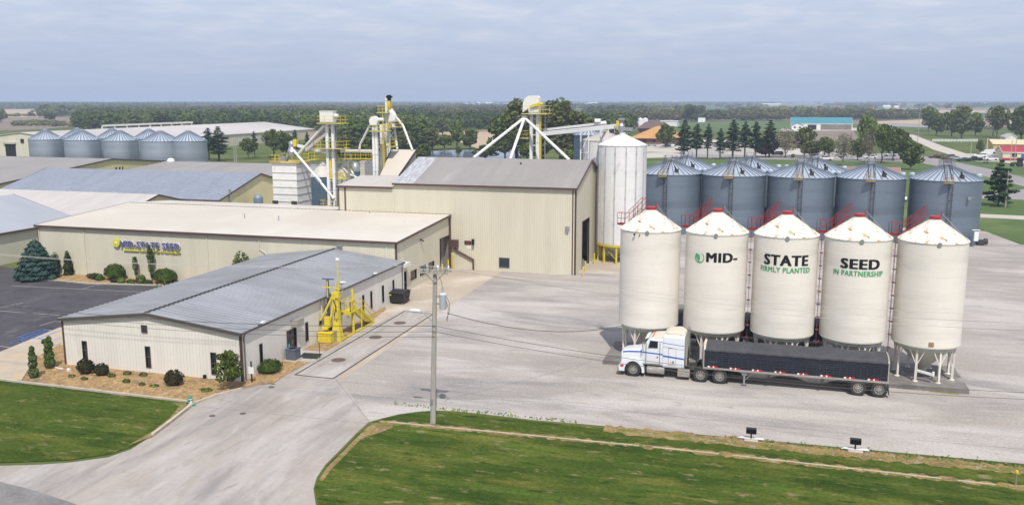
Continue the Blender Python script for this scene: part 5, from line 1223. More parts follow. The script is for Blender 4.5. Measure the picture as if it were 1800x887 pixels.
# ------------------------------------------------------------ truck and trailer
def wheel(parent, x, ys, z, r=.60, w=.28, out=-1, chrome=True, name='wheel'):
    """ys: near face Y; out=-1 faces the camera"""
    y = ys; g = MB(); n = 28
    y2 = y - out*w
    def ring(rr, yy): return [(x+rr*math.cos(2*math.pi*k/n), yy, z+rr*math.sin(2*math.pi*k/n)) for k in range(n)]
    prof = [(r*.60,y),(r*.92,y),(r,y-out*.05),(r,y2+out*.05),(r*.92,y2),(r*.60,y2)]
    vs = []; fs = []
    for rr, yy in prof: vs += ring(rr, yy)
    m_ = len(prof)
    for j in range(m_):
        for k in range(n): a, b = j*n+k, j*n+(k+1)%n; c, d = ((j+1)%m_)*n+(k+1)%n, ((j+1)%m_)*n+k; fs.append((a,b,c,d))
    g.add(vs, fs); wh = g.build(name, M['tyre'], parent, smooth=True)
    rm_ = MB(); vs = []; fs = []
    prof = [(r*.61,y-out*.01),(r*.56,y-out*.02),(r*.50,y-out*.10),(r*.26,y-out*.11),(r*.22,y+out*.02),(.001,y+out*.03)]
    for rr, yy in prof: vs += ring(rr, yy)
    for j in range(len(prof)-1):
        for k in range(n): fs.append((j*n+k, j*n+(k+1)%n, (j+1)*n+(k+1)%n, (j+1)*n+k))
    rm_.add(vs, fs); rm_.build('rim', M['chrome'], wh, smooth=True)
    hl_ = MB()
    for k in range(10):
        t = 2*math.pi*k/10; hl_.tube((x+r*.40*math.cos(t),y-out*.088,z+r*.40*math.sin(t)),(x+r*.40*math.cos(t),y-out*.12,z+r*.40*math.sin(t)),r*.075,8)
    hl_.build('hand_hole', M['black'], wh)
    return wh
YT = 69.0
def tractor():
    t = thing('semi_truck', 'white long nosed semi truck with blue stripes facing left', 'truck', (-8.4,YT+1.25,0))
    y0, y1 = YT, YT+2.5; yc = YT+1.25
    W = 'truck_white'
    hd = MB(); hd.loft([(-10.92,.62,.95,1.55,.2,yc),(-10.86,.80,.85,1.90,.3,yc),(-10.55,.86,.85,2.06,.3,yc),(-9.8,.93,.95,2.16,.28,yc),(-9.1,1.0,1.05,2.30,.25,yc)],6); hd.build('hood', M[W], t, smooth=True)
    gr = MB(); gr.box(-11.0,yc-.48,.95,-10.9,yc+.48,1.75); gr.build('grille', M['chrome'], t)
    fd = MB()
    for s_ in (0,1):
        ya = y0+.02 if s_ == 0 else y1-.62; yb = ya+.60
        P = []; cx_, cz_ = -9.85,.52
        for k in range(13): a = rad(195-k*18.5*1.0); P.append((cx_+.78*math.cos(a)*1.02, cz_+.80*math.sin(a)))
        P = [(-10.98,.42),(-11.02,.8),(-10.85,1.12),(-10.5,1.30)] + [(-10.2,1.47),(-9.8,1.52),(-9.42,1.42),(-9.13,1.16),(-8.97,.78),(-8.93,.38)] + [(-9.14,.38),(-9.15,.66),(-9.28,.98),(-9.54,1.22),(-9.85,1.31),(-10.16,1.22),(-10.42,.98),(-10.54,.66),(-10.55,.42)]
        fd.prism([(p[0],ya,p[1]) for p in P],(0,yb-ya,0))
    fd.build('fender', M[W], t)
    hl_ = MB(); hl_.loft([(-11.04,.18,.72,.92,.06,y0+.38),(-10.7,.22,.72,.98,.06,y0+.30)]); hl_.build('headlight', M['chrome'], t)
    tsg = MB().box(-10.88,y0+.0,.78,-10.62,y0+.019,.96); tsg.build('turn_signal', M['reflect_red'], t)
    bp_ = MB(); bp_.loft([(-11.15,1.12,.30,.68,.1,yc),(-10.95,1.22,.28,.70,.1,yc)]); bp_.build('bumper', M['chrome'], t)
    cb_ = MB(); cb_.loft([(-9.15,1.02,1.1,2.35,.12,yc),(-9.05,1.06,1.05,2.55,.15,yc),(-8.72,1.08,1.0,3.12,.25,yc),(-8.45,1.10,1.0,3.24,.28,yc),(-7.5,1.14,1.0,3.34,.28,yc)],6); cb_.build('cab', M[W], t, smooth=True)
    wsd = MB(); wsd.add([(-9.085,yc-.85,2.46),(-9.085,yc+.85,2.46),(-8.76,yc+.78,3.08),(-8.76,yc-.78,3.08)],[(0,1,2,3)]); wsd.prism([(-9.10,yc-.85,2.44),(-9.10,yc+.85,2.44),(-8.77,yc+.78,3.08),(-8.77,yc-.78,3.08)],(.01,0,-.01)); wsd.build('windshield', M['glass'], t)
    vs_ = MB(); vs_.prism([(-8.98,yc-.92,3.12),(-8.98,yc+.92,3.12),(-8.68,yc+.92,3.24),(-8.68,yc-.92,3.24)],(0,0,.03)); vs_.build('visor', M[W], t)
    sl = MB(); sl.loft([(-7.5,1.2,.95,3.5,.22,yc),(-7.4,1.22,.92,3.62,.25,yc),(-6.3,1.24,.92,3.66,.25,yc),(-5.8,1.24,.95,3.60,.25,yc)],6); sl.build('sleeper', M[W], t, smooth=True)
    rf = MB(); rf.loft([(-7.45,.75,3.5,3.62,.05,yc),(-7.1,1.02,3.5,3.86,.16,yc),(-6.2,1.05,3.5,3.90,.18,yc),(-5.85,1.02,3.5,3.70,.14,yc)],5); rf.build('roof_fairing', M['dusty'], t, smooth=True)
    rc_ = MB(); rc_.loft([(-8.55,.8,3.2,3.27,.03,yc),(-8.2,.95,3.22,3.36,.06,yc),(-7.5,1.0,3.25,3.42,.08,yc)],5); rc_.build('cab_roof_panel', M['dusty'], t, smooth=True)
    dr_ = MB(); s0 = yc-1.145
    w_ = MB(); w_.prism([(-8.68,y0+.092,2.50),(-7.92,y0+.086,2.50),(-7.92,y0+.125,3.02),(-8.55,y0+.135,3.02)],(0,.03,0)); w_.build('side_window', M['glass'], t)
    for x_ in (-8.85,-7.75): dr_.box(x_-.012,y0+.075,1.15,x_+.012,y0+.13,2.95)
    dr_.box(-8.85,y0+.08,1.14,-7.75,y0+.12,1.165); dr_.box(-7.98,y0+.06,1.75,-7.86,y0+.1,1.80); dr_.build('door_seam', M['frame_dark'], t)
    st = MB()
    for (z, h) in ((2.10,.09),):
        st.prism([(-10.75,y0+.40,1.88),(-10.75,y0+.40,1.96),(-10.2,y0+.34,2.05),(-10.2,y0+.34,1.98)],(0,.05,0))
        st.prism([(-10.2,y0+.335,1.97),(-9.15,y0+.235,2.03),(-9.15,y0+.235,2.12),(-10.2,y0+.335,2.05)],(0,.05,0))
        st.prism([(-9.12,y0+.178,2.02),(-7.5,y0+.09,1.96),(-7.5,y0+.09,2.05),(-9.12,y0+.178,2.11)],(0,.05,0))
        st.prism([(-7.48,y0+.022,1.85),(-5.82,y0-.001,1.72),(-5.82,y0-.001,1.83),(-7.48,y0+.022,1.98)],(0,.03,0))
        st.prism([(-8.6,y0+.155,3.05),(-7.5,y0+.10,3.0),(-7.5,y0+.10,3.03),(-8.6,y0+.155,3.09)],(0,.05,0))
        st.prism([(-7.48,y0+.022,2.96),(-5.82,y0-.001,2.82),(-5.82,y0-.001,2.86),(-7.48,y0+.022,3.0)],(0,.03,0))
        st.prism([(-7.48,y0+.022,2.66),(-5.82,y0-.001,2.52),(-5.82,y0-.001,2.54),(-7.48,y0+.022,2.68)],(0,.03,0))
    st.build('stripe', M['blue_stripe'], t)
    pn = MB()
    for (xa_,xb_,za_,zb_) in ((-7.05,-6.45,1.2,2.6),):
        for q in ((xa_,za_,xa_+.015,zb_),(xb_-.015,za_,xb_,zb_),(xa_,zb_-.015,xb_,zb_),(xa_,za_,xb_,za_+.015)): pn.box(q[0],y0+.0,q[1],q[2],y0+.03,q[3])
    pn.box(-6.72,y0-.003,1.36,-6.62,y0+.02,1.55); pn.build('panel_seam', M['frame_dark'], t)
    MB().box(-6.88,y0-.003,1.40,-6.80,y0+.02,1.48).build('marker_light', M['reflect_red'], t)
    for k in range(5): MB().loft([(-8.42,.05,3.30,3.37,.02,yc-.8+.4*k),(-8.30,.05,3.30,3.36,.02,yc-.8+.4*k)]).build('roof_marker', M['reflect_red'], t)
    for ya in (y0+.42, y1-.42):
        tk = MB(); tk.tube((-8.75,ya,.62),(-7.35,ya,.62),.33,22)
        for x_ in (-8.6,-8.05,-7.5): tk.tube((x_-.03,ya,.62),(x_+.03,ya,.62),.345,22)
        tk.build('fuel_tank', M['chrome'], t, smooth=True)
    bx_ = MB(); bx_.box(-6.3,y0+.12,.30,-5.35,y0+.75,.95); bx_.box(-6.3,y0+.05,.58,-5.35,y0+.12,.62); bx_.build('tool_box', M['chrome'], t)
    ex = MB()
    for ya in (y0+.22, y1-.22): MB().tube((-5.66,ya,1.2),(-5.66,ya,3.9),.085,14).tube((-5.66,ya,1.9),(-5.66,ya,2.9),.12,14).build('exhaust_stack', M['chrome'], t, smooth=True)
    fr = MB()
    for ya in (yc-.45, yc+.37): fr.box(-10.9,ya,.55,-2.2,ya+.08,.85)
    fr.box(-5.7,y0+.3,.85,-4.9,y1-.3,.95); fr.box(-4.4,yc-.4,.85,-3.0,yc+.4,1.02); fr.box(-2.55,y0+.1,.7,-2.5,y0+.65,.78); fr.box(-5.75,yc-.9,1.0,-5.6,yc+.9,2.2)
    fr.tube((-5.5,yc,1.0),(-4.3,yc+.2,1.5),.05,6); fr.box(-9.9,yc-1.0,.45,-9.75,yc+1.0,.6); fr.build('chassis', M['frame_dark'], t)
    mf = MB(); mf.box(-2.38,y0+.02,.25,-2.34,y0+.62,1.0); mf.build('mud_flap', M['black'], t); MB().box(-2.38,y1-.62,.25,-2.34,y1-.02,1.0).build('mud_flap', M['black'], t)
    mr_ = MB(); mr_.box(-9.12,y0-.22,2.35,-9.06,y0-.02,2.95); mr_.beam((-9.1,y0-.1,2.9),(-8.95,y0+.15,2.95),.03); mr_.beam((-9.1,y0-.1,2.35),(-9.0,y0+.15,2.3),.03); mr_.build('mirror', M['chrome'], t)
    an = MB(); an.tube((-9.2,y0+.2,2.9),(-9.35,y0+.05,4.1),.012,5); an.build('antenna', M['black'], t)
    for x_ in (-9.85,): wheel(t, x_, y0+.04, .60); wheel(t, x_, y1-.04, .60, out=1)
    for x_ in (-4.50,-3.02):
        wheel(t, x_, y0+.0, .60, w=.58); wheel(t, x_, y1-.0, .60, w=.58, out=1)
    return t
def trailer():
    t = thing('grain_trailer', 'black hopper grain trailer with dark grey tarp coupled behind the white truck', 'trailer', (2.5,YT+1.25,0))
    y0, y1 = YT, YT+2.55; yc = YT+1.275; x0, x1 = -4.3, 9.2
    sd = MB(); sd.box(x0,y0,1.30,x1,y0+.06,2.68); sd.box(x0,y1-.06,1.30,x1,y1,2.68)
    for k in range(29):
        x_ = x0+(x1-x0)*k/28; sd.box(x_-.02,y0-.025,1.31,x_+.02,y0,2.67)
    for z in (1.62,1.98,2.32): sd.box(x0,y0-.012,z,x1,y0-.0005,z+.02)
    sd.build('side_panel', M['black_paint'], t)
    sm = MB()
    for k in range(28): x_ = x0+(x1-x0)*(k+.5)/28; sm.box(x_-.14,y0-.032,2.28,x_+.14,y0-.026,2.31)
    for z in (1.55,1.75,1.95,2.12,2.45): sm.box(x0+.1,y0-.031,z,x1-.1,y0-.0255,z+.012)
    for k in range(29): x_ = x0+(x1-x0)*k/28; sm.box(x_-.006,y0-.034,1.33,x_+.006,y0-.0262,2.66)
    sm.build('panel_seam', M['seam_grey'], t)
    ms = MB(); n = 9
    P = [(y0+.0,2.60)] + [(yc-1.275*math.cos(math.pi*k/n)*1.0, 2.68+.40*math.sin(math.pi*k/n)) for k in range(n+1)] + [(y1,2.60)]
    tp = MB(); nx = 28; vs = []; fs = []
    r2 = random.Random(4)
    for i in range(nx+1):
        x_ = x0+.12+(x1-x0-.2)*i/nx
        for (yy, zz) in P: vs.append((x_, yy-(.03 if yy < yc else -.03), zz+(.035 if i % 2 else 0)+r2.uniform(-.012,.012)))
    m_ = len(P)
    for i in range(nx):
        for k in range(m_-1): fs.append((i*m_+k, i*m_+k+1, (i+1)*m_+k+1, (i+1)*m_+k))
    tp.add(vs, fs); tp.build('tarp', M['tarp'], t, smooth=True)
    for (xa_, xb_, nm, mm) in ((x0-.02,x0+.14,'front_cap',M['dusty']),(x1-.08,x1+.06,'rear_arch',M['alu'])):
        c = MB()
        if nm == 'front_cap': c.prism([(xa_,yy,zz+.03) for yy, zz in P],(xb_-xa_,0,0))
        else:
            for a, b in zip(P, P[1:]): c.beam((xb_-.05,a[0],a[1]+.02),(xb_-.05,b[0],b[1]+.02),.10,.07)
        c.build(nm, mm, t)
    rl = MB(); rl.box(x0-.03,y0-.035,1.14,x1+.05,y0+.05,1.30); rl.box(x0-.03,y1-.05,1.14,x1+.05,y1+.035,1.30)
    for x_ in (x0-.04,x1-.02):
        rl.box(x_,y0-.04,1.14,x_+.1,y0+.06,2.72); rl.box(x_,y1-.06,1.14,x_+.1,y1+.04,2.72)
    rl.box(x1+.0,y0+.06,1.14,x1+.05,y1-.06,1.35); rl.build('side_rail', M['alu'], t)
    MB().box(x0,y0+.06,1.3,x0+.05,y1-.06,2.7).build('front_wall', M['alu'], t); MB().box(x1-.05,y0+.06,1.3,x1,y1-.06,2.7).build('tailgate', M['alu'], t)
    for k in range(8):
        xs_ = x0+.35+k*1.68
        a = MB(); b = MB(); c = [xs_, xs_+.14, xs_+.36, xs_+.52, xs_+.76]
        a.box(c[1]+.03,y0-.05,1.30,c[2],y0-.028,1.42); a.box(c[3],y0-.05,1.30,c[4],y0-.028,1.42); a.build('red_reflector', M['reflect_red'], t)
        b.box(c[0],y0-.05,1.30,c[1],y0-.028,1.42); b.box(c[2]+.02,y0-.05,1.30,c[3]-.03,y0-.028,1.42); b.build('white_reflector', M['reflect_white'], t)
    hp = MB()
    for xc_ in (-.1,4.1):
        vs = [(xc_-1.9,y0+.1,1.2),(xc_+1.9,y0+.1,1.2),(xc_+1.9,y1-.1,1.2),(xc_-1.9,y1-.1,1.2),(xc_-.5,yc-.5,.5),(xc_+.5,yc-.5,.5),(xc_+.5,yc+.5,.5),(xc_-.5,yc+.5,.5)]
        hp.add(vs,[(0,1,2,3),(4,7,6,5),(0,4,5,1),(1,5,6,2),(2,6,7,3),(3,7,4,0)])
    hp.build('hopper', M['galv'], t)
    un = MB(); un.box(x0,yc-.5,.98,x1,yc-.38,1.14); un.box(x0,yc+.38,.98,x1,yc+.5,1.14); un.box(6.5,yc-1.1,.75,9.1,yc+1.1,.98)
    for x_ in (.7,4.6): un.box(x_-.1,y0,.82,x_+.1,y0+.12,1.14)
    un.build('underframe', M['frame_dark'], t)
    lg = MB(); lg.box(-1.35,y0+.1,.85,-.95,y0+.3,1.14); lg.box(-1.22,y0+.12,.12,-1.08,y0+.26,1.0); lg.box(-1.35,y0+.05,.08,-.95,y0+.35,.12); lg.beam((-1.1,y0+.2,.45),(-.4,y0+.25,1.1),.05); lg.box(-1.22,y1-.3,.12,-1.08,y1-.15,1.0); lg.beam((-1.15,y0+.2,.95),(-1.15,y1-.2,.95),.08); lg.build('landing_gear', M['galv'], t)
    lr = MB(); lr.beam((x0-.12,y0+.3,1.4),(x0-.12,y0+.3,2.8),.04); lr.beam((x0-.12,y0+.8,1.4),(x0-.12,y0+.8,2.8),.04)
    for k in range(6): lr.beam((x0-.12,y0+.3,1.5+k*.27),(x0-.12,y0+.8,1.5+k*.27),.03)
    lr.build('end_ladder', M['galv'], t)
    for x_ in (7.18,8.66): wheel(t, x_, y0+.0, .60, w=.58); wheel(t, x_, y1-.0, .60, w=.58, out=1)
    mf = MB(); mf.beam((9.25,y0+.3,1.1),(9.38,y0+.3,.2),.6,.03,(1,0,0)); mf.build('mud_flap', M['black'], t); MB().beam((9.25,y1-.3,1.1),(9.38,y1-.3,.2),.6,.03,(1,0,0)).build('mud_flap', M['black'], t)
    return t
TR = tractor(); TL = trailer()
dup(TR, (-8.4+.6,YT+11.6,0), 0, 'grey semi truck parked behind the cream hopper bins', over={'truck_white': M['truck_grey']})
dup(TL, (2.5-.1,YT+11.6,0), 0, 'dark grain trailer standing behind the cream hopper bins, mostly hidden')

# ------------------------------------------------------------ utility pole and wires
pb_ = G(761,744); pt_ = pb_+Vector((.32,.05,0)); PZ = 10.9
UPo = thing('utility_pole', 'weathered wooden utility pole with crossarm, transformer and street lamp', 'utility pole', pb_)
mb = MB(); mb.tube(tuple(pb_), (pt_.x,pt_.y,PZ+.15), .20, 16, .135); mb.build('pole', M['wood_pole'], UPo, smooth=True)
mb = MB(); mb.beam((pt_.x-1.2,pt_.y-.15,PZ-.1),(pt_.x+1.2,pt_.y-.15,PZ-.1),.1,.13); mb.beam((pt_.x-1.1,pt_.y-.28,PZ-.25),(pt_.x+1.0,pt_.y-.28,PZ-.25),.09,.12)
mb.build('crossarm', M['wood_pole'], UPo)
mb = MB(); mb.beam((pt_.x-.75,pt_.y-.2,PZ-.2),(pt_.x,pt_.y-.18,PZ-.95),.05); mb.beam((pt_.x+.75,pt_.y-.2,PZ-.2),(pt_.x,pt_.y-.18,PZ-.95),.05); mb.build('brace', M['galv'], UPo)
ins = [(-1.0,0),(-.55,0),(.25,0),(1.0,0)]
for dx, _ in ins:
    MB().lathe([(.03,0),(.03,.12),(.07,.14),(.05,.2),(.07,.22),(.03,.28),(.01,.3)],(pt_.x+dx,pt_.y-.15,PZ-.03),10).build('insulator', M['sign_white'] if dx > 0 else M['galv'], UPo)
for dx in (-.8,-.35,.75): MB().tube((pt_.x+dx,pt_.y-.3,PZ-.2),(pt_.x+dx+.2,pt_.y-.42,PZ+.12),.04,8).build('cutout', M['galv'], UPo)
tx = MB(); tx.lathe([(.22,0),(.24,.04),(.24,.95),(.25,.97),(.25,1.03),(.17,1.1),(.01,1.12)],(pt_.x+.52,pt_.y,8.15),24); tx.build('transformer', mat('tank_grey',(.52,.57,.62),.4,var=.06), UPo, smooth=True)
MB().lathe([(.05,0),(.09,.05),(.05,.12),(.09,.17),(.05,.25),(.07,.3),(.01,.36)],(pt_.x+.50,pt_.y,9.33),10).build('bushing', M['galv'], UPo)
MB().beam((pt_.x+.05,pt_.y,8.5),(pt_.x+.3,pt_.y,8.5),.08).beam((pt_.x+.05,pt_.y,9.0),(pt_.x+.3,pt_.y,9.0),.08).build('bracket', M['galv'], UPo)
mb = MB(); xx = pt_.x+.52
mb.path([(xx+.28,pt_.y,9.0),(xx+.5,pt_.y-.1,8.6),(xx+.45,pt_.y,8.0),(xx+.2,pt_.y,7.4)],.02,5); mb.build('jumper_wire', M['cable'], UPo); mb = MB(); mb.path([(xx+.25,pt_.y,8.7),(xx+.38,pt_.y,8.2),(xx+.3,pt_.y,7.3)],.018,5); mb.build('jumper_wire', M['cable'], UPo); mb = MB()
mb.path([(pt_.x+.3,pt_.y-.3,PZ-.3),(pt_.x+.5,pt_.y-.2,10.1),(pt_.x+.5,pt_.y,9.6)],.015,5); mb.build('jumper_wire', M['cable'], UPo)
mb = MB(); mb.path([(pt_.x-.1,pt_.y-.1,7.15),(pt_.x-.7,pt_.y-.2,7.75),(pt_.x-1.0,pt_.y-.25,7.95)],.035,8); mb.build('lamp_arm', M['galv'], UPo)
MB().loft([(pt_.x-1.75,.08,7.95,8.03,.03,pt_.y-.25),(pt_.x-1.5,.17,7.9,8.1,.07,pt_.y-.25),(pt_.x-1.0,.1,7.92,8.05,.04,pt_.y-.25)]).build('street_lamp', M['sign_white'], UPo, smooth=True)
MB().box(pb_.x-.10,pb_.y-.24,1.5,pb_.x+.10,pb_.y-.165,1.85).build('tag', M['galv'], UPo)
def wire(a, b, sag, label, r=.012, n=36, m=None):
    a = Vector(a); b = Vector(b); P = []
    for k in range(n+1):
        t = k/n; p = a+(b-a)*t; p.z -= sag*4*t*(1-t); P.append(p)
    mb = MB(); mb.path(P, r, 5); o = mb.build('cable', m or MATS['wire_light'], org=tuple(a)); tag(o, label, 'cable', 'overhead lines')
mat('wire_light', (.48,.46,.44), .5); mat('wire_dark', (.05,.05,.05), .5)
for i, (dx, dy, zz) in enumerate(((-1.0,-.15,.28),(-.55,-.15,.28),(.25,-.15,.28))):
    q = ('near','middle','far')[i]
    yy = pt_.y-.5+.5*i
    wire((pt_.x+dx,pt_.y-.15,PZ+.2),(pt_.x+52,yy,PZ+.35-.55*i),1.2+.15*i,('topmost','second','third')[i]+' thin overhead line running right from the pole across the cream bins', .010)
    if i < 2: wire((pt_.x+dx,pt_.y-.15,PZ+.2),(pt_.x-55,yy,PZ+.1),1.0,('topmost','second')[i]+' thin overhead line running left from the pole top', .013)
for i, z in enumerate((7.0,6.6,6.25)):
    wire((pt_.x,pt_.y-.2,z),(pt_.x-55,pt_.y-.2,z+.3),1.25,('upper','middle','lower')[i]+' dark line running left from the middle of the pole over the office', .014 if i else .02, m=MATS['wire_dark'])
    if i != 2: wire((pt_.x,pt_.y-.2,z),(pt_.x+52,pt_.y-.2,z+.1),1.6,('upper','lower')[i]+' dark line running right from the middle of the pole in front of the truck', .016, m=MATS['wire_dark'])
wire((pt_.x+.8,pt_.y,7.9),(-11.3,73.8,3.0),.9,'twisted dark service line dropping from the transformer to the leftmost cream bin', .022, m=MATS['wire_dark'])

# ------------------------------------------------------------ yellow sampling probe with stair
PR = thing('sampling_probe', 'yellow truck sampling probe with stair and platform beside the office', 'machine', (-37.8,72,0))
g = G(594,598); gx_, gy_ = g.x, g.y
mb = MB(); mb.add([(gx_-.52,gy_-.4,0),(gx_+.46,gy_-.4,0),(gx_+.46,gy_+.4,0),(gx_-.52,gy_+.4,0),(gx_-.25,gy_-.22,2.1),(gx_+.22,gy_-.22,2.1),(gx_+.22,gy_+.22,2.1),(gx_-.25,gy_+.22,2.1)],
    [(0,3,2,1),(4,5,6,7),(0,1,5,4),(1,2,6,5),(2,3,7,6),(3,0,4,7)]); mb.box(gx_-.26,gy_-.24,2.1,gx_+.24,gy_+.24,3.0); mb.build('pedestal', M['yellow'], PR)
mb = MB(); mb.tube((gx_,gy_,3.0),(gx_,gy_,4.5),.2,14); mb.box(gx_-.35,gy_-.3,4.1,gx_+.35,gy_+.3,4.6); mb.build('mast', M['yellow'], PR)
mb = MB(); mb.beam((gx_-.15,gy_-.35,4.45),(gx_-1.35,gy_-.7,2.0),.11,.14); mb.beam((gx_-.3,gy_+.0,4.2),(gx_-1.45,gy_-.4,1.9),.1); mb.beam((gx_-.05,gy_-.35,4.1),(gx_-.55,gy_-.5,1.6),.12,.16); mb.beam((gx_-.2,gy_-.4,4.5),(gx_+.15,gy_-.4,2.2),.14); mb.build('boom', M['yellow'], PR)
mb = MB(); mb.box(gx_-.95,gy_-.75,1.4,gx_-.4,gy_-.35,2.35); mb.box(gx_-1.2,gy_-.8,1.15,gx_-.6,gy_-.5,1.5); mb.build('probe_head', M['yellow'], PR)
mb = MB(); mb.path([(gx_-1.4,gy_-.6,1.95),(gx_-1.7,gy_-.8,1.0),(gx_-1.9,gy_-.8,.75)],.07,8); mb.path([(gx_-.5,gy_+.2,4.3),(gx_-1.2,gy_-.2,2.9),(gx_-1.65,gy_-.6,.9)],.05,8); mb.path([(gx_-.1,gy_-.5,4.0),(gx_+.2,gy_-.5,3.3),(gx_-.05,gy_-.5,2.4)],.04,8); mb.build('hose', M['black'], PR)
mb = MB(); mb.beam((gx_-1.5,gy_+.3,4.95),(gx_+.5,gy_-.2,4.95),.1,.12); mb.beam((gx_,gy_,4.6),(gx_,gy_,5.5),.1); mb.tube((gx_-1.0,gy_+.2,4.0),(gx_-1.0,gy_+.2,5.5),.06,8); mb.build('top_arm', M['yellow'], PR)
g2 = G(577,602); mb = MB(); mb.box(g2.x-.85,g2.y-.35,.08,g2.x+.45,g2.y+.4,.95); mb.box(g2.x-.9,g2.y-.4,.93,g2.x+.5,g2.y+.45,1.0); mb.build('control_cabinet', M['yellow'], PR)
mb = MB(); mb.box(g2.x+.1,g2.y+.42,.0,g2.x+.6,g2.y+.9,1.05); mb.build('pump_box', M['galv'], PR)
# platform post, platform and stair going down away from the camera
px0, py0 = -37.55, 75.0
mb = MB(); mb.tube((px0,py0,0),(px0,py0,4.3),.13,14); mb.build('platform_post', M['yellow'], PR)
mb = MB(); mb.box(px0-.9,py0-.9,2.15,px0+.2,py0+1.2,2.25); mb.box(px0-.95,py0-.95,2.0,px0+.25,py0-.85,2.32); 
rail(mb,[(px0-.85,py0-.85,2.2),(px0+.15,py0-.85,2.2),(px0+.15,py0+1.2,2.2)],1.1,1.0,.06); rail(mb,[(px0-.85,py0-.85,2.2),(px0-.85,py0+1.2,2.2)],1.1,1.0,.06); mb.build('platform', M['yellow'], PR)
mb = MB(); s0, s1 = py0+1.2, py0+4.3
for xx in (px0-.85,px0+.15):
    mb.beam((xx,s0,2.15),(xx,s1,.05),.07,.25)
    for h in (.55,1.1): mb.beam((xx,s0,2.2+h),(xx,s1,.1+h),.055)
    for k in range(4): f_ = k/3; mb.beam((xx,s0+(s1-s0)*f_,2.15-2.1*f_),(xx,s0+(s1-s0)*f_,3.3-2.1*f_),.055)
for k in range(11): f_ = (k+.5)/11; mb.box(px0-.85,s0+(s1-s0)*f_-.11,2.15-2.1*f_-.02,px0+.15,s0+(s1-s0)*f_+.11,2.15-2.1*f_+.03)
mb.beam((px0+.15,s1,.1),(px0+.15,py0-2.6,.1),.12,.14); mb.beam((px0+.15,s0+.3,0),(px0+.15,s0+.3,2.2),.1); mb.beam((px0-.85,s0+.3,0),(px0-.85,s0+.3,2.2),.1); mb.build('stair', M['yellow'], PR)
for (pp, h_, lb, kind) in (((601,592),7.1,'tall thin yellow mast with a small white lamp beside the sampling probe','mast'),):
    g = G(*pp); x_, y_ = -38.6, 74.2
    t = thing('lamp_mast', lb, kind, (x_,y_,0)); mb = MB(); mb.tube((x_,y_,0),(x_,y_,7.2),.10,10,.07); mb.build('mast', M['yellow'], t)
    MB().loft([(x_-.12,.1,7.15,7.4,.05,y_),(x_+.2,.1,7.15,7.36,.05,y_)]).build('lamp_head', M['sign_white'], t)
t = thing('utility_mast','grey steel mast with a short crossbar and dish at the office wall behind the probe','mast',(-38.95,72.9,0))
mb = MB(); mb.box(-39.05,72.7,0,-38.85,72.9,5.7); mb.box(-39.5,72.75,5.6,-38.3,72.85,5.72); mb.build('mast', M['ac_grey'], t)
mb = MB(); mb.path([(-38.7,75.2,3.9),(-38.7,75.2,4.6),(-39.0,75.0,4.9)],.04,8); mb.lathe([(.05,0),(.38,.18),(.40,.2),(.05,.03)],(-38.6,75.0,4.75),16); mb.build('dish', M['tank_grey'] if 'tank_grey' in M else MATS['tank_grey'], t)
# dumpster
g = G(697,534); DX, DY = g.x+.1, g.y+.6
DU = thing('dumpster','black lidded dumpster on the concrete beside the white office wall','dumpster',(DX,DY,0))
mb = MB(); mb.add([(DX-.85,DY-.75,.18),(DX+.8,DY-.75,.18),(DX+.8,DY+.75,.18),(DX-.85,DY+.75,.18),(DX-1.05,DY-.95,1.25),(DX+.95,DY-.95,1.25),(DX+.95,DY+.95,1.25),(DX-1.05,DY+.95,1.25)],
    [(0,3,2,1),(4,5,6,7),(0,1,5,4),(1,2,6,5),(2,3,7,6),(3,0,4,7)]); mb.box(DX-1.1,DY-.15,.7,DX+1.0,DY+.15,.85); mb.build('body', M['plastic_black'], DU)
mb = MB(); mb.prism([(DX-1.12,DY-1.02,1.25),(DX+1.0,DY-1.02,1.25),(DX+1.0,DY,1.42),(DX+1.0,DY+1.02,1.32),(DX-1.12,DY+1.02,1.32),(DX-1.12,DY,1.42)],(0,0,.05)); mb.build('lid', M['plastic_black'], DU)
MB().box(DX-.95,DY-.975,1.0,DX-.55,DY-.94,1.12).build('sticker', M['sign_yellow'], DU)
for a, b in ((-.7,-.65),(.65,-.65),(-.7,.65),(.65,.65)): MB().tube((DX+a-.05,DY+b,.1),(DX+a+.05,DY+b,.1),.1,12).build('wheel', M['galv'], DU)
# air conditioner
g = G(510,632); AX, AY = -38.55, g.y
AC = thing('air_conditioner','boxy grey blue air conditioner unit on a pad by the office door','air conditioner',(AX,AY,0))
MB().box(AX-.6,AY-.6,.03,AX+.6,AY+.6,.12).build('pad', M['concrete_kerb'], AC)
MB().loft([(AX-.46,.46,.13,1.02,.06,AY),(AX+.46,.46,.13,1.02,.06,AY)]).build('casing', M['ac_grey'], AC)
MB().box(AX-.5,AY-.5,1.0,AX+.5,AY+.5,1.07).build('top', M['ac_grey'], AC); MB().lathe([(.36,1.075),(.30,1.10),(.01,1.10)],(AX,AY,0),20).build('fan_grille', M['black'], AC)
tag(MB().prism([tuple(G(524,629,.034)),tuple(G(558,630.5,.034)),tuple(G(566,621.5,.034)),tuple(G(534,619.5,.034))],(0,0,.02)).build('door_mat', M['plastic_black']),'dark rubber mat in front of the office entrance','mat')
tag(MB().prism([tuple(G(512,634,.0)),tuple(G(556,637,.0)),tuple(G(572,617,.0)),tuple(G(530,615.5,.0))],(0,0,.033)).build('entrance_slab', M['concrete']), kind='structure')
g = G(562,630); t = thing('small_sign','thin dark post with a small yellow head standing in front of the sampling probe','post',g)
MB().tube((g.x,g.y,0),(g.x,g.y,1.5),.025,6).build('post', M['black'], t); MB().box(g.x-.08,g.y-.03,1.5,g.x+.08,g.y+.03,1.8).build('head', M['yellow'], t)
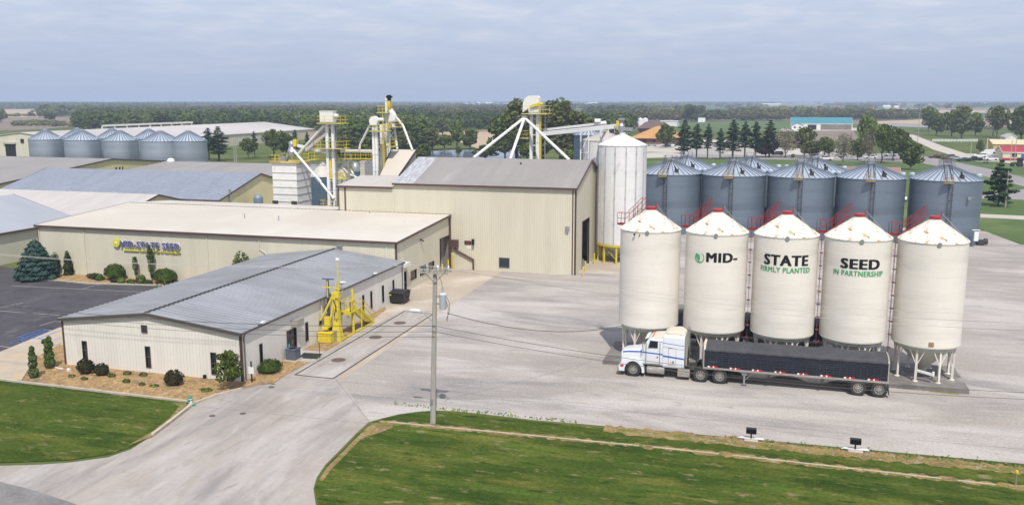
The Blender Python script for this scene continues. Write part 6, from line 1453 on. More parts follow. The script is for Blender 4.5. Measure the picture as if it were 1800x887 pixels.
# hydrant-like valve
g = G(335,711); HYd = thing('hydrant','green and white hydrant on the kerb corner at the end of the lawn','hydrant',g)
MB().lathe([(.16,0),(.16,.05),(.11,.08),(.11,.42),(.15,.45),(.15,.5)],tuple(g),14).build('barrel', M['sign_white'], HYd)
MB().lathe([(.15,.5),(.14,.6),(.08,.68),(.03,.7),(.03,.76),(.01,.77)],tuple(g),14).tube((g.x-.22,g.y,.4),(g.x+.22,g.y,.4),.06,10).tube((g.x,g.y-.2,.36),(g.x,g.y,.36),.08,10).build('cap', M['hydrant_green'], HYd)
MB().lathe([(.14,0),(.12,.14),(.01,.2)],(g.x+.35,g.y-.12,0),12).build('valve_cover', M['hydrant_green'], HYd)
# ground floodlights
def ground_flood(p, label):
    g = G(*p); t = thing('ground_floodlight', label, 'floodlight', g, 'black floodlights in the grass edge')
    MB().box(g.x-.42,g.y-.35,0,g.x+.45,g.y+.25,.08).build('base', M['concrete_kerb'], t)
    MB().prism([(g.x-.85,g.y-.05,.1),(g.x+.85,g.y-.05,.1),(g.x+.75,g.y+.2,.1),(g.x-.6,g.y+.2,.1)],(0,0,.04)).build('deflector', M['sign_white'], t)
    MB().tube((g.x,g.y,.08),(g.x,g.y,.45),.05,10).beam((g.x-.2,g.y,.45),(g.x+.2,g.y,.45),.05).build('stand', M['black'], t)
    m_ = MB(); m_.loft([(g.x-.33,.15,.46,.84,.06,g.y+.02),(g.x+.33,.15,.46,.84,.06,g.y+.02)])
    for k in range(6): m_.box(g.x-.3+.11*k,g.y-.2,.5,g.x-.27+.11*k,g.y-.12,.8)
    m_.build('lamp_head', M['black'], t); MB().box(g.x-.29,g.y+.17,.5,g.x+.29,g.y+.185,.8).build('lens', M['glass'], t)
ground_flood((1320,773),'black ground floodlight left of the pair below the truck')
ground_flood((1503,792),'black ground floodlight right of the pair below the trailer wheels')
g = G(1785,853); t = thing('marker_post','short yellow topped marker post in the grass at the right edge','marker',g)
MB().tube((g.x,g.y,0),(g.x,g.y,.75),.05,8).build('post', M['galv'], t); MB().lathe([(.07,0),(.09,.1),(.07,.22),(.01,.25)],(g.x,g.y,.72),10).build('cap', M['yellow'], t)
# oddments on the mulch
for p, lb, c, s_ in (((105,648),'white plastic pipe piece lying on the mulch at the office corner','sign_white',(.9,.12,.1)),((122,652),'small white box with dark top on the mulch at the office corner','sign_white',(.3,.25,.2))):
    g = G(*p); o = MB().loft([(g.x-s_[0]/2,s_[1]/2,.03,.03+s_[2],.03,g.y),(g.x+s_[0]/2,s_[1]/2,.03,.03+s_[2],.03,g.y-.1)]).build('mulch_fitting', M[c], org=tuple(g)); tag(o, lb, 'fitting')
g = G(362,664); o = MB().box(g.x-.1,58.8,.05,g.x+.12,58.98,.32).build('vent_box', M['black'], org=(g.x,58.9,0)); tag(o,'small black box at the foot of the white office wall','vent')
# ------------------------------------------------------------ vegetation
def leaf_mat(name, c1, c2, c3=None, nscale=.5, island=.45, rand=.12):
    m = bpy.data.materials.new(name); m.use_nodes = True; t = m.node_tree; L = t.links.new
    b = t.nodes['Principled BSDF']; b.inputs['Roughness'].default_value = .75; b.inputs['Specular IOR Level'].default_value = .15
    tcn = _n(t, 'ShaderNodeTexCoord'); ns = _n(t, 'ShaderNodeTexNoise', Scale=nscale, Detail=3); L(tcn.outputs['Object'], ns.inputs['Vector'])
    cr = _n(t, 'ShaderNodeValToRGB'); e = cr.color_ramp.elements; e[0].position = .35; e[0].color = c1+(1,); e[1].position = .68; e[1].color = c2+(1,)
    if c3: q = e.new(.52); q.color = c3+(1,)
    L(ns.outputs['Fac'], cr.inputs[0]); cur = cr.outputs[0]
    for src, a in ((_n(t, 'ShaderNodeNewGeometry').outputs['Random Per Island'], island), (_n(t, 'ShaderNodeObjectInfo').outputs['Random'], rand)):
        r4 = _n(t, 'ShaderNodeMapRange'); r4.inputs['To Min'].default_value = 1-a; r4.inputs['To Max'].default_value = 1+a; L(src, r4.inputs['Value'])
        vm = _n(t, 'ShaderNodeVectorMath', operation='SCALE'); L(cur, vm.inputs[0]); L(r4.outputs[0], vm.inputs['Scale']); cur = vm.outputs[0]
    L(cur, b.inputs['Base Color'])
    # a little light through the leaves
    tr_ = _n(t, 'ShaderNodeBsdfTranslucent'); L(cur, tr_.inputs['Color']); mxs = _n(t, 'ShaderNodeMixShader'); mxs.inputs[0].default_value = .22
    L(b.outputs[0], mxs.inputs[1]); L(tr_.outputs[0], mxs.inputs[2]); L(mxs.outputs[0], t.nodes['Material Output'].inputs['Surface'])
    MATS[name] = m; return m
LM = {
 'green': leaf_mat('leaf_green', (.070,.100,.020), (.16,.195,.045)),
 'spring': leaf_mat('leaf_spring', (0.109,0.171,0.031), (0.217,0.279,0.070)),
 'olive': leaf_mat('leaf_olive', (0.101,0.124,0.039), (0.202,0.209,0.078)),
 'pine': leaf_mat('leaf_pine', (0.022,0.053,0.025), (0.062,0.116,0.046)),
 'spruce': leaf_mat('leaf_spruce', (0.037,0.078,0.065), (0.093,0.163,0.136), nscale=2.5),
 'dark': leaf_mat('leaf_dark', (0.028,0.046,0.016), (0.070,0.093,0.034), nscale=2.0),
 'box': leaf_mat('leaf_box', (0.046,0.085,0.016), (0.109,0.163,0.031), nscale=2.0, island=.35),
 'plum': leaf_mat('leaf_plum', (0.043,0.022,0.022), (0.093,0.046,0.043)),
 'bare': leaf_mat('leaf_bare', (0.155,0.132,0.093), (0.264,0.225,0.155)),
 'bronze': leaf_mat('leaf_bronze', (.035,.034,.018), (.070,.060,.028), nscale=2.0),
 'gold': leaf_mat('leaf_gold', (0.310,0.310,0.016), (0.496,0.465,0.031), nscale=2.0),
 'topiary': leaf_mat('leaf_topiary', (0.046,0.093,0.023), (0.116,0.186,0.043), nscale=2.0),
}
M['bark'] = mat('bark', (.085,.07,.058), .95, var=.25, scale=3, bump=.01, bscale=15)
M['bark_pale'] = mat('bark_pale', (.22,.20,.17), .95, var=.25, scale=3)
def quads(name, P, S, Nn, m, parent=None, seed=0, aspect=.7, jitter=.7):
    """many small leaf-clump faces at points P, sizes S, normals about Nn"""
    rng = np.random.default_rng(seed); P = np.asarray(P, float); n = len(P); S = np.broadcast_to(np.asarray(S, float), (n,))
    N_ = np.asarray(Nn, float) + rng.normal(0, jitter, (n,3)); N_ /= np.linalg.norm(N_,axis=1,keepdims=True)+1e-9
    A_ = np.cross(N_, rng.normal(0,1,(n,3))); A_ /= np.linalg.norm(A_,axis=1,keepdims=True)+1e-9
    B_ = np.cross(N_, A_); s = S[:,None]*rng.uniform(.6,1.25,(n,1))
    bend = N_*s*.18
    V = np.stack([P-A_*s-B_*s*aspect-bend, P+A_*s*.8-B_*s*aspect*.9+bend, P+A_*s+B_*s*aspect-bend, P-A_*s*.7+B_*s*aspect*1.1+bend],1).reshape(-1,3)
    me = bpy.data.meshes.new(name); me.vertices.add(4*n); me.vertices.foreach_set('co', V.ravel())
    me.loops.add(4*n); me.loops.foreach_set('vertex_index', np.arange(4*n, dtype=np.int32))
    me.polygons.add(n); me.polygons.foreach_set('loop_start', np.arange(0,4*n,4,dtype=np.int32)); me.update(calc_edges=True); me.validate()
    me.materials.append(m); ob = bpy.data.objects.new(name, me); COL.objects.link(ob)
    if parent: ob.parent = parent
    return ob
def shell_pts(rng, c, r, n, inner=.55):
    d = rng.normal(0,1,(n,3)); d /= np.linalg.norm(d,axis=1,keepdims=True)
    k = rng.uniform(inner,1.0,(n,1))**.6
    return np.array(c)+d*k*np.array(r), d
def branches(parent, h, tr_, lobes, rng, m, base=.25, name='trunk', top=.8):
    mb = MB(); n = 7; pts = [Vector((0,0,-.1))]
    for k in range(1, n+1): pts.append(Vector((rng.normal(0,.012*h), rng.normal(0,.012*h), h*top*k/n)))
    for k in range(n): f0, f1 = k/n, (k+1)/n; mb.tube(pts[k], pts[k+1], tr_*(1-.85*f0), 8, tr_*(1-.85*f1))
    for (c, r) in lobes:
        f_ = min(.9, max(base, (c[2]/h)*.62)); j = int(f_*n); q = pts[min(j,n-1)]
        mid = (Vector(q)+Vector(c))*.5+Vector((0,0,-.04*h)); mb.tube(q, mid, tr_*.38, 6, tr_*.24); mb.tube(mid, c, tr_*.24, 6, tr_*.08)
    return mb.build(name, m, parent, smooth=True, org=(0,0,0))
def decid(label, cat, h, w, m, seed, nl=16, dens=1.0, leaf=.30, z0=.28, bark=None, tr=None, group=None, nm='shade_tree', gaps=.0):
    rng = np.random.default_rng(seed); t = thing(nm, label, cat, (0,0,0), group); lobes = []
    for k in range(nl):
        a = k*2.399+rng.uniform(-.4,.4); f_ = (k+.5)/nl; z = h*(z0+.10+(.86-z0-.06)*f_); prof = math.sin(math.pi*min(.97,max(.12,(z/h-z0*.7)/(1.02-z0*.7))))**.75
        rr = w/2*prof*rng.uniform(.35,.8); lr = w*rng.uniform(.14,.25)*(1.1-.35*f_)
        lobes.append(((rr*math.cos(a), rr*math.sin(a), z), (lr, lr, lr*rng.uniform(.65,.95))))
    lobes.append(((0,0,h*.88),(w*.16,w*.16,h*.10)))
    branches(t, h, tr or h*.022, lobes, rng, bark or M['bark'])
    P = []; D = []
    for c, r in lobes:
        n = int(150*dens*(r[0]/(w*.19))**2); p, d = shell_pts(rng, c, r, n); P.append(p); D.append(d+np.array([0,0,.25]))
    P = np.vstack(P); D = np.vstack(D); P[:,2] = np.minimum(P[:,2], h)
    quads('crown', P, leaf, D, m, t, seed)
    return t
def pine(label, h, w, m, seed, z0=.25, dens=1.0, group=None, dropw=.25, leaf=.28, nm='pine_tree'):
    rng = np.random.default_rng(seed); t = thing(nm, label, 'pine tree', (0,0,0), group)
    mb = MB(); mb.tube((0,0,-.1),(rng.normal(0,.1),0,h*.55),h*.020,8,h*.013); mb.tube((0,0,h*.55),(0,0,h*.99),h*.013,8,.02); P = []; D = []
    nw = int(15*h/13)
    for k in range(nw):
        f_ = k/(nw-1); z = h*(z0+(1-z0)*f_*.97); R_ = w/2*(1-f_**2.0)*(.45+.6*rng.random())*(1 if f_ > .12 else .8)+.3
        nb = rng.integers(4,7); a0 = rng.uniform(0,6.28)
        for j in range(nb):
            a = a0+6.283*j/nb+rng.uniform(-.3,.3); L_ = R_*rng.uniform(.6,1.1); c, s = math.cos(a), math.sin(a); zt = z+L_*rng.uniform(-.12,.22)
            mb.tube((0,0,z-.1),(L_*c*.9,L_*s*.9,zt),.05,5,.02)
            n = int(26*dens*max(.5,L_)); u = rng.uniform(.25,1.0,(n,1)); q = np.array([[0,0,z]])+u*np.array([[L_*c,L_*s,zt-z]])
            q += rng.normal(0,1,(n,3))*np.array([.22,.22,.12])*(.5+L_*.22); P.append(q); D.append(np.tile([c*.4,s*.4,1.0],(n,1)))
    mb.build('trunk', M['bark'], t, org=(0,0,0)); quads('crown', np.vstack(P), leaf, np.vstack(D), m, t, seed, .45)
    return t
def cone_tree(label, cat, h, w, m, seed, dens=1.0, leaf=.1, nm='spruce_tree', bulge=1.0, tiers=14, bare=0.03):
    rng = np.random.default_rng(seed); t = thing(nm, label, cat, (0,0,0)); MB().tube((0,0,-.05),(0,0,h*.9),h*.03,8,.02).build('trunk', M['bark'], t, org=(0,0,0))
    n = int(5200*dens); z = h*(bare+(1-bare)*(1-np.sqrt(rng.uniform(0,1,n)))); f_ = z/h
    prof = np.where(f_<.12, .80+f_*1.7, (1-((f_-.12)/.88))**(.62*bulge)); tier = 1+.13*np.cos(f_*tiers*6.283); a = rng.uniform(0,6.283,n)
    lob = 1+.09*np.sin(a*5+f_*20)+.07*np.sin(a*9-f_*31); r = w/2*prof*tier*lob*rng.uniform(.80,1.03,n)
    P = np.stack([r*np.cos(a), r*np.sin(a), z-.05*r],1); D = np.stack([np.cos(a),np.sin(a),np.full(n,.7)],1)
    quads('crown', P, leaf, D, m, t, seed, .5, .5); return t
def shrub(label, loc, rx, ry, h, m, seed, n=900, leaf=.06, cat='shrub', nm='shrub', flat=.0, group=None, lumps=.12):
    rng = np.random.default_rng(seed); t = thing(nm, label, cat, loc, group)
    d = rng.normal(0,1,(n,3)); d[:,2] = np.abs(d[:,2])*1.0-.15; d /= np.linalg.norm(d,axis=1,keepdims=True)
    a = np.arctan2(d[:,1],d[:,0]); lob = 1+lumps*np.sin(a*4+seed)+lumps*.8*np.sin(a*7+d[:,2]*5+seed*2)
    k = rng.uniform(.78,1.03,n)*lob; P = np.stack([d[:,0]*rx*k, d[:,1]*ry*k, np.maximum(.02,(d[:,2]*.62+.38)*h*np.minimum(k,1.08))],1)
    quads('foliage', P, leaf, d, m, t, seed, .75, .55)
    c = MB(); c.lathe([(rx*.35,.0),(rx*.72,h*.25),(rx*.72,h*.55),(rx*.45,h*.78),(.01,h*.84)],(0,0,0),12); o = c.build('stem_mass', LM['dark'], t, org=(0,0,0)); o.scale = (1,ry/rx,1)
    return t
# --- planting round the office
def lc(p): g = G(*p); return (g.x, g.y, 0)
shrub('dark bronze bush left of the pair under the first narrow office window', lc((152,656)), .72,.62,1.15, LM['bronze'], 1, 1100,.065)
shrub('dark bronze bush right of the pair under the first narrow office window', lc((179,659)), .62,.55,.95, LM['bronze'], 2, 900,.06)
shrub('single dark bronze bush between the middle and right office windows', lc((306,676)), .78,.68,1.15, LM['bronze'], 3, 1200,.065)
shrub('flat topped clipped green bush at the office side wall by the white sign', lc((474,653)), 1.0,1.1,1.0, LM['box'], 4, 2200,.05, lumps=.05)
for i, (p, r, h, mm, lb) in enumerate((((149,667),.28,.22,'green','small green tuft in the mulch below the left bronze bushes'),((196,662),.34,.28,'green','small green tuft in the mulch just right of the bronze pair'),((222,672),.32,.30,'green','small green tuft in the mulch in the centre of the bed'),
    ((224,658),.35,.3,'olive','pale dry tuft against the office wall, left one'),((252,660),.35,.28,'olive','pale dry tuft against the office wall, right one'),((250,677),.24,.24,'green','small dark green tuft lower in the mulch bed'),((271,679),.36,.15,'spring','low spreading green patch left of the single bronze bush'),
    ((363,687),.5,.2,'spring','low yellow green patch in the mulch near the driveway kerb'),((126,662),.3,.18,'olive','faint low tuft in the mulch near the left topiary'))):
    shrub(lb, lc(p), r, r*.8, h, LM[mm], 20+i, 240, .045)
def topiary(label, loc, h, seed, segs):
    rng = np.random.default_rng(seed); t = thing('topiary', label, 'topiary', loc); P = []; D = []
    for (z, r, hh, ox) in segs:
        p, d = shell_pts(rng, (ox,0,z), (r,r,hh), int(330*(r/.35)), .75); P.append(p); D.append(d)
    MB().tube((0,0,0),(0,0,h*.95),.04,6).build('stem', M['bark'], t, org=(0,0,0)); quads('foliage', np.vstack(P), .055, np.vstack(D), LM['topiary'], t, seed, .7, .5)
topiary('slim spiral topiary shrub at the left edge of the mulch bed', lc((60,664)), 2.5, 5, [(.45,.42,.5,0),(1.15,.36,.35,-.03),(1.65,.34,.36,.05),(2.05,.24,.22,-.04),(2.4,.2,.28,.02)])
topiary('wider twisted topiary shrub right of the slim spiral one', lc((88,647)), 2.6, 6, [(.5,.48,.5,0),(1.1,.42,.45,.02),(1.6,.34,.3,-.05),(2.05,.36,.3,.08),(2.3,.28,.22,-.28),(2.5,.22,.3,.12)])
tt = decid('small leafy tree with thin trunk at the right front corner of the office','tree',3.2,2.6,LM['green'],11,13,1.1,.085,.15,M['bark_pale'],.05,nm='small_tree'); tt.location = lc((404,683)); tt.rotation_euler.z = 2.2
# --- sign wall bed
q = lc((66,490)); o = cone_tree('large blue spruce at the corner of the tan sign building','spruce tree',5.0,4.6,LM['spruce'],12,1.9,.13,'spruce_tree',1.0,9,.0); o.location = q
o = shrub('narrow dark arborvitae behind the blue spruce', (-87.2,90.9,0), .55,.5,2.7, LM['dark'], 31, 900,.09)
o = cone_tree('slim dark upright arborvitae between the spruce and the first downspout','arborvitae',3.2,1.1,LM['dark'],13,.45,.10,'arborvitae',.7,3,.02); o.location = (-85.3,91.0,0)
shrub('big round clipped bush left of the two thin juniper topiaries', (-77.6,90.3,0), 1.35,1.1,1.95, LM['box'], 32, 2200,.09, lumps=.03)
shrub('big round clipped bush right of the topiaries behind the office roof', (-70.3,90.3,0), 1.55,1.2,1.75, LM['box'], 33, 2300,.09, lumps=.03)
for i, (x_, y_, r, h, mm, lb) in enumerate(((-80.3,89.9,.8,.7,'dark','low dark bush left of the big round bush'),(-79.2,89.4,.7,.75,'box','low green bush touching the big round bush'),(-81.3,90.4,.6,.5,'bare','low greyish perennials below the downspout'),(-76.3,88.9,.75,.55,'bronze','low reddish bush in the sign wall bed'),
    (-75.4,88.7,.55,.7,'spring','small bright green bush under the left juniper'),(-73.9,88.6,.55,.55,'box','small green bush between the two junipers at the kerb'),(-72.8,88.9,.6,.75,'green','small green bush at the foot of the right juniper'),(-73.3,89.9,.45,.9,'spring','bright upright bush behind the small ones'),(-71.8,88.9,.7,.5,'dark','low dark bush left of the second round bush'),
    (-88.6,87.8,.45,.5,'gold','golden yellow shrub left of the spruce foot'),(-86.9,87.3,.35,.35,'gold','small golden shrub in front of the spruce'),(-85.6,88.0,.55,.55,'gold','golden yellow shrub right of the spruce foot'),(-80.6,90.6,.3,.3,'bare','small dry tuft at the tan wall'))):
    shrub(lb, (x_,y_,0), r, r*.75, h, LM[mm], 50+i, 420, .075)
topiary('thin low juniper standard under the sign, left of the pair', (-75.0,90.9,0), 2.9, 7, [(1.0,.22,.5,.05),(1.7,.36,.55,0),(2.3,.32,.4,-.03),(2.7,.26,.22,-.05)])
topiary('taller thin juniper standard under the sign, right of the pair', (-72.7,90.9,0), 4.3, 8, [(.9,.24,.6,.05),(1.7,.38,.7,0),(2.6,.42,.6,-.02),(3.1,.5,.3,0),(3.7,.34,.45,-.04),(4.2,.16,.35,-.08)])
shrub('round leafy bush rising behind the office roof edge at the sign wall', (onY(424,455,89.8).x,89.8,0), 1.3,1.2,onY(424,446,89.8).z, LM['green'], 71, 1600,.10)
shrub('long green hedge bush showing over the left edge of the office roof', (-58.6,onY(170,530,75).y,0), .9,1.6,onX(172,528,-58.6).z-.1, LM['olive'], 72, 900,.09)
# --- background trees
PR_ = {
 'pineA': pine('tall open pine in the row beyond the bins, first from the left', 14.5, 7.0, LM['pine'], 101, .22, 1.0, 'pines in a row beyond the grey bins'),
}
rowp = [((1202,279),210,1.0,'first and broadest pine at the left of the row beyond the bins'),((1224,279),218,.85,'second pine from the left of the row, loose crown'),((1243.5,279),218,.75,'third pine from the left, slim crown'),((1265.5,279.5),226,.85,'fourth pine from the left, shortest of the row'),
        ((1287.5,279),210,1.0,'fifth pine from the left, as tall as the first'),((1308.5,279),214,.85,'sixth pine from the left of the row'),((1327,279),214,.85,'seventh pine from the left of the row'),((1352,277),211,1.0,'eighth pine at the right end behind the purple leaved tree')]
pB_ = pine('x', 13.5, 6.2, LM['pine'], 102, .30, .9, 'pines in a row beyond the grey bins', nm='pine_tree'); pC_ = pine('x', 13.5, 5.2, LM['pine'], 103, .32, .75, 'pines in a row beyond the grey bins', nm='pine_tree')
protos = [PR_['pineA'], pB_, pC_]; used = set()
def place(proto, p, ytop, h0, label, wsc=1.0, rz=0, group=None, z=0):
    g = G(*p); h = CAM_H - (ytop-HZ)*(g.length and (g-C0).dot(FW))/F_PX if False else None
    d = (Vector((g.x,g.y,0))-C0).dot(FW)
    # height whose top projects to row ytop
    lo, hi = 0, 60
    for _ in range(30):
        m_ = (lo+hi)/2; v = Vector((g.x,g.y,m_))-C0; py = CY-F_PX*v.dot(UP)/v.dot(FW)
        if py > ytop: lo = m_
        else: hi = m_
    s = lo/h0
    if proto.name not in used: used.add(proto.name); o = proto; o.location = (g.x,g.y,z); o.rotation_euler.z = rz; o.scale = (s*wsc,s*wsc,s); o['label'] = label
    else: o = dup(proto, (g.x,g.y,z), rz, label, (s*wsc,s*wsc,s))
    if group is not None: o['group'] = group
    elif 'group' in o.keys() and group is False: del o['group']
    return o
for i, (p, yt, ws, lb) in enumerate(rowp):
    k = (0,1,2,1,0,2,1,0)[i]; place(protos[k], p, yt, (14.5,13.5,13.5)[k], lb, ws*1.35, i*1.1)
DA = decid('x','tree',12,10,LM['green'],201,18,1.0,.38,.18); DB = decid('x','tree',12,9,LM['olive'],202,16,.8,.36,.22); DC = decid('x','tree',12,8.5,LM['spring'],203,16,.8,.36,.2)
DD = decid('x','tree',12,10,LM['green'],204,15,.55,.36,.3,gaps=.3); BR = decid('x','tree',10,9,LM['bare'],205,22,.35,.20,.25,M['bark_pale'],.22); PL = decid('x','tree',8,8,LM['plum'],206,15,1.0,.32,.22)
DE = decid('x','tree',20,9,LM['olive'],207,30,.75,.34,.15)
def mid(px_, yb, yt, key, lb, ws=1.0, rz=None):
    pr, h0 = {'A':(DA,12),'B':(DB,12),'C':(DC,12),'D':(DD,12),'R':(BR,10),'P':(PL,8),'E':(DE,20),'N':(protos[0],14.5),'M':(protos[1],13.5)}[key]
    o = place(pr, (px_,yb), yt, h0, lb, ws, rz if rz is not None else (px_*1.37)%6.28)
    if key in 'NM': o['group'] = 'single pines and conifers'
    return o
for args in (
 (1170,260,217,'A','dense green tree between the orange roofed building and the pines'),
 (1346,276.5,240,'P','low purple leaved tree at the right end of the pine row',1.15),
 (1380,277,224,'R','grey leafless looking tree right of the purple one',1.25),
 (1414,276,221,'D','tall green tree right of the leafless grey one',.95),
 (1425,279,247,'B','low olive tree in front of the tall green one',1.7),
 (1394,279,270,'C','small round bush at the foot of the grey tree',1.3),
 (1449,281,239,'D','light green tree left of the mauve roof',1.0),
 (1482,291,232,'R','thin brownish tree standing at the mauve roof',.75),
 (1507,282,242,'A','round dark green tree above the mauve roof',.95),
 (1521,262,198,'C','tall pale olive tree beside the teal roofed barn',.75),
 (1549,287,215,'D','tall dark green tree right of the round one',.85),
 (1527,290,225,'R','thin tall brownish tree between two green ones',.5),
 (1570,283,222,'D','green tree third from the right in the cluster beyond the mauve roof',.9),
 (1582,281,226,'A','green tree near the right of the cluster beyond the mauve roof',.8),
 (1600.5,299,246,'A','dark green tree standing alone right of the cluster',.95),
 (1631,231,186,'A','tall tree left of the pair by the distant road',.8),
 (1645,238,197,'A','rounded tree with forked trunk by the distant road',1.0),
 (1672,240,192,'A','green tree left of the biggest tree above the white fence',.9),
 (1690,244,184,'B','biggest olive green tree above the white fence',1.0),
 (1713.5,239,197,'A','green tree right of the biggest one above the white fence',.9),
 (1745,240,190,'R','sparse grey tree behind the yellow building',1.0),
 (1752,243,184,'D','tall thin leaved tree behind the yellow building',.8),
 (1795,246,183,'A','tall green tree at the right edge behind the red roof',.95),
 (1722.5,269,245,'B','small shrubby tree on the green above the parked cars',.8),
 (1663,292,271,'R','bare twiggy shrub between the road and the last grey bin',1.3),
 (385.5,283,222,'N','big dark pine right of the far left bins',1.7),
 (368,281,225,'M','narrow pine tucked behind the big one by the bins',1.3),
 (436.5,279,241,'D','small light tree on the grass before the white warehouse',1.0),
 (448,276,231,'M','dark conifer right of the small light tree',.9),
 (481,277,225,'D','loose green tree before the right part of the white warehouse',.95),
 (505,276,233,'A','green tree between the loose ones behind the dryer',.9),
 (520,276,228,'M','spiky conifer behind the dryer',.9),
 (541,276,232,'M','spiky conifer just right behind the dryer',.8),
 (909,279,169,'E','very tall dark green tree left behind the tall elevator',1.5),
 (888,280,196,'A','broad green tree at the left foot of the very tall one',.9),
 (955,285,188,'E','tall green tree behind the elevator legs',1.4),
 (985,287,168,'E','tallest poplar like tree right of the elevator',1.35),
 (1010,286,192,'E','tall green tree at the right of the poplar',1.3),
 (1035,284,205,'B','lower olive tree behind the conveyor',1.2),
 (930,290,250,'A','bushy green tree low behind the tall building roof',1.5),
 (1000,293,262,'C','bushy light tree low behind the tall building roof',1.6),
 (854,281,254,'A','round dark bush by the pond behind the roof ridge',2.2),
 (806,273,256,'A','small shrub on the near side of the pond',.9),
 (803,262,210,'C','light green tree beyond the pond',.85),
 (827,262,226,'A','dark green tree beyond the pond, right of the light one',1.2),
 (760,264,224,'B','olive bushy tree beyond the pond, left',1.5),
 (782,262,235,'C','yellow green bushy tree beyond the pond, middle',1.5),
 (735,264,222,'A','dark green tree at the left end of the pond',1.3),
 (712,268,228,'B','olive tree left of the pond behind the steep tan roof',1.3),
 (745,285,252,'A','dark shrub between the steep tan roof and the pond',1.3),
 (168,232,200,'A','dark green tree at the left tip of the wood behind the far warehouse',1.5), (196,233,196,'C','light green tree near the left tip of the wood edge',1.5), (238,233,197,'B','olive tree in the wood edge above the far left bins',1.6), (285,232,195,'A','broad green tree in the wood edge above the ridge conveyor',1.6), (330,232,197,'C','spring green tree in the wood edge right of the ridge conveyor',1.6), (392,231,198,'B','olive tree in the wood edge above the big dark pine',1.6), (440,230,196,'C','bright tree standing before the wood above the warehouse roof peak',1.6), (498,232,197,'A','green tree before the wood right of the warehouse roof peak',1.5), (548,238,200,'C','spring green tree before the wood left of the first elevator head',1.5), (622,240,202,'C','light green tree before the wood between the two elevator towers',1.6), (652,243,206,'B','olive tree before the wood behind the short elevator head',1.5), (748,240,205,'C','bright green tree before the brown wood right of the slender tower',1.6), (778,238,207,'B','olive tree before the brown wood above the pond bushes',1.5), (700,244,208,'A','green tree before the wood behind the long bent spout',1.5),
 (610,290,236,'B','olive tree behind the elevator legs',1.3),(640,290,240,'A','dark tree behind the catwalk towers',1.2),(690,284,238,'A','dark tree behind the tallest slender leg',1.1),
 (1060,236,197,'A','green tree in the belt behind the bridge conveyor',1.2),(1088,236,200,'B','olive tree in the belt behind the bridge conveyor',1.3),(1106,232,198,'A','dense round green tree behind the conveyor end',1.2),
 (87,213,194.5,'A','round lone tree in the tan field at the far left',1.7),
 (2,216,190,'B','tree at the far left edge of the ploughed field',1.2),
 (1215,214,183,'A','lone dark tree on the far pasture',1.5),(1232,213,184,'B','lone olive tree next to the dark one on the far pasture',1.3),
): mid(*args)
# big spruce at the right by the road
sp = pine('x', 10.2, 9.0, LM['pine'], 108, .12, 1.6, None, .3, .30, nm='spruce_tree'); place(sp, (1754,362), 281, 10.2, 'big dark conifer on the lawn at the right by the road', .95, .4)
sp['category'] = 'conifer'
if 'group' in sp.keys(): del sp['group']
# --- woods: one mass, thousands of crowns
def wood(name, label, region, n, hr, wr, m, seed, per=60, leaf=1.1, clump=None):
    """region: list of (x0,x1,d0,d1) boxes in world X and Y"""
    rng = np.random.default_rng(seed); X = []; Y = []
    for (poly, k) in region:
        P = [G(*p) for p in poly]; xs = [p.x for p in P]; ys = [p.y for p in P]; got = 0
        while got < k:
            x = rng.uniform(min(xs),max(xs)); y = rng.uniform(min(ys),max(ys)); ins_ = False; j = len(P)-1
            for i in range(len(P)):
                if (P[i].y > y) != (P[j].y > y) and x < (P[j].x-P[i].x)*(y-P[i].y)/(P[j].y-P[i].y)+P[i].x: ins_ = not ins_
                j = i
            if ins_ and clump:      # groves with open fields between them
                L_, th = clump; w_ = math.sin(x/L_+seed)+math.sin(y/L_*.45+x/L_*.6+2.1*seed)+.8*math.sin(x/L_*2.3-y/L_*.3+seed)
                if w_ < th:
                    if rng.random() < .04: pass
                    else: got += .15; continue
            if ins_: X.append(x); Y.append(y); got += 1
    X = np.array(X); Y = np.array(Y); k = len(X); H_ = rng.uniform(*hr,k); W_ = rng.uniform(*wr,k)
    d = rng.normal(0,1,(k,per,3)); d /= np.linalg.norm(d,axis=2,keepdims=True); d[:,:,2] = d[:,:,2]*.9+.1
    a = rng.uniform(.7,1.08,(k,per,1)); q = d*a*np.stack([W_/2,W_/2,H_*.46],1)[:,None,:]
    P = q+np.stack([X,Y,H_*.52],1)[:,None,:]; P = P.reshape(-1,3); D = d.reshape(-1,3)+np.array([0,0,.3])
    o = quads(name, P, leaf*1.15, D, m, None, seed, .8, .32); return tag(o, label, 'trees', kind='stuff')
wm1 = leaf_mat('wood_near', (.028,.058,.012), (.17,.205,.05), (.075,.11,.025), nscale=.014, island=.28, rand=0)
wm2 = leaf_mat('wood_brown', (0.081,0.087,0.027), (0.169,0.152,0.056), (0.110,0.104,0.037), nscale=.012, island=.28, rand=0)
wm3 = leaf_mat('wood_far', (0.053,0.087,0.022), (0.160,0.165,0.050), (0.090,0.113,0.031), nscale=.005, island=.25, rand=0)
wood('woodland','dark green wood edge behind the white warehouse at the left',[([(135,228),(300,230),(300,205),(150,205)],260),([(290,231),(740,238),(740,212),(290,212)],700),([(560,268),(745,266),(745,236),(600,236)],90),([(1010,242),(1105,238),(1100,220),(1010,220)],45),([(740,232),(1000,232),(1000,222),(740,222)],110)],0,(10,14.5),(7,12),wm1,301,110,.75)
wood('woodland','brown green wood behind the buildings in the centre',[([(300,213),(1010,232),(1000,202),(300,199)],900),([(150,205),(1010,203),(900,194.5),(130,196)],1300)],0,(9,13.5),(8,13),wm2,302,60,1.1)
wood('woodland','olive tree belt beyond the far left fields',[([(-80,192),(330,192),(330,187.5),(-80,187)],1400),([(60,206),(140,205),(170,200),(100,199)],70),([(-80,187),(600,190),(600,185),(-80,184)],1900)],0,(10,15),(14,26),wm3,303,30,2.2)
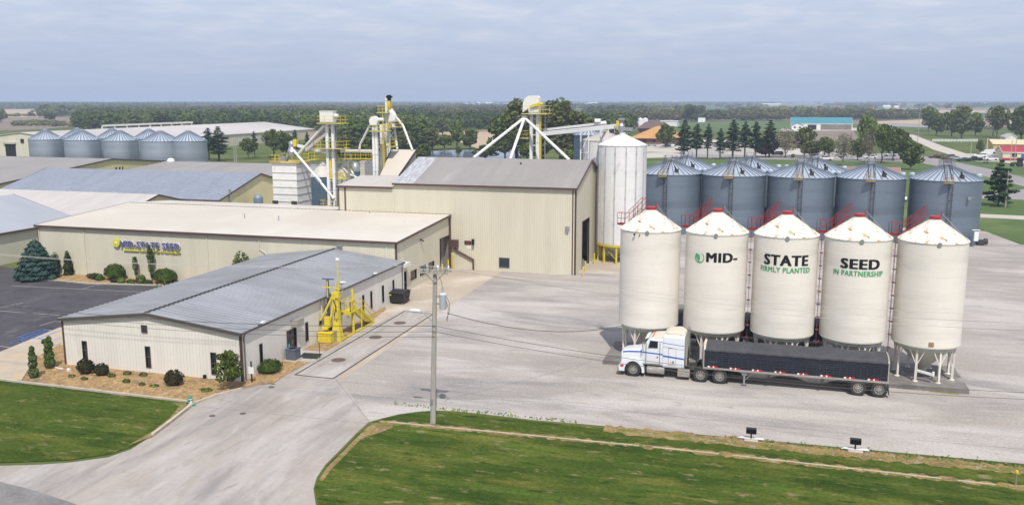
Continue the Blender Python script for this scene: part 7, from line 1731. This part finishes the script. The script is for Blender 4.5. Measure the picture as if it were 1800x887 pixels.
wood('woodland','brown tree belt beyond the green field at the right',[([(1040,213),(1180,214),(1400,212),(1560,212),(1650,208),(1640,204),(1400,206.5),(1200,207),(1040,206)],620)],0,(8,12),(8,14),wm2,304,60,1.0)
wood('woodland','tree rows and groves in the hazy distance',[([(600,193),(1900,193),(1900,187),(600,187)],900),([(-100,186),(1950,187),(1950,182.3),(-100,182)],2600),([(-100,181.8),(1950,182),(1950,179.5),(-100,179.2)],2400),([(1030,205),(1210,204),(1200,199),(1040,199)],120),([(1300,206),(1420,204),(1420,201),(1300,202)],60),([(1440,200),(1560,199),(1540,196),(1440,196)],50)],0,(7,13),(16,30),wm3,305,22,3.2,(230.,.35))
# scrub on the left fields
wood('scrub','low scrub along the ploughed field at the left',[([(20,222),(130,223),(128,217),(25,217)],60),([(0,205),(70,206),(70,204),(0,203.5)],25)],0,(2.5,4.5),(5,9),LM['olive'],306,60,.6)
# dandelion weeds at the yard edge
rng = np.random.default_rng(9); n = 900; gx0 = rng.uniform(-26,40,n); gy0 = 57.35+np.abs(rng.normal(0,.35,n))*(1+.0*gx0)+np.maximum(0,gx0-6)*.018
m_w = ((gx0 < -12) & (gy0 < 57.9)) | (gx0 > -2)
o = quads('weeds', np.stack([gx0[m_w],gy0[m_w],np.full(m_w.sum(),.05)],1), .07, np.tile([0,0,1.],(m_w.sum(),1)), LM['spring'], None, 9); tag(o,'scattered weeds creeping from the verge on to the gravel','weeds',kind='stuff')
# grass tufts for the two lawns
def tufts(name, poly, n, m, seed, label, s=.032):
    rng = np.random.default_rng(seed); P = [Vector((p[0],p[1],0)) for p in poly]; xs = [p.x for p in P]; ys = [p.y for p in P]
    X = rng.uniform(max(-70,min(xs)),max(xs),n*2); Y = rng.uniform(max(34,min(ys)),max(ys),n*2); ins_ = np.zeros(n*2,bool); j = len(P)-1
    for i in range(len(P)):
        c = ((P[i].y > Y) != (P[j].y > Y)) & (X < (P[j].x-P[i].x)*(Y-P[i].y)/((P[j].y-P[i].y) or 1e-9)+P[i].x); ins_ ^= c; j = i
    X = X[ins_][:n]; Y = Y[ins_][:n]
    # Mowing ripples the cover; mower stripes and worn spots show as thinner grass
    keep = rng.uniform(0,1,len(X)) < .5+.5*np.sin(Y*1.1+1.3*np.sin(X*.22))*np.cos(X*.31+Y*.6); X = X[keep]; Y = Y[keep]
    o = quads(name, np.stack([X,Y,np.full(len(X),.04)],1), s, np.tile([0,-.5,.6],(len(X),1)), m, None, seed, .6, .4); return tag(o,label,'grass',kind='stuff')
gm = leaf_mat('grass_blade', (.050,.080,.012), (.11,.135,.025), (.070,.105,.015), nscale=.30, island=.3, rand=0)
tufts('grass', lawnL, 26000, gm, 41, 'short mown grass growing on the left lawn'); tufts('grass', lawnR, 70000, gm, 42, 'short mown grass growing on the right lawn')
# ------------------------------------------------------------ buildings in the background
mat('teal_roof', (.06,.25,.30), .4, .2, rib=(1,0,0,.9,.1,.03)); mat('orange_roof', (.48,.25,.09), .8, var=.12, scale=.3); mat('dark_roof', (.14,.085,.07), .8)
mat('brick', (.20,.11,.075), .9); mat('mauve_roof', (.26,.16,.14), .8, var=.1, scale=.2); mat('cream_wall', (.62,.56,.40), .7); mat('yellow_wall', (.60,.45,.16), .6, rib=(1,1,0,.4,.15,.02)); mat('yellow_roof', (.62,.52,.32), .5)
mat('red_roof', (.35,.03,.04), .5, rib=(1,0,0,.5,.15,.02)); mat('white_wall', (.72,.72,.72), .6, rib=(1,1,0,.4,.15,.02)); mat('grey_wall', (.50,.49,.47), .7)
def gw(px_, py_): g = G(px_, py_); return g
def bld(name, label, pxl, pxr, ybase, yeave, yridge, depth, wm_, rm_, ridge='x', holes=None, trim=None, cat='building'):
    a = G(pxl, ybase); b = G(pxr, ybase); Y = (a.y+b.y)/2; a = onY(pxl, ybase, Y); b = onY(pxr, ybase, Y)
    ze = onY((pxl+pxr)/2, yeave, Y).z; zr = onY((pxl+pxr)/2, yridge, Y+depth/2).z
    if ridge == 'x': return gable(name, label, a.x, b.x, Y, Y+depth, ze, max(zr, ze+.3), wm_, rm_, 'x', trim or M['sign_white'], holes, cat), (a.x, b.x, Y, ze)
    zr = onY((pxl+pxr)/2, yridge, Y).z
    return gable(name, label, a.x, b.x, Y, Y+depth, ze, max(zr, ze+.3), wm_, rm_, 'y', trim or M['sign_white'], holes, cat), (a.x, b.x, Y, ze)
t, (xa, xb, Y, ze) = bld('barn','long white barn with teal roof and big open door in the distance',1390,1498,228.3,217.2,206.5,22,MATS['white_wall'],MATS['teal_roof'])
MB().box(onY(1419.5,225,Y).x,Y-.1,0,onY(1435,225,Y).x,Y-.002,ze-1).build('door', M['dark'], t)
MB().box(onY(1442.5,225,Y).x,Y-.1,0,xb-.5,Y-.002,ze-.8).build('open_bay', M['interior'], t)
x0, x1 = onY(1391,228,Y).x, onY(1411,228,Y).x
mb = MB(); xm = (x0+x1)/2; mb.prism([(x0,Y-5,0),(x1,Y-5,0),(x1,Y-5,3.4),(xm,Y-5,5.3),(x0,Y-5,3.4)],(0,4.9,0)); mb.build('entry_wing', MATS['white_wall'], t)
mb = MB(); slab(mb,[(x0-.4,Y-5.5,3.3),(xm,Y-5.5,5.55),(xm,Y-.1,5.55),(x0-.4,Y-.1,3.3)],.2); slab(mb,[(xm,Y-5.5,5.55),(x1+.4,Y-5.5,3.3),(x1+.4,Y-.1,3.3),(xm,Y-.1,5.55)],.2); mb.build('wing_roof', MATS['teal_roof'], t)
for k in range(2): MB().box(x0+1.5+k*(x1-x0-4.5),Y-5.04,1.1,x0+3+k*(x1-x0-4.5),Y-5.001,2.4).build('window', M['glass'], t)
def hip(name, label, pxl, pxr, ybase, yeave, yridge, depth, wm_, rm_, rl=.35, over=1.2):
    a = G(pxl, ybase); b = G(pxr, ybase); Y = (a.y+b.y)/2; a = onY(pxl, ybase, Y); b = onY(pxr, ybase, Y); ze = onY((pxl+pxr)/2, yeave, Y-over).z
    zr = onY((pxl+pxr)/2, yridge, Y+depth/2).z; t = thing(name, label, 'building', ((a.x+b.x)/2, Y+depth/2, 0))
    MB().box(a.x,Y,0,b.x,Y+depth,ze).build('wall', wm_, t); w = (b.x-a.x); yc = Y+depth/2; xm = (a.x+b.x)/2; r_ = w/2*rl
    mb = MB(); o = over; mb.add([(a.x-o,Y-o,ze),(b.x+o,Y-o,ze),(b.x+o,Y+depth+o,ze),(a.x-o,Y+depth+o,ze),(xm-r_,yc,zr),(xm+r_,yc,zr)],[(0,1,5,4),(1,2,5),(2,3,4,5),(3,0,4),(3,2,1,0)]); mb.build('roof', rm_, t)
    for k in range(5): x_ = a.x+w*(k+.3)/5; MB().box(x_,Y-.06,1.0,x_+w*.08,Y-.002,2.4).build('window', M['glass'], t)
    return t
hip('clinic_building','low brick building with orange hip roof beyond the white bins',1109,1190,254,243.5,221.5,38,MATS['brick'],MATS['orange_roof'],.08)
hip('clinic_building','long brown roofed building behind the orange roofed one',1122,1168,236,226,214,34,MATS['brick'],MATS['dark_roof'],.7)
hip('house','low tan house with brownish roof at the left of the two white silos',1096,1116,229,224,216,16,MATS['cream_wall'],MATS['mauve_roof'],.6)
for px_, lb in ((1125.5,'left one of the two far white silos'),(1134,'right one of the two far white silos')):
    g = G(px_,228); z = onY(px_,207,g.y).z; o = MB().lathe([(3.2*.62,0),(3.2*.62,z-.8),(.01,z)],(g.x,g.y,0),20).build('silo', M['sign_white'], org=tuple(g)); tag(o, lb, 'silo', 'pair of white silos')
t, q_ = bld('commercial_building','long low white building behind the pine row, left part',1198,1262,271,252,246,22,MATS['grey_wall'],M['warehouse_roof'])
t, q_ = bld('commercial_building','long low pale building behind the pine row, right part',1272,1340,271,255,247,22,MATS['grey_wall'],M['warehouse_roof'])
t, q_ = bld('shop_building','small white flat building in the distance above the pines',1160,1190,222,213.5,212,20,MATS['white_wall'],M['warehouse_roof'])
t, q_ = bld('low_building','low building with mauve shingle roof behind the grey bins',1455,1585,318,313,293.5,15,MATS['cream_wall'],MATS['mauve_roof'],trim=M['panel_old'])
t, (xa,xb,Y,ze) = bld('shed','yellow metal shed with pale roof at the right edge',1745,1830,266,253.5,245.5,16,MATS['yellow_wall'],MATS['yellow_roof'],trim=MATS['yellow_roof'])
t, (xa,xb,Y,ze) = bld('shop','cream shop with red roof and red skirt at the right edge',1762,1830,283,267.5,257,12,MATS['cream_wall'],MATS['red_roof'],trim=M['sign_white'])
MB().box(xa-.1,Y-.14,0,xb,Y-.01,1.0).build('skirt', MATS['red_roof'], t)
for k in range(3): MB().box(xa+3+k*5,Y-.06,1.4,xa+4.6+k*5,Y-.002,2.8).build('window', M['glass'], t)
t, q_ = bld('house','small white house behind the yellow shed',1767,1787,247,241,235,12,MATS['white_wall'],M['warehouse_roof'],'y')
t, q_ = bld('garage','pale flat garage in the gap left of the mauve roof',1458,1476,279,264,262,12,MATS['grey_wall'],M['warehouse_roof'])
# farmsteads far away
rng_ = random.Random(12)
fl_ = [('red barn group on the far plain, left roof',1462,1482,196,191,187.5,'red_roof','red_roof'),('red barn group on the far plain, right roof',1513,1536,197,192,188,'red_roof','red_roof'),('white farm sheds between the two red barns',1488,1506,195,191,188,'white_wall','white_wall'),
       ('pale far farm building near the right of the horizon',1553,1566,190,187,185,'white_wall','white_wall'),('second pale far farm building near the right of the horizon',1572,1580,190.5,188,186,'cream_wall','white_wall'),('white buildings of a far town under the horizon, left of centre',838,858,184,180.8,179.5,'white_wall','white_wall'),
       ('small white building of the far town in the centre',858,864,184,181,179.5,'white_wall','white_wall'),('pale town block on the far horizon above the conveyor',1033,1050,184.5,181.5,180,'white_wall','white_wall'),('tan town block on the far horizon above the pines',1183,1194,181.5,178.5,177.5,'cream_wall','cream_wall'),('pale strip building on the far horizon above the pines',1150,1166,182.5,180.5,179.5,'white_wall','white_wall'),
       ('pale far shed above the teal barn',1340,1372,186,183.5,182.2,'cream_wall','white_wall'),('white far shed at the horizon above the right trees',1712,1742,184.5,182,180.5,'white_wall','white_wall')]
for lb, a, b, yb, ye, yr, w_, r_ in fl_: bld('farm_building', lb, a, b, yb, ye, yr, 30, MATS[w_], MATS[r_])
# white fence
a = G(1639,249.5); b = G(1718,249.5); fz = 1.4; mb = MB(); d = b-a; n = 14
t = thing('rail_fence','white board fence on the green slope by the far road','fence',a)
mb = MB()
for z in (.45,.9,1.35): mb.beam(a+Vector((0,0,z)), b+Vector((0,0,z)), .06,.24)
mb.build('rail', M['sign_white'], t); mb = MB()
for k in range(n+1): p = a+d*k/n; mb.beam(p, p+Vector((0,0,1.5)), .16)
mb.build('posts', M['sign_white'], t)
# poles far
for px_, yb, yt, lb in ((412.5,286,241,'thin pole, left of the two in front of the white warehouse'),(416,286,243,'thin pole, right of the two in front of the white warehouse'),(1783,364,300,'weathered pole beside the big conifer at the right'),(1612,262,180,'tall thin pole by the far road'),(1734,270,243,'white pole left of the yellow shed'),(1776,284,246,'left pole in front of the red roofed shop'),(1783,286,244,'right pole in front of the red roofed shop'),(1706,272,250,'thin pole on the green behind the parked cars')):
    if px_ == 1783 and yb == 364: px_ = 1767
    g = G(px_,yb); z = onY(px_,yt,g.y).z; o = MB().tube((g.x,g.y,0),(g.x,g.y,z),.16,8,.1).build('distant_pole', M['wood_pole'] if px_ != 1734 else M['sign_white'], org=tuple(g)); tag(o, lb, 'pole')
g = G(1233,222); t = thing('billboard','small white billboard on posts on the far green field','billboard',g); MB().box(g.x-3,g.y,3.4,g.x+3,g.y+.2,7.2).build('panel', M['sign_white'], t); MB().box(g.x-2,g.y,0,g.x-1.8,g.y+.2,3.4).box(g.x+1.8,g.y,0,g.x+2,g.y+.2,3.4).build('post', M['dark_trim'], t)
g = G(1797,287); t = thing('road_sign','blue and white roadside sign at the right edge before the red roofed shop','sign',g); MB().box(g.x-.6,g.y,1.6,g.x+1.2,g.y+.1,3.2).build('panel', mat('sign_panel_blue',(.03,.12,.40),.5), t); MB().box(g.x-.05,g.y,0,g.x+.05,g.y+.1,1.6).build('post', M['galv'], t)
# ------------------------------------------------------------ parked cars
def car(kind, paint, label, group):
    t = thing('parked_car' if kind != 'pickup' else 'pickup_truck', label, {'sedan':'car','suv':'car','pickup':'pickup','van':'van'}[kind], (0,0,0), group)
    P = {'sedan':[(-2.3,.78,.35,.70,.1),(-2.2,.86,.3,.85,.12),(-1.2,.88,.28,.98,.12),(1.6,.88,.28,1.0,.12),(2.2,.84,.3,.92,.12),(2.35,.76,.38,.8,.1)],
         'suv':[(-2.4,.85,.4,.9,.1),(-2.3,.92,.36,1.08,.12),(-1.2,.94,.34,1.15,.12),(2.2,.94,.34,1.18,.12),(2.4,.88,.42,1.1,.1)],
         'pickup':[(-2.8,.88,.45,.95,.1),(-2.7,.95,.4,1.12,.12),(-1.3,.97,.38,1.2,.12),(2.6,.96,.38,1.2,.1),(2.75,.92,.42,1.15,.08)],
         'van':[(-3.2,.95,.45,1.2,.1),(-3.0,1.05,.4,1.5,.15),(-2.2,1.1,.38,1.6,.15),(3.2,1.1,.38,1.7,.15),(3.4,1.05,.42,1.6,.12)]}[kind]
    C_ = {'sedan':[(-1.1,.72,.95,1.0,.03),(-.4,.70,.95,1.40,.12),(.7,.68,.95,1.43,.12),(1.6,.66,.95,1.02,.03)],'suv':[(-1.2,.78,1.1,1.16,.03),(-.6,.78,1.1,1.68,.14),(1.9,.76,1.1,1.72,.14),(2.3,.74,1.1,1.2,.04)],
          'pickup':[(-1.3,.80,1.15,1.2,.03),(-.7,.78,1.15,1.75,.12),(.7,.78,1.15,1.77,.12),(.95,.76,1.15,1.2,.04)],'van':[(-2.3,1.0,1.5,1.62,.05),(-1.7,1.05,1.5,2.5,.2),(3.2,1.05,1.5,2.8,.2),(3.35,1.0,1.5,1.8,.1)]}[kind]
    MB().loft(P).build('body', paint, t, True, org=(0,0,0)); g_ = MB().loft(C_); g_.build('cabin_glass', M['glass'] if kind != 'van' else paint, t, True, org=(0,0,0))
    a, b = C_[1], C_[2]; MB().loft([(a[0]+.05,a[1]-.02,a[3]-.10,a[3]+.03,.05),(b[0]-.05,b[1]-.02,b[3]-.10,b[3]+.03,.05)]).build('roof_panel', paint, t, True, org=(0,0,0))
    if kind == 'pickup': MB().box(1.1,-.8,1.0,2.6,.8,1.205).build('bed', M['dark'], t, org=(0,0,0))
    wx = P[1][0]*.66
    for x_ in (wx,-wx):
        for s in (-1,1): MB().tube((x_,s*(P[2][1]-.16),.36),(x_,s*(P[2][1]+.02),.36),.36,16).build('wheel', M['tyre'], t, org=(0,0,0))
    return t
pm_ = {n: mat('paint_'+n, c, .3, coat=.4, var=.03) for n, c in dict(white=(.70,.70,.70),silver=(.35,.36,.37),maroon=(.10,.015,.03),navy=(.012,.018,.04),black=(.012,.012,.014),grey=(.12,.12,.13),red=(.30,.015,.02)).items()}
cars = [((1146,257),'sedan','silver','silver car parked before the orange roofed building',.1),((1169,257),'sedan','white','white car parked under the green tree by the orange roofed building',.2),((1172.5,258),'sedan','navy','dark blue car next to the white one under the green tree',-.9),((1181,257.5),'sedan','white','second white car at the right under the green tree',.1),
 ((1366,273),'suv','black','long black vehicle beside the purple leaved tree',.1),((1447,227.5),'suv','black','black car in front of the teal barn',.2),((1467,227.5),'sedan','white','small white car in front of the teal barn',.3),((1479.5,227.5),'van','red','red truck in front of the teal barn',.1),((1489.5,228),'pickup','white','white pickup at the right end of the teal barn',0),
 ((1643,278),'sedan','maroon','maroon car at the left end of the roadside row',.1),((1655,278),'sedan','maroon','second maroon car in the roadside row',.2),((1667,279),'suv','grey','grey car half hidden behind the bare shrub',.1),((1678,280.5),'sedan','silver','silver car in the middle of the roadside row',.15),((1694,283.5),'sedan','navy','dark navy car in the roadside row',.05),((1712,283),'pickup','black','black pickup at the right end of the roadside row',.05),
 ((1722,277),'suv','white','white SUV parked in the second row by the yellow shed',.1),((1739,274),'van','white','tall white van in front of the yellow shed',-.2),((1749.5,275),'pickup','silver','silver pickup next to the tall white van',1.2),((1742,282),'sedan','white','low white car before the red roofed shop',.1),((1450,282),'pickup','white','white pickup between the trees left of the mauve roof',.1),
 ((1530,279),'sedan','white','white car glimpsed under the trees beyond the mauve roof',.1),((1565,275),'suv','silver','silver car glimpsed under the trees beyond the mauve roof',.1),((1469,277),'suv','white','white car by the pale garage left of the mauve roof',.2),((1585.5,352),'sedan','white','white car standing between the last two grey bins',1.5)]
proto_c = {}
for p, kind, col_, lb, rz in cars:
    g = G(*p)
    if kind not in proto_c: o = car(kind, pm_[col_], lb, 'cars and pickups parked beyond the yard'); proto_c[kind] = (o, pm_[col_].name); o.location = g; o.rotation_euler.z = rz
    else: pr, cn = proto_c[kind]; dup(pr, g, rz, lb, over={cn: pm_[col_]})
g = G(1731.5,287); t = thing('flat_trailer','low flatbed trailer with wooden deck beside the road','trailer',g); MB().box(g.x-3,g.y-1,.6,g.x+3,g.y+1,.75).box(g.x-3,g.y-1.05,.5,g.x+3,g.y-.95,.8).build('deck', M['wood_pole'], t)
for dx in (-.5,.5): MB().tube((g.x+dx,g.y-1.1,.35),(g.x+dx,g.y-.9,.35),.35,14).build('wheel', M['tyre'], t)
g = G(1788,293); t = thing('tractor','small green tractor at the right edge before the red roofed shop','tractor',g)
MB().loft([(g.x-2,.4,.9,1.5,.1,g.y),(g.x,.45,.8,1.7,.15,g.y)]).build('hood', mat('tractor_green',(.02,.10,.035),.4), t); MB().box(g.x,g.y-.8,1.2,g.x+1.4,g.y+.8,2.9).build('cab', M['glass'], t); MB().box(g.x-.05,g.y-.85,2.9,g.x+1.5,g.y+.85,3.0).build('cab_roof', MATS['tractor_green'], t)
for dx, r_ in ((.7,.9),(-1.5,.5)):
    for s in (-1,1): MB().tube((g.x+dx,g.y+s*.8,r_),(g.x+dx,g.y+s*1.2,r_),r_,20).build('wheel', M['tyre'], t)
# ------------------------------------------------------------ haze: the air itself, one even closed box
hz = MB(); hz.box(-15500,-390,-1.5,15500,24500,26.5)
hm_ = bpy.data.materials.new('haze_air'); hm_.use_nodes = True; ht = hm_.node_tree; ht.nodes.clear()
ho = ht.nodes.new('ShaderNodeOutputMaterial'); hv = ht.nodes.new('ShaderNodeVolumePrincipled')
hv.inputs['Color'].default_value = (.62,.73,.93,1); hv.inputs['Density'].default_value = .00023; hv.inputs['Anisotropy'].default_value = -.15
ht.links.new(hv.outputs[0], ho.inputs['Volume'])
if HAZE:
    o = hz.build('haze', hm_); tag(o, 'thin pale blue haze in the air over the whole plain', 'haze', kind='stuff'); o.display_type = 'WIRE'
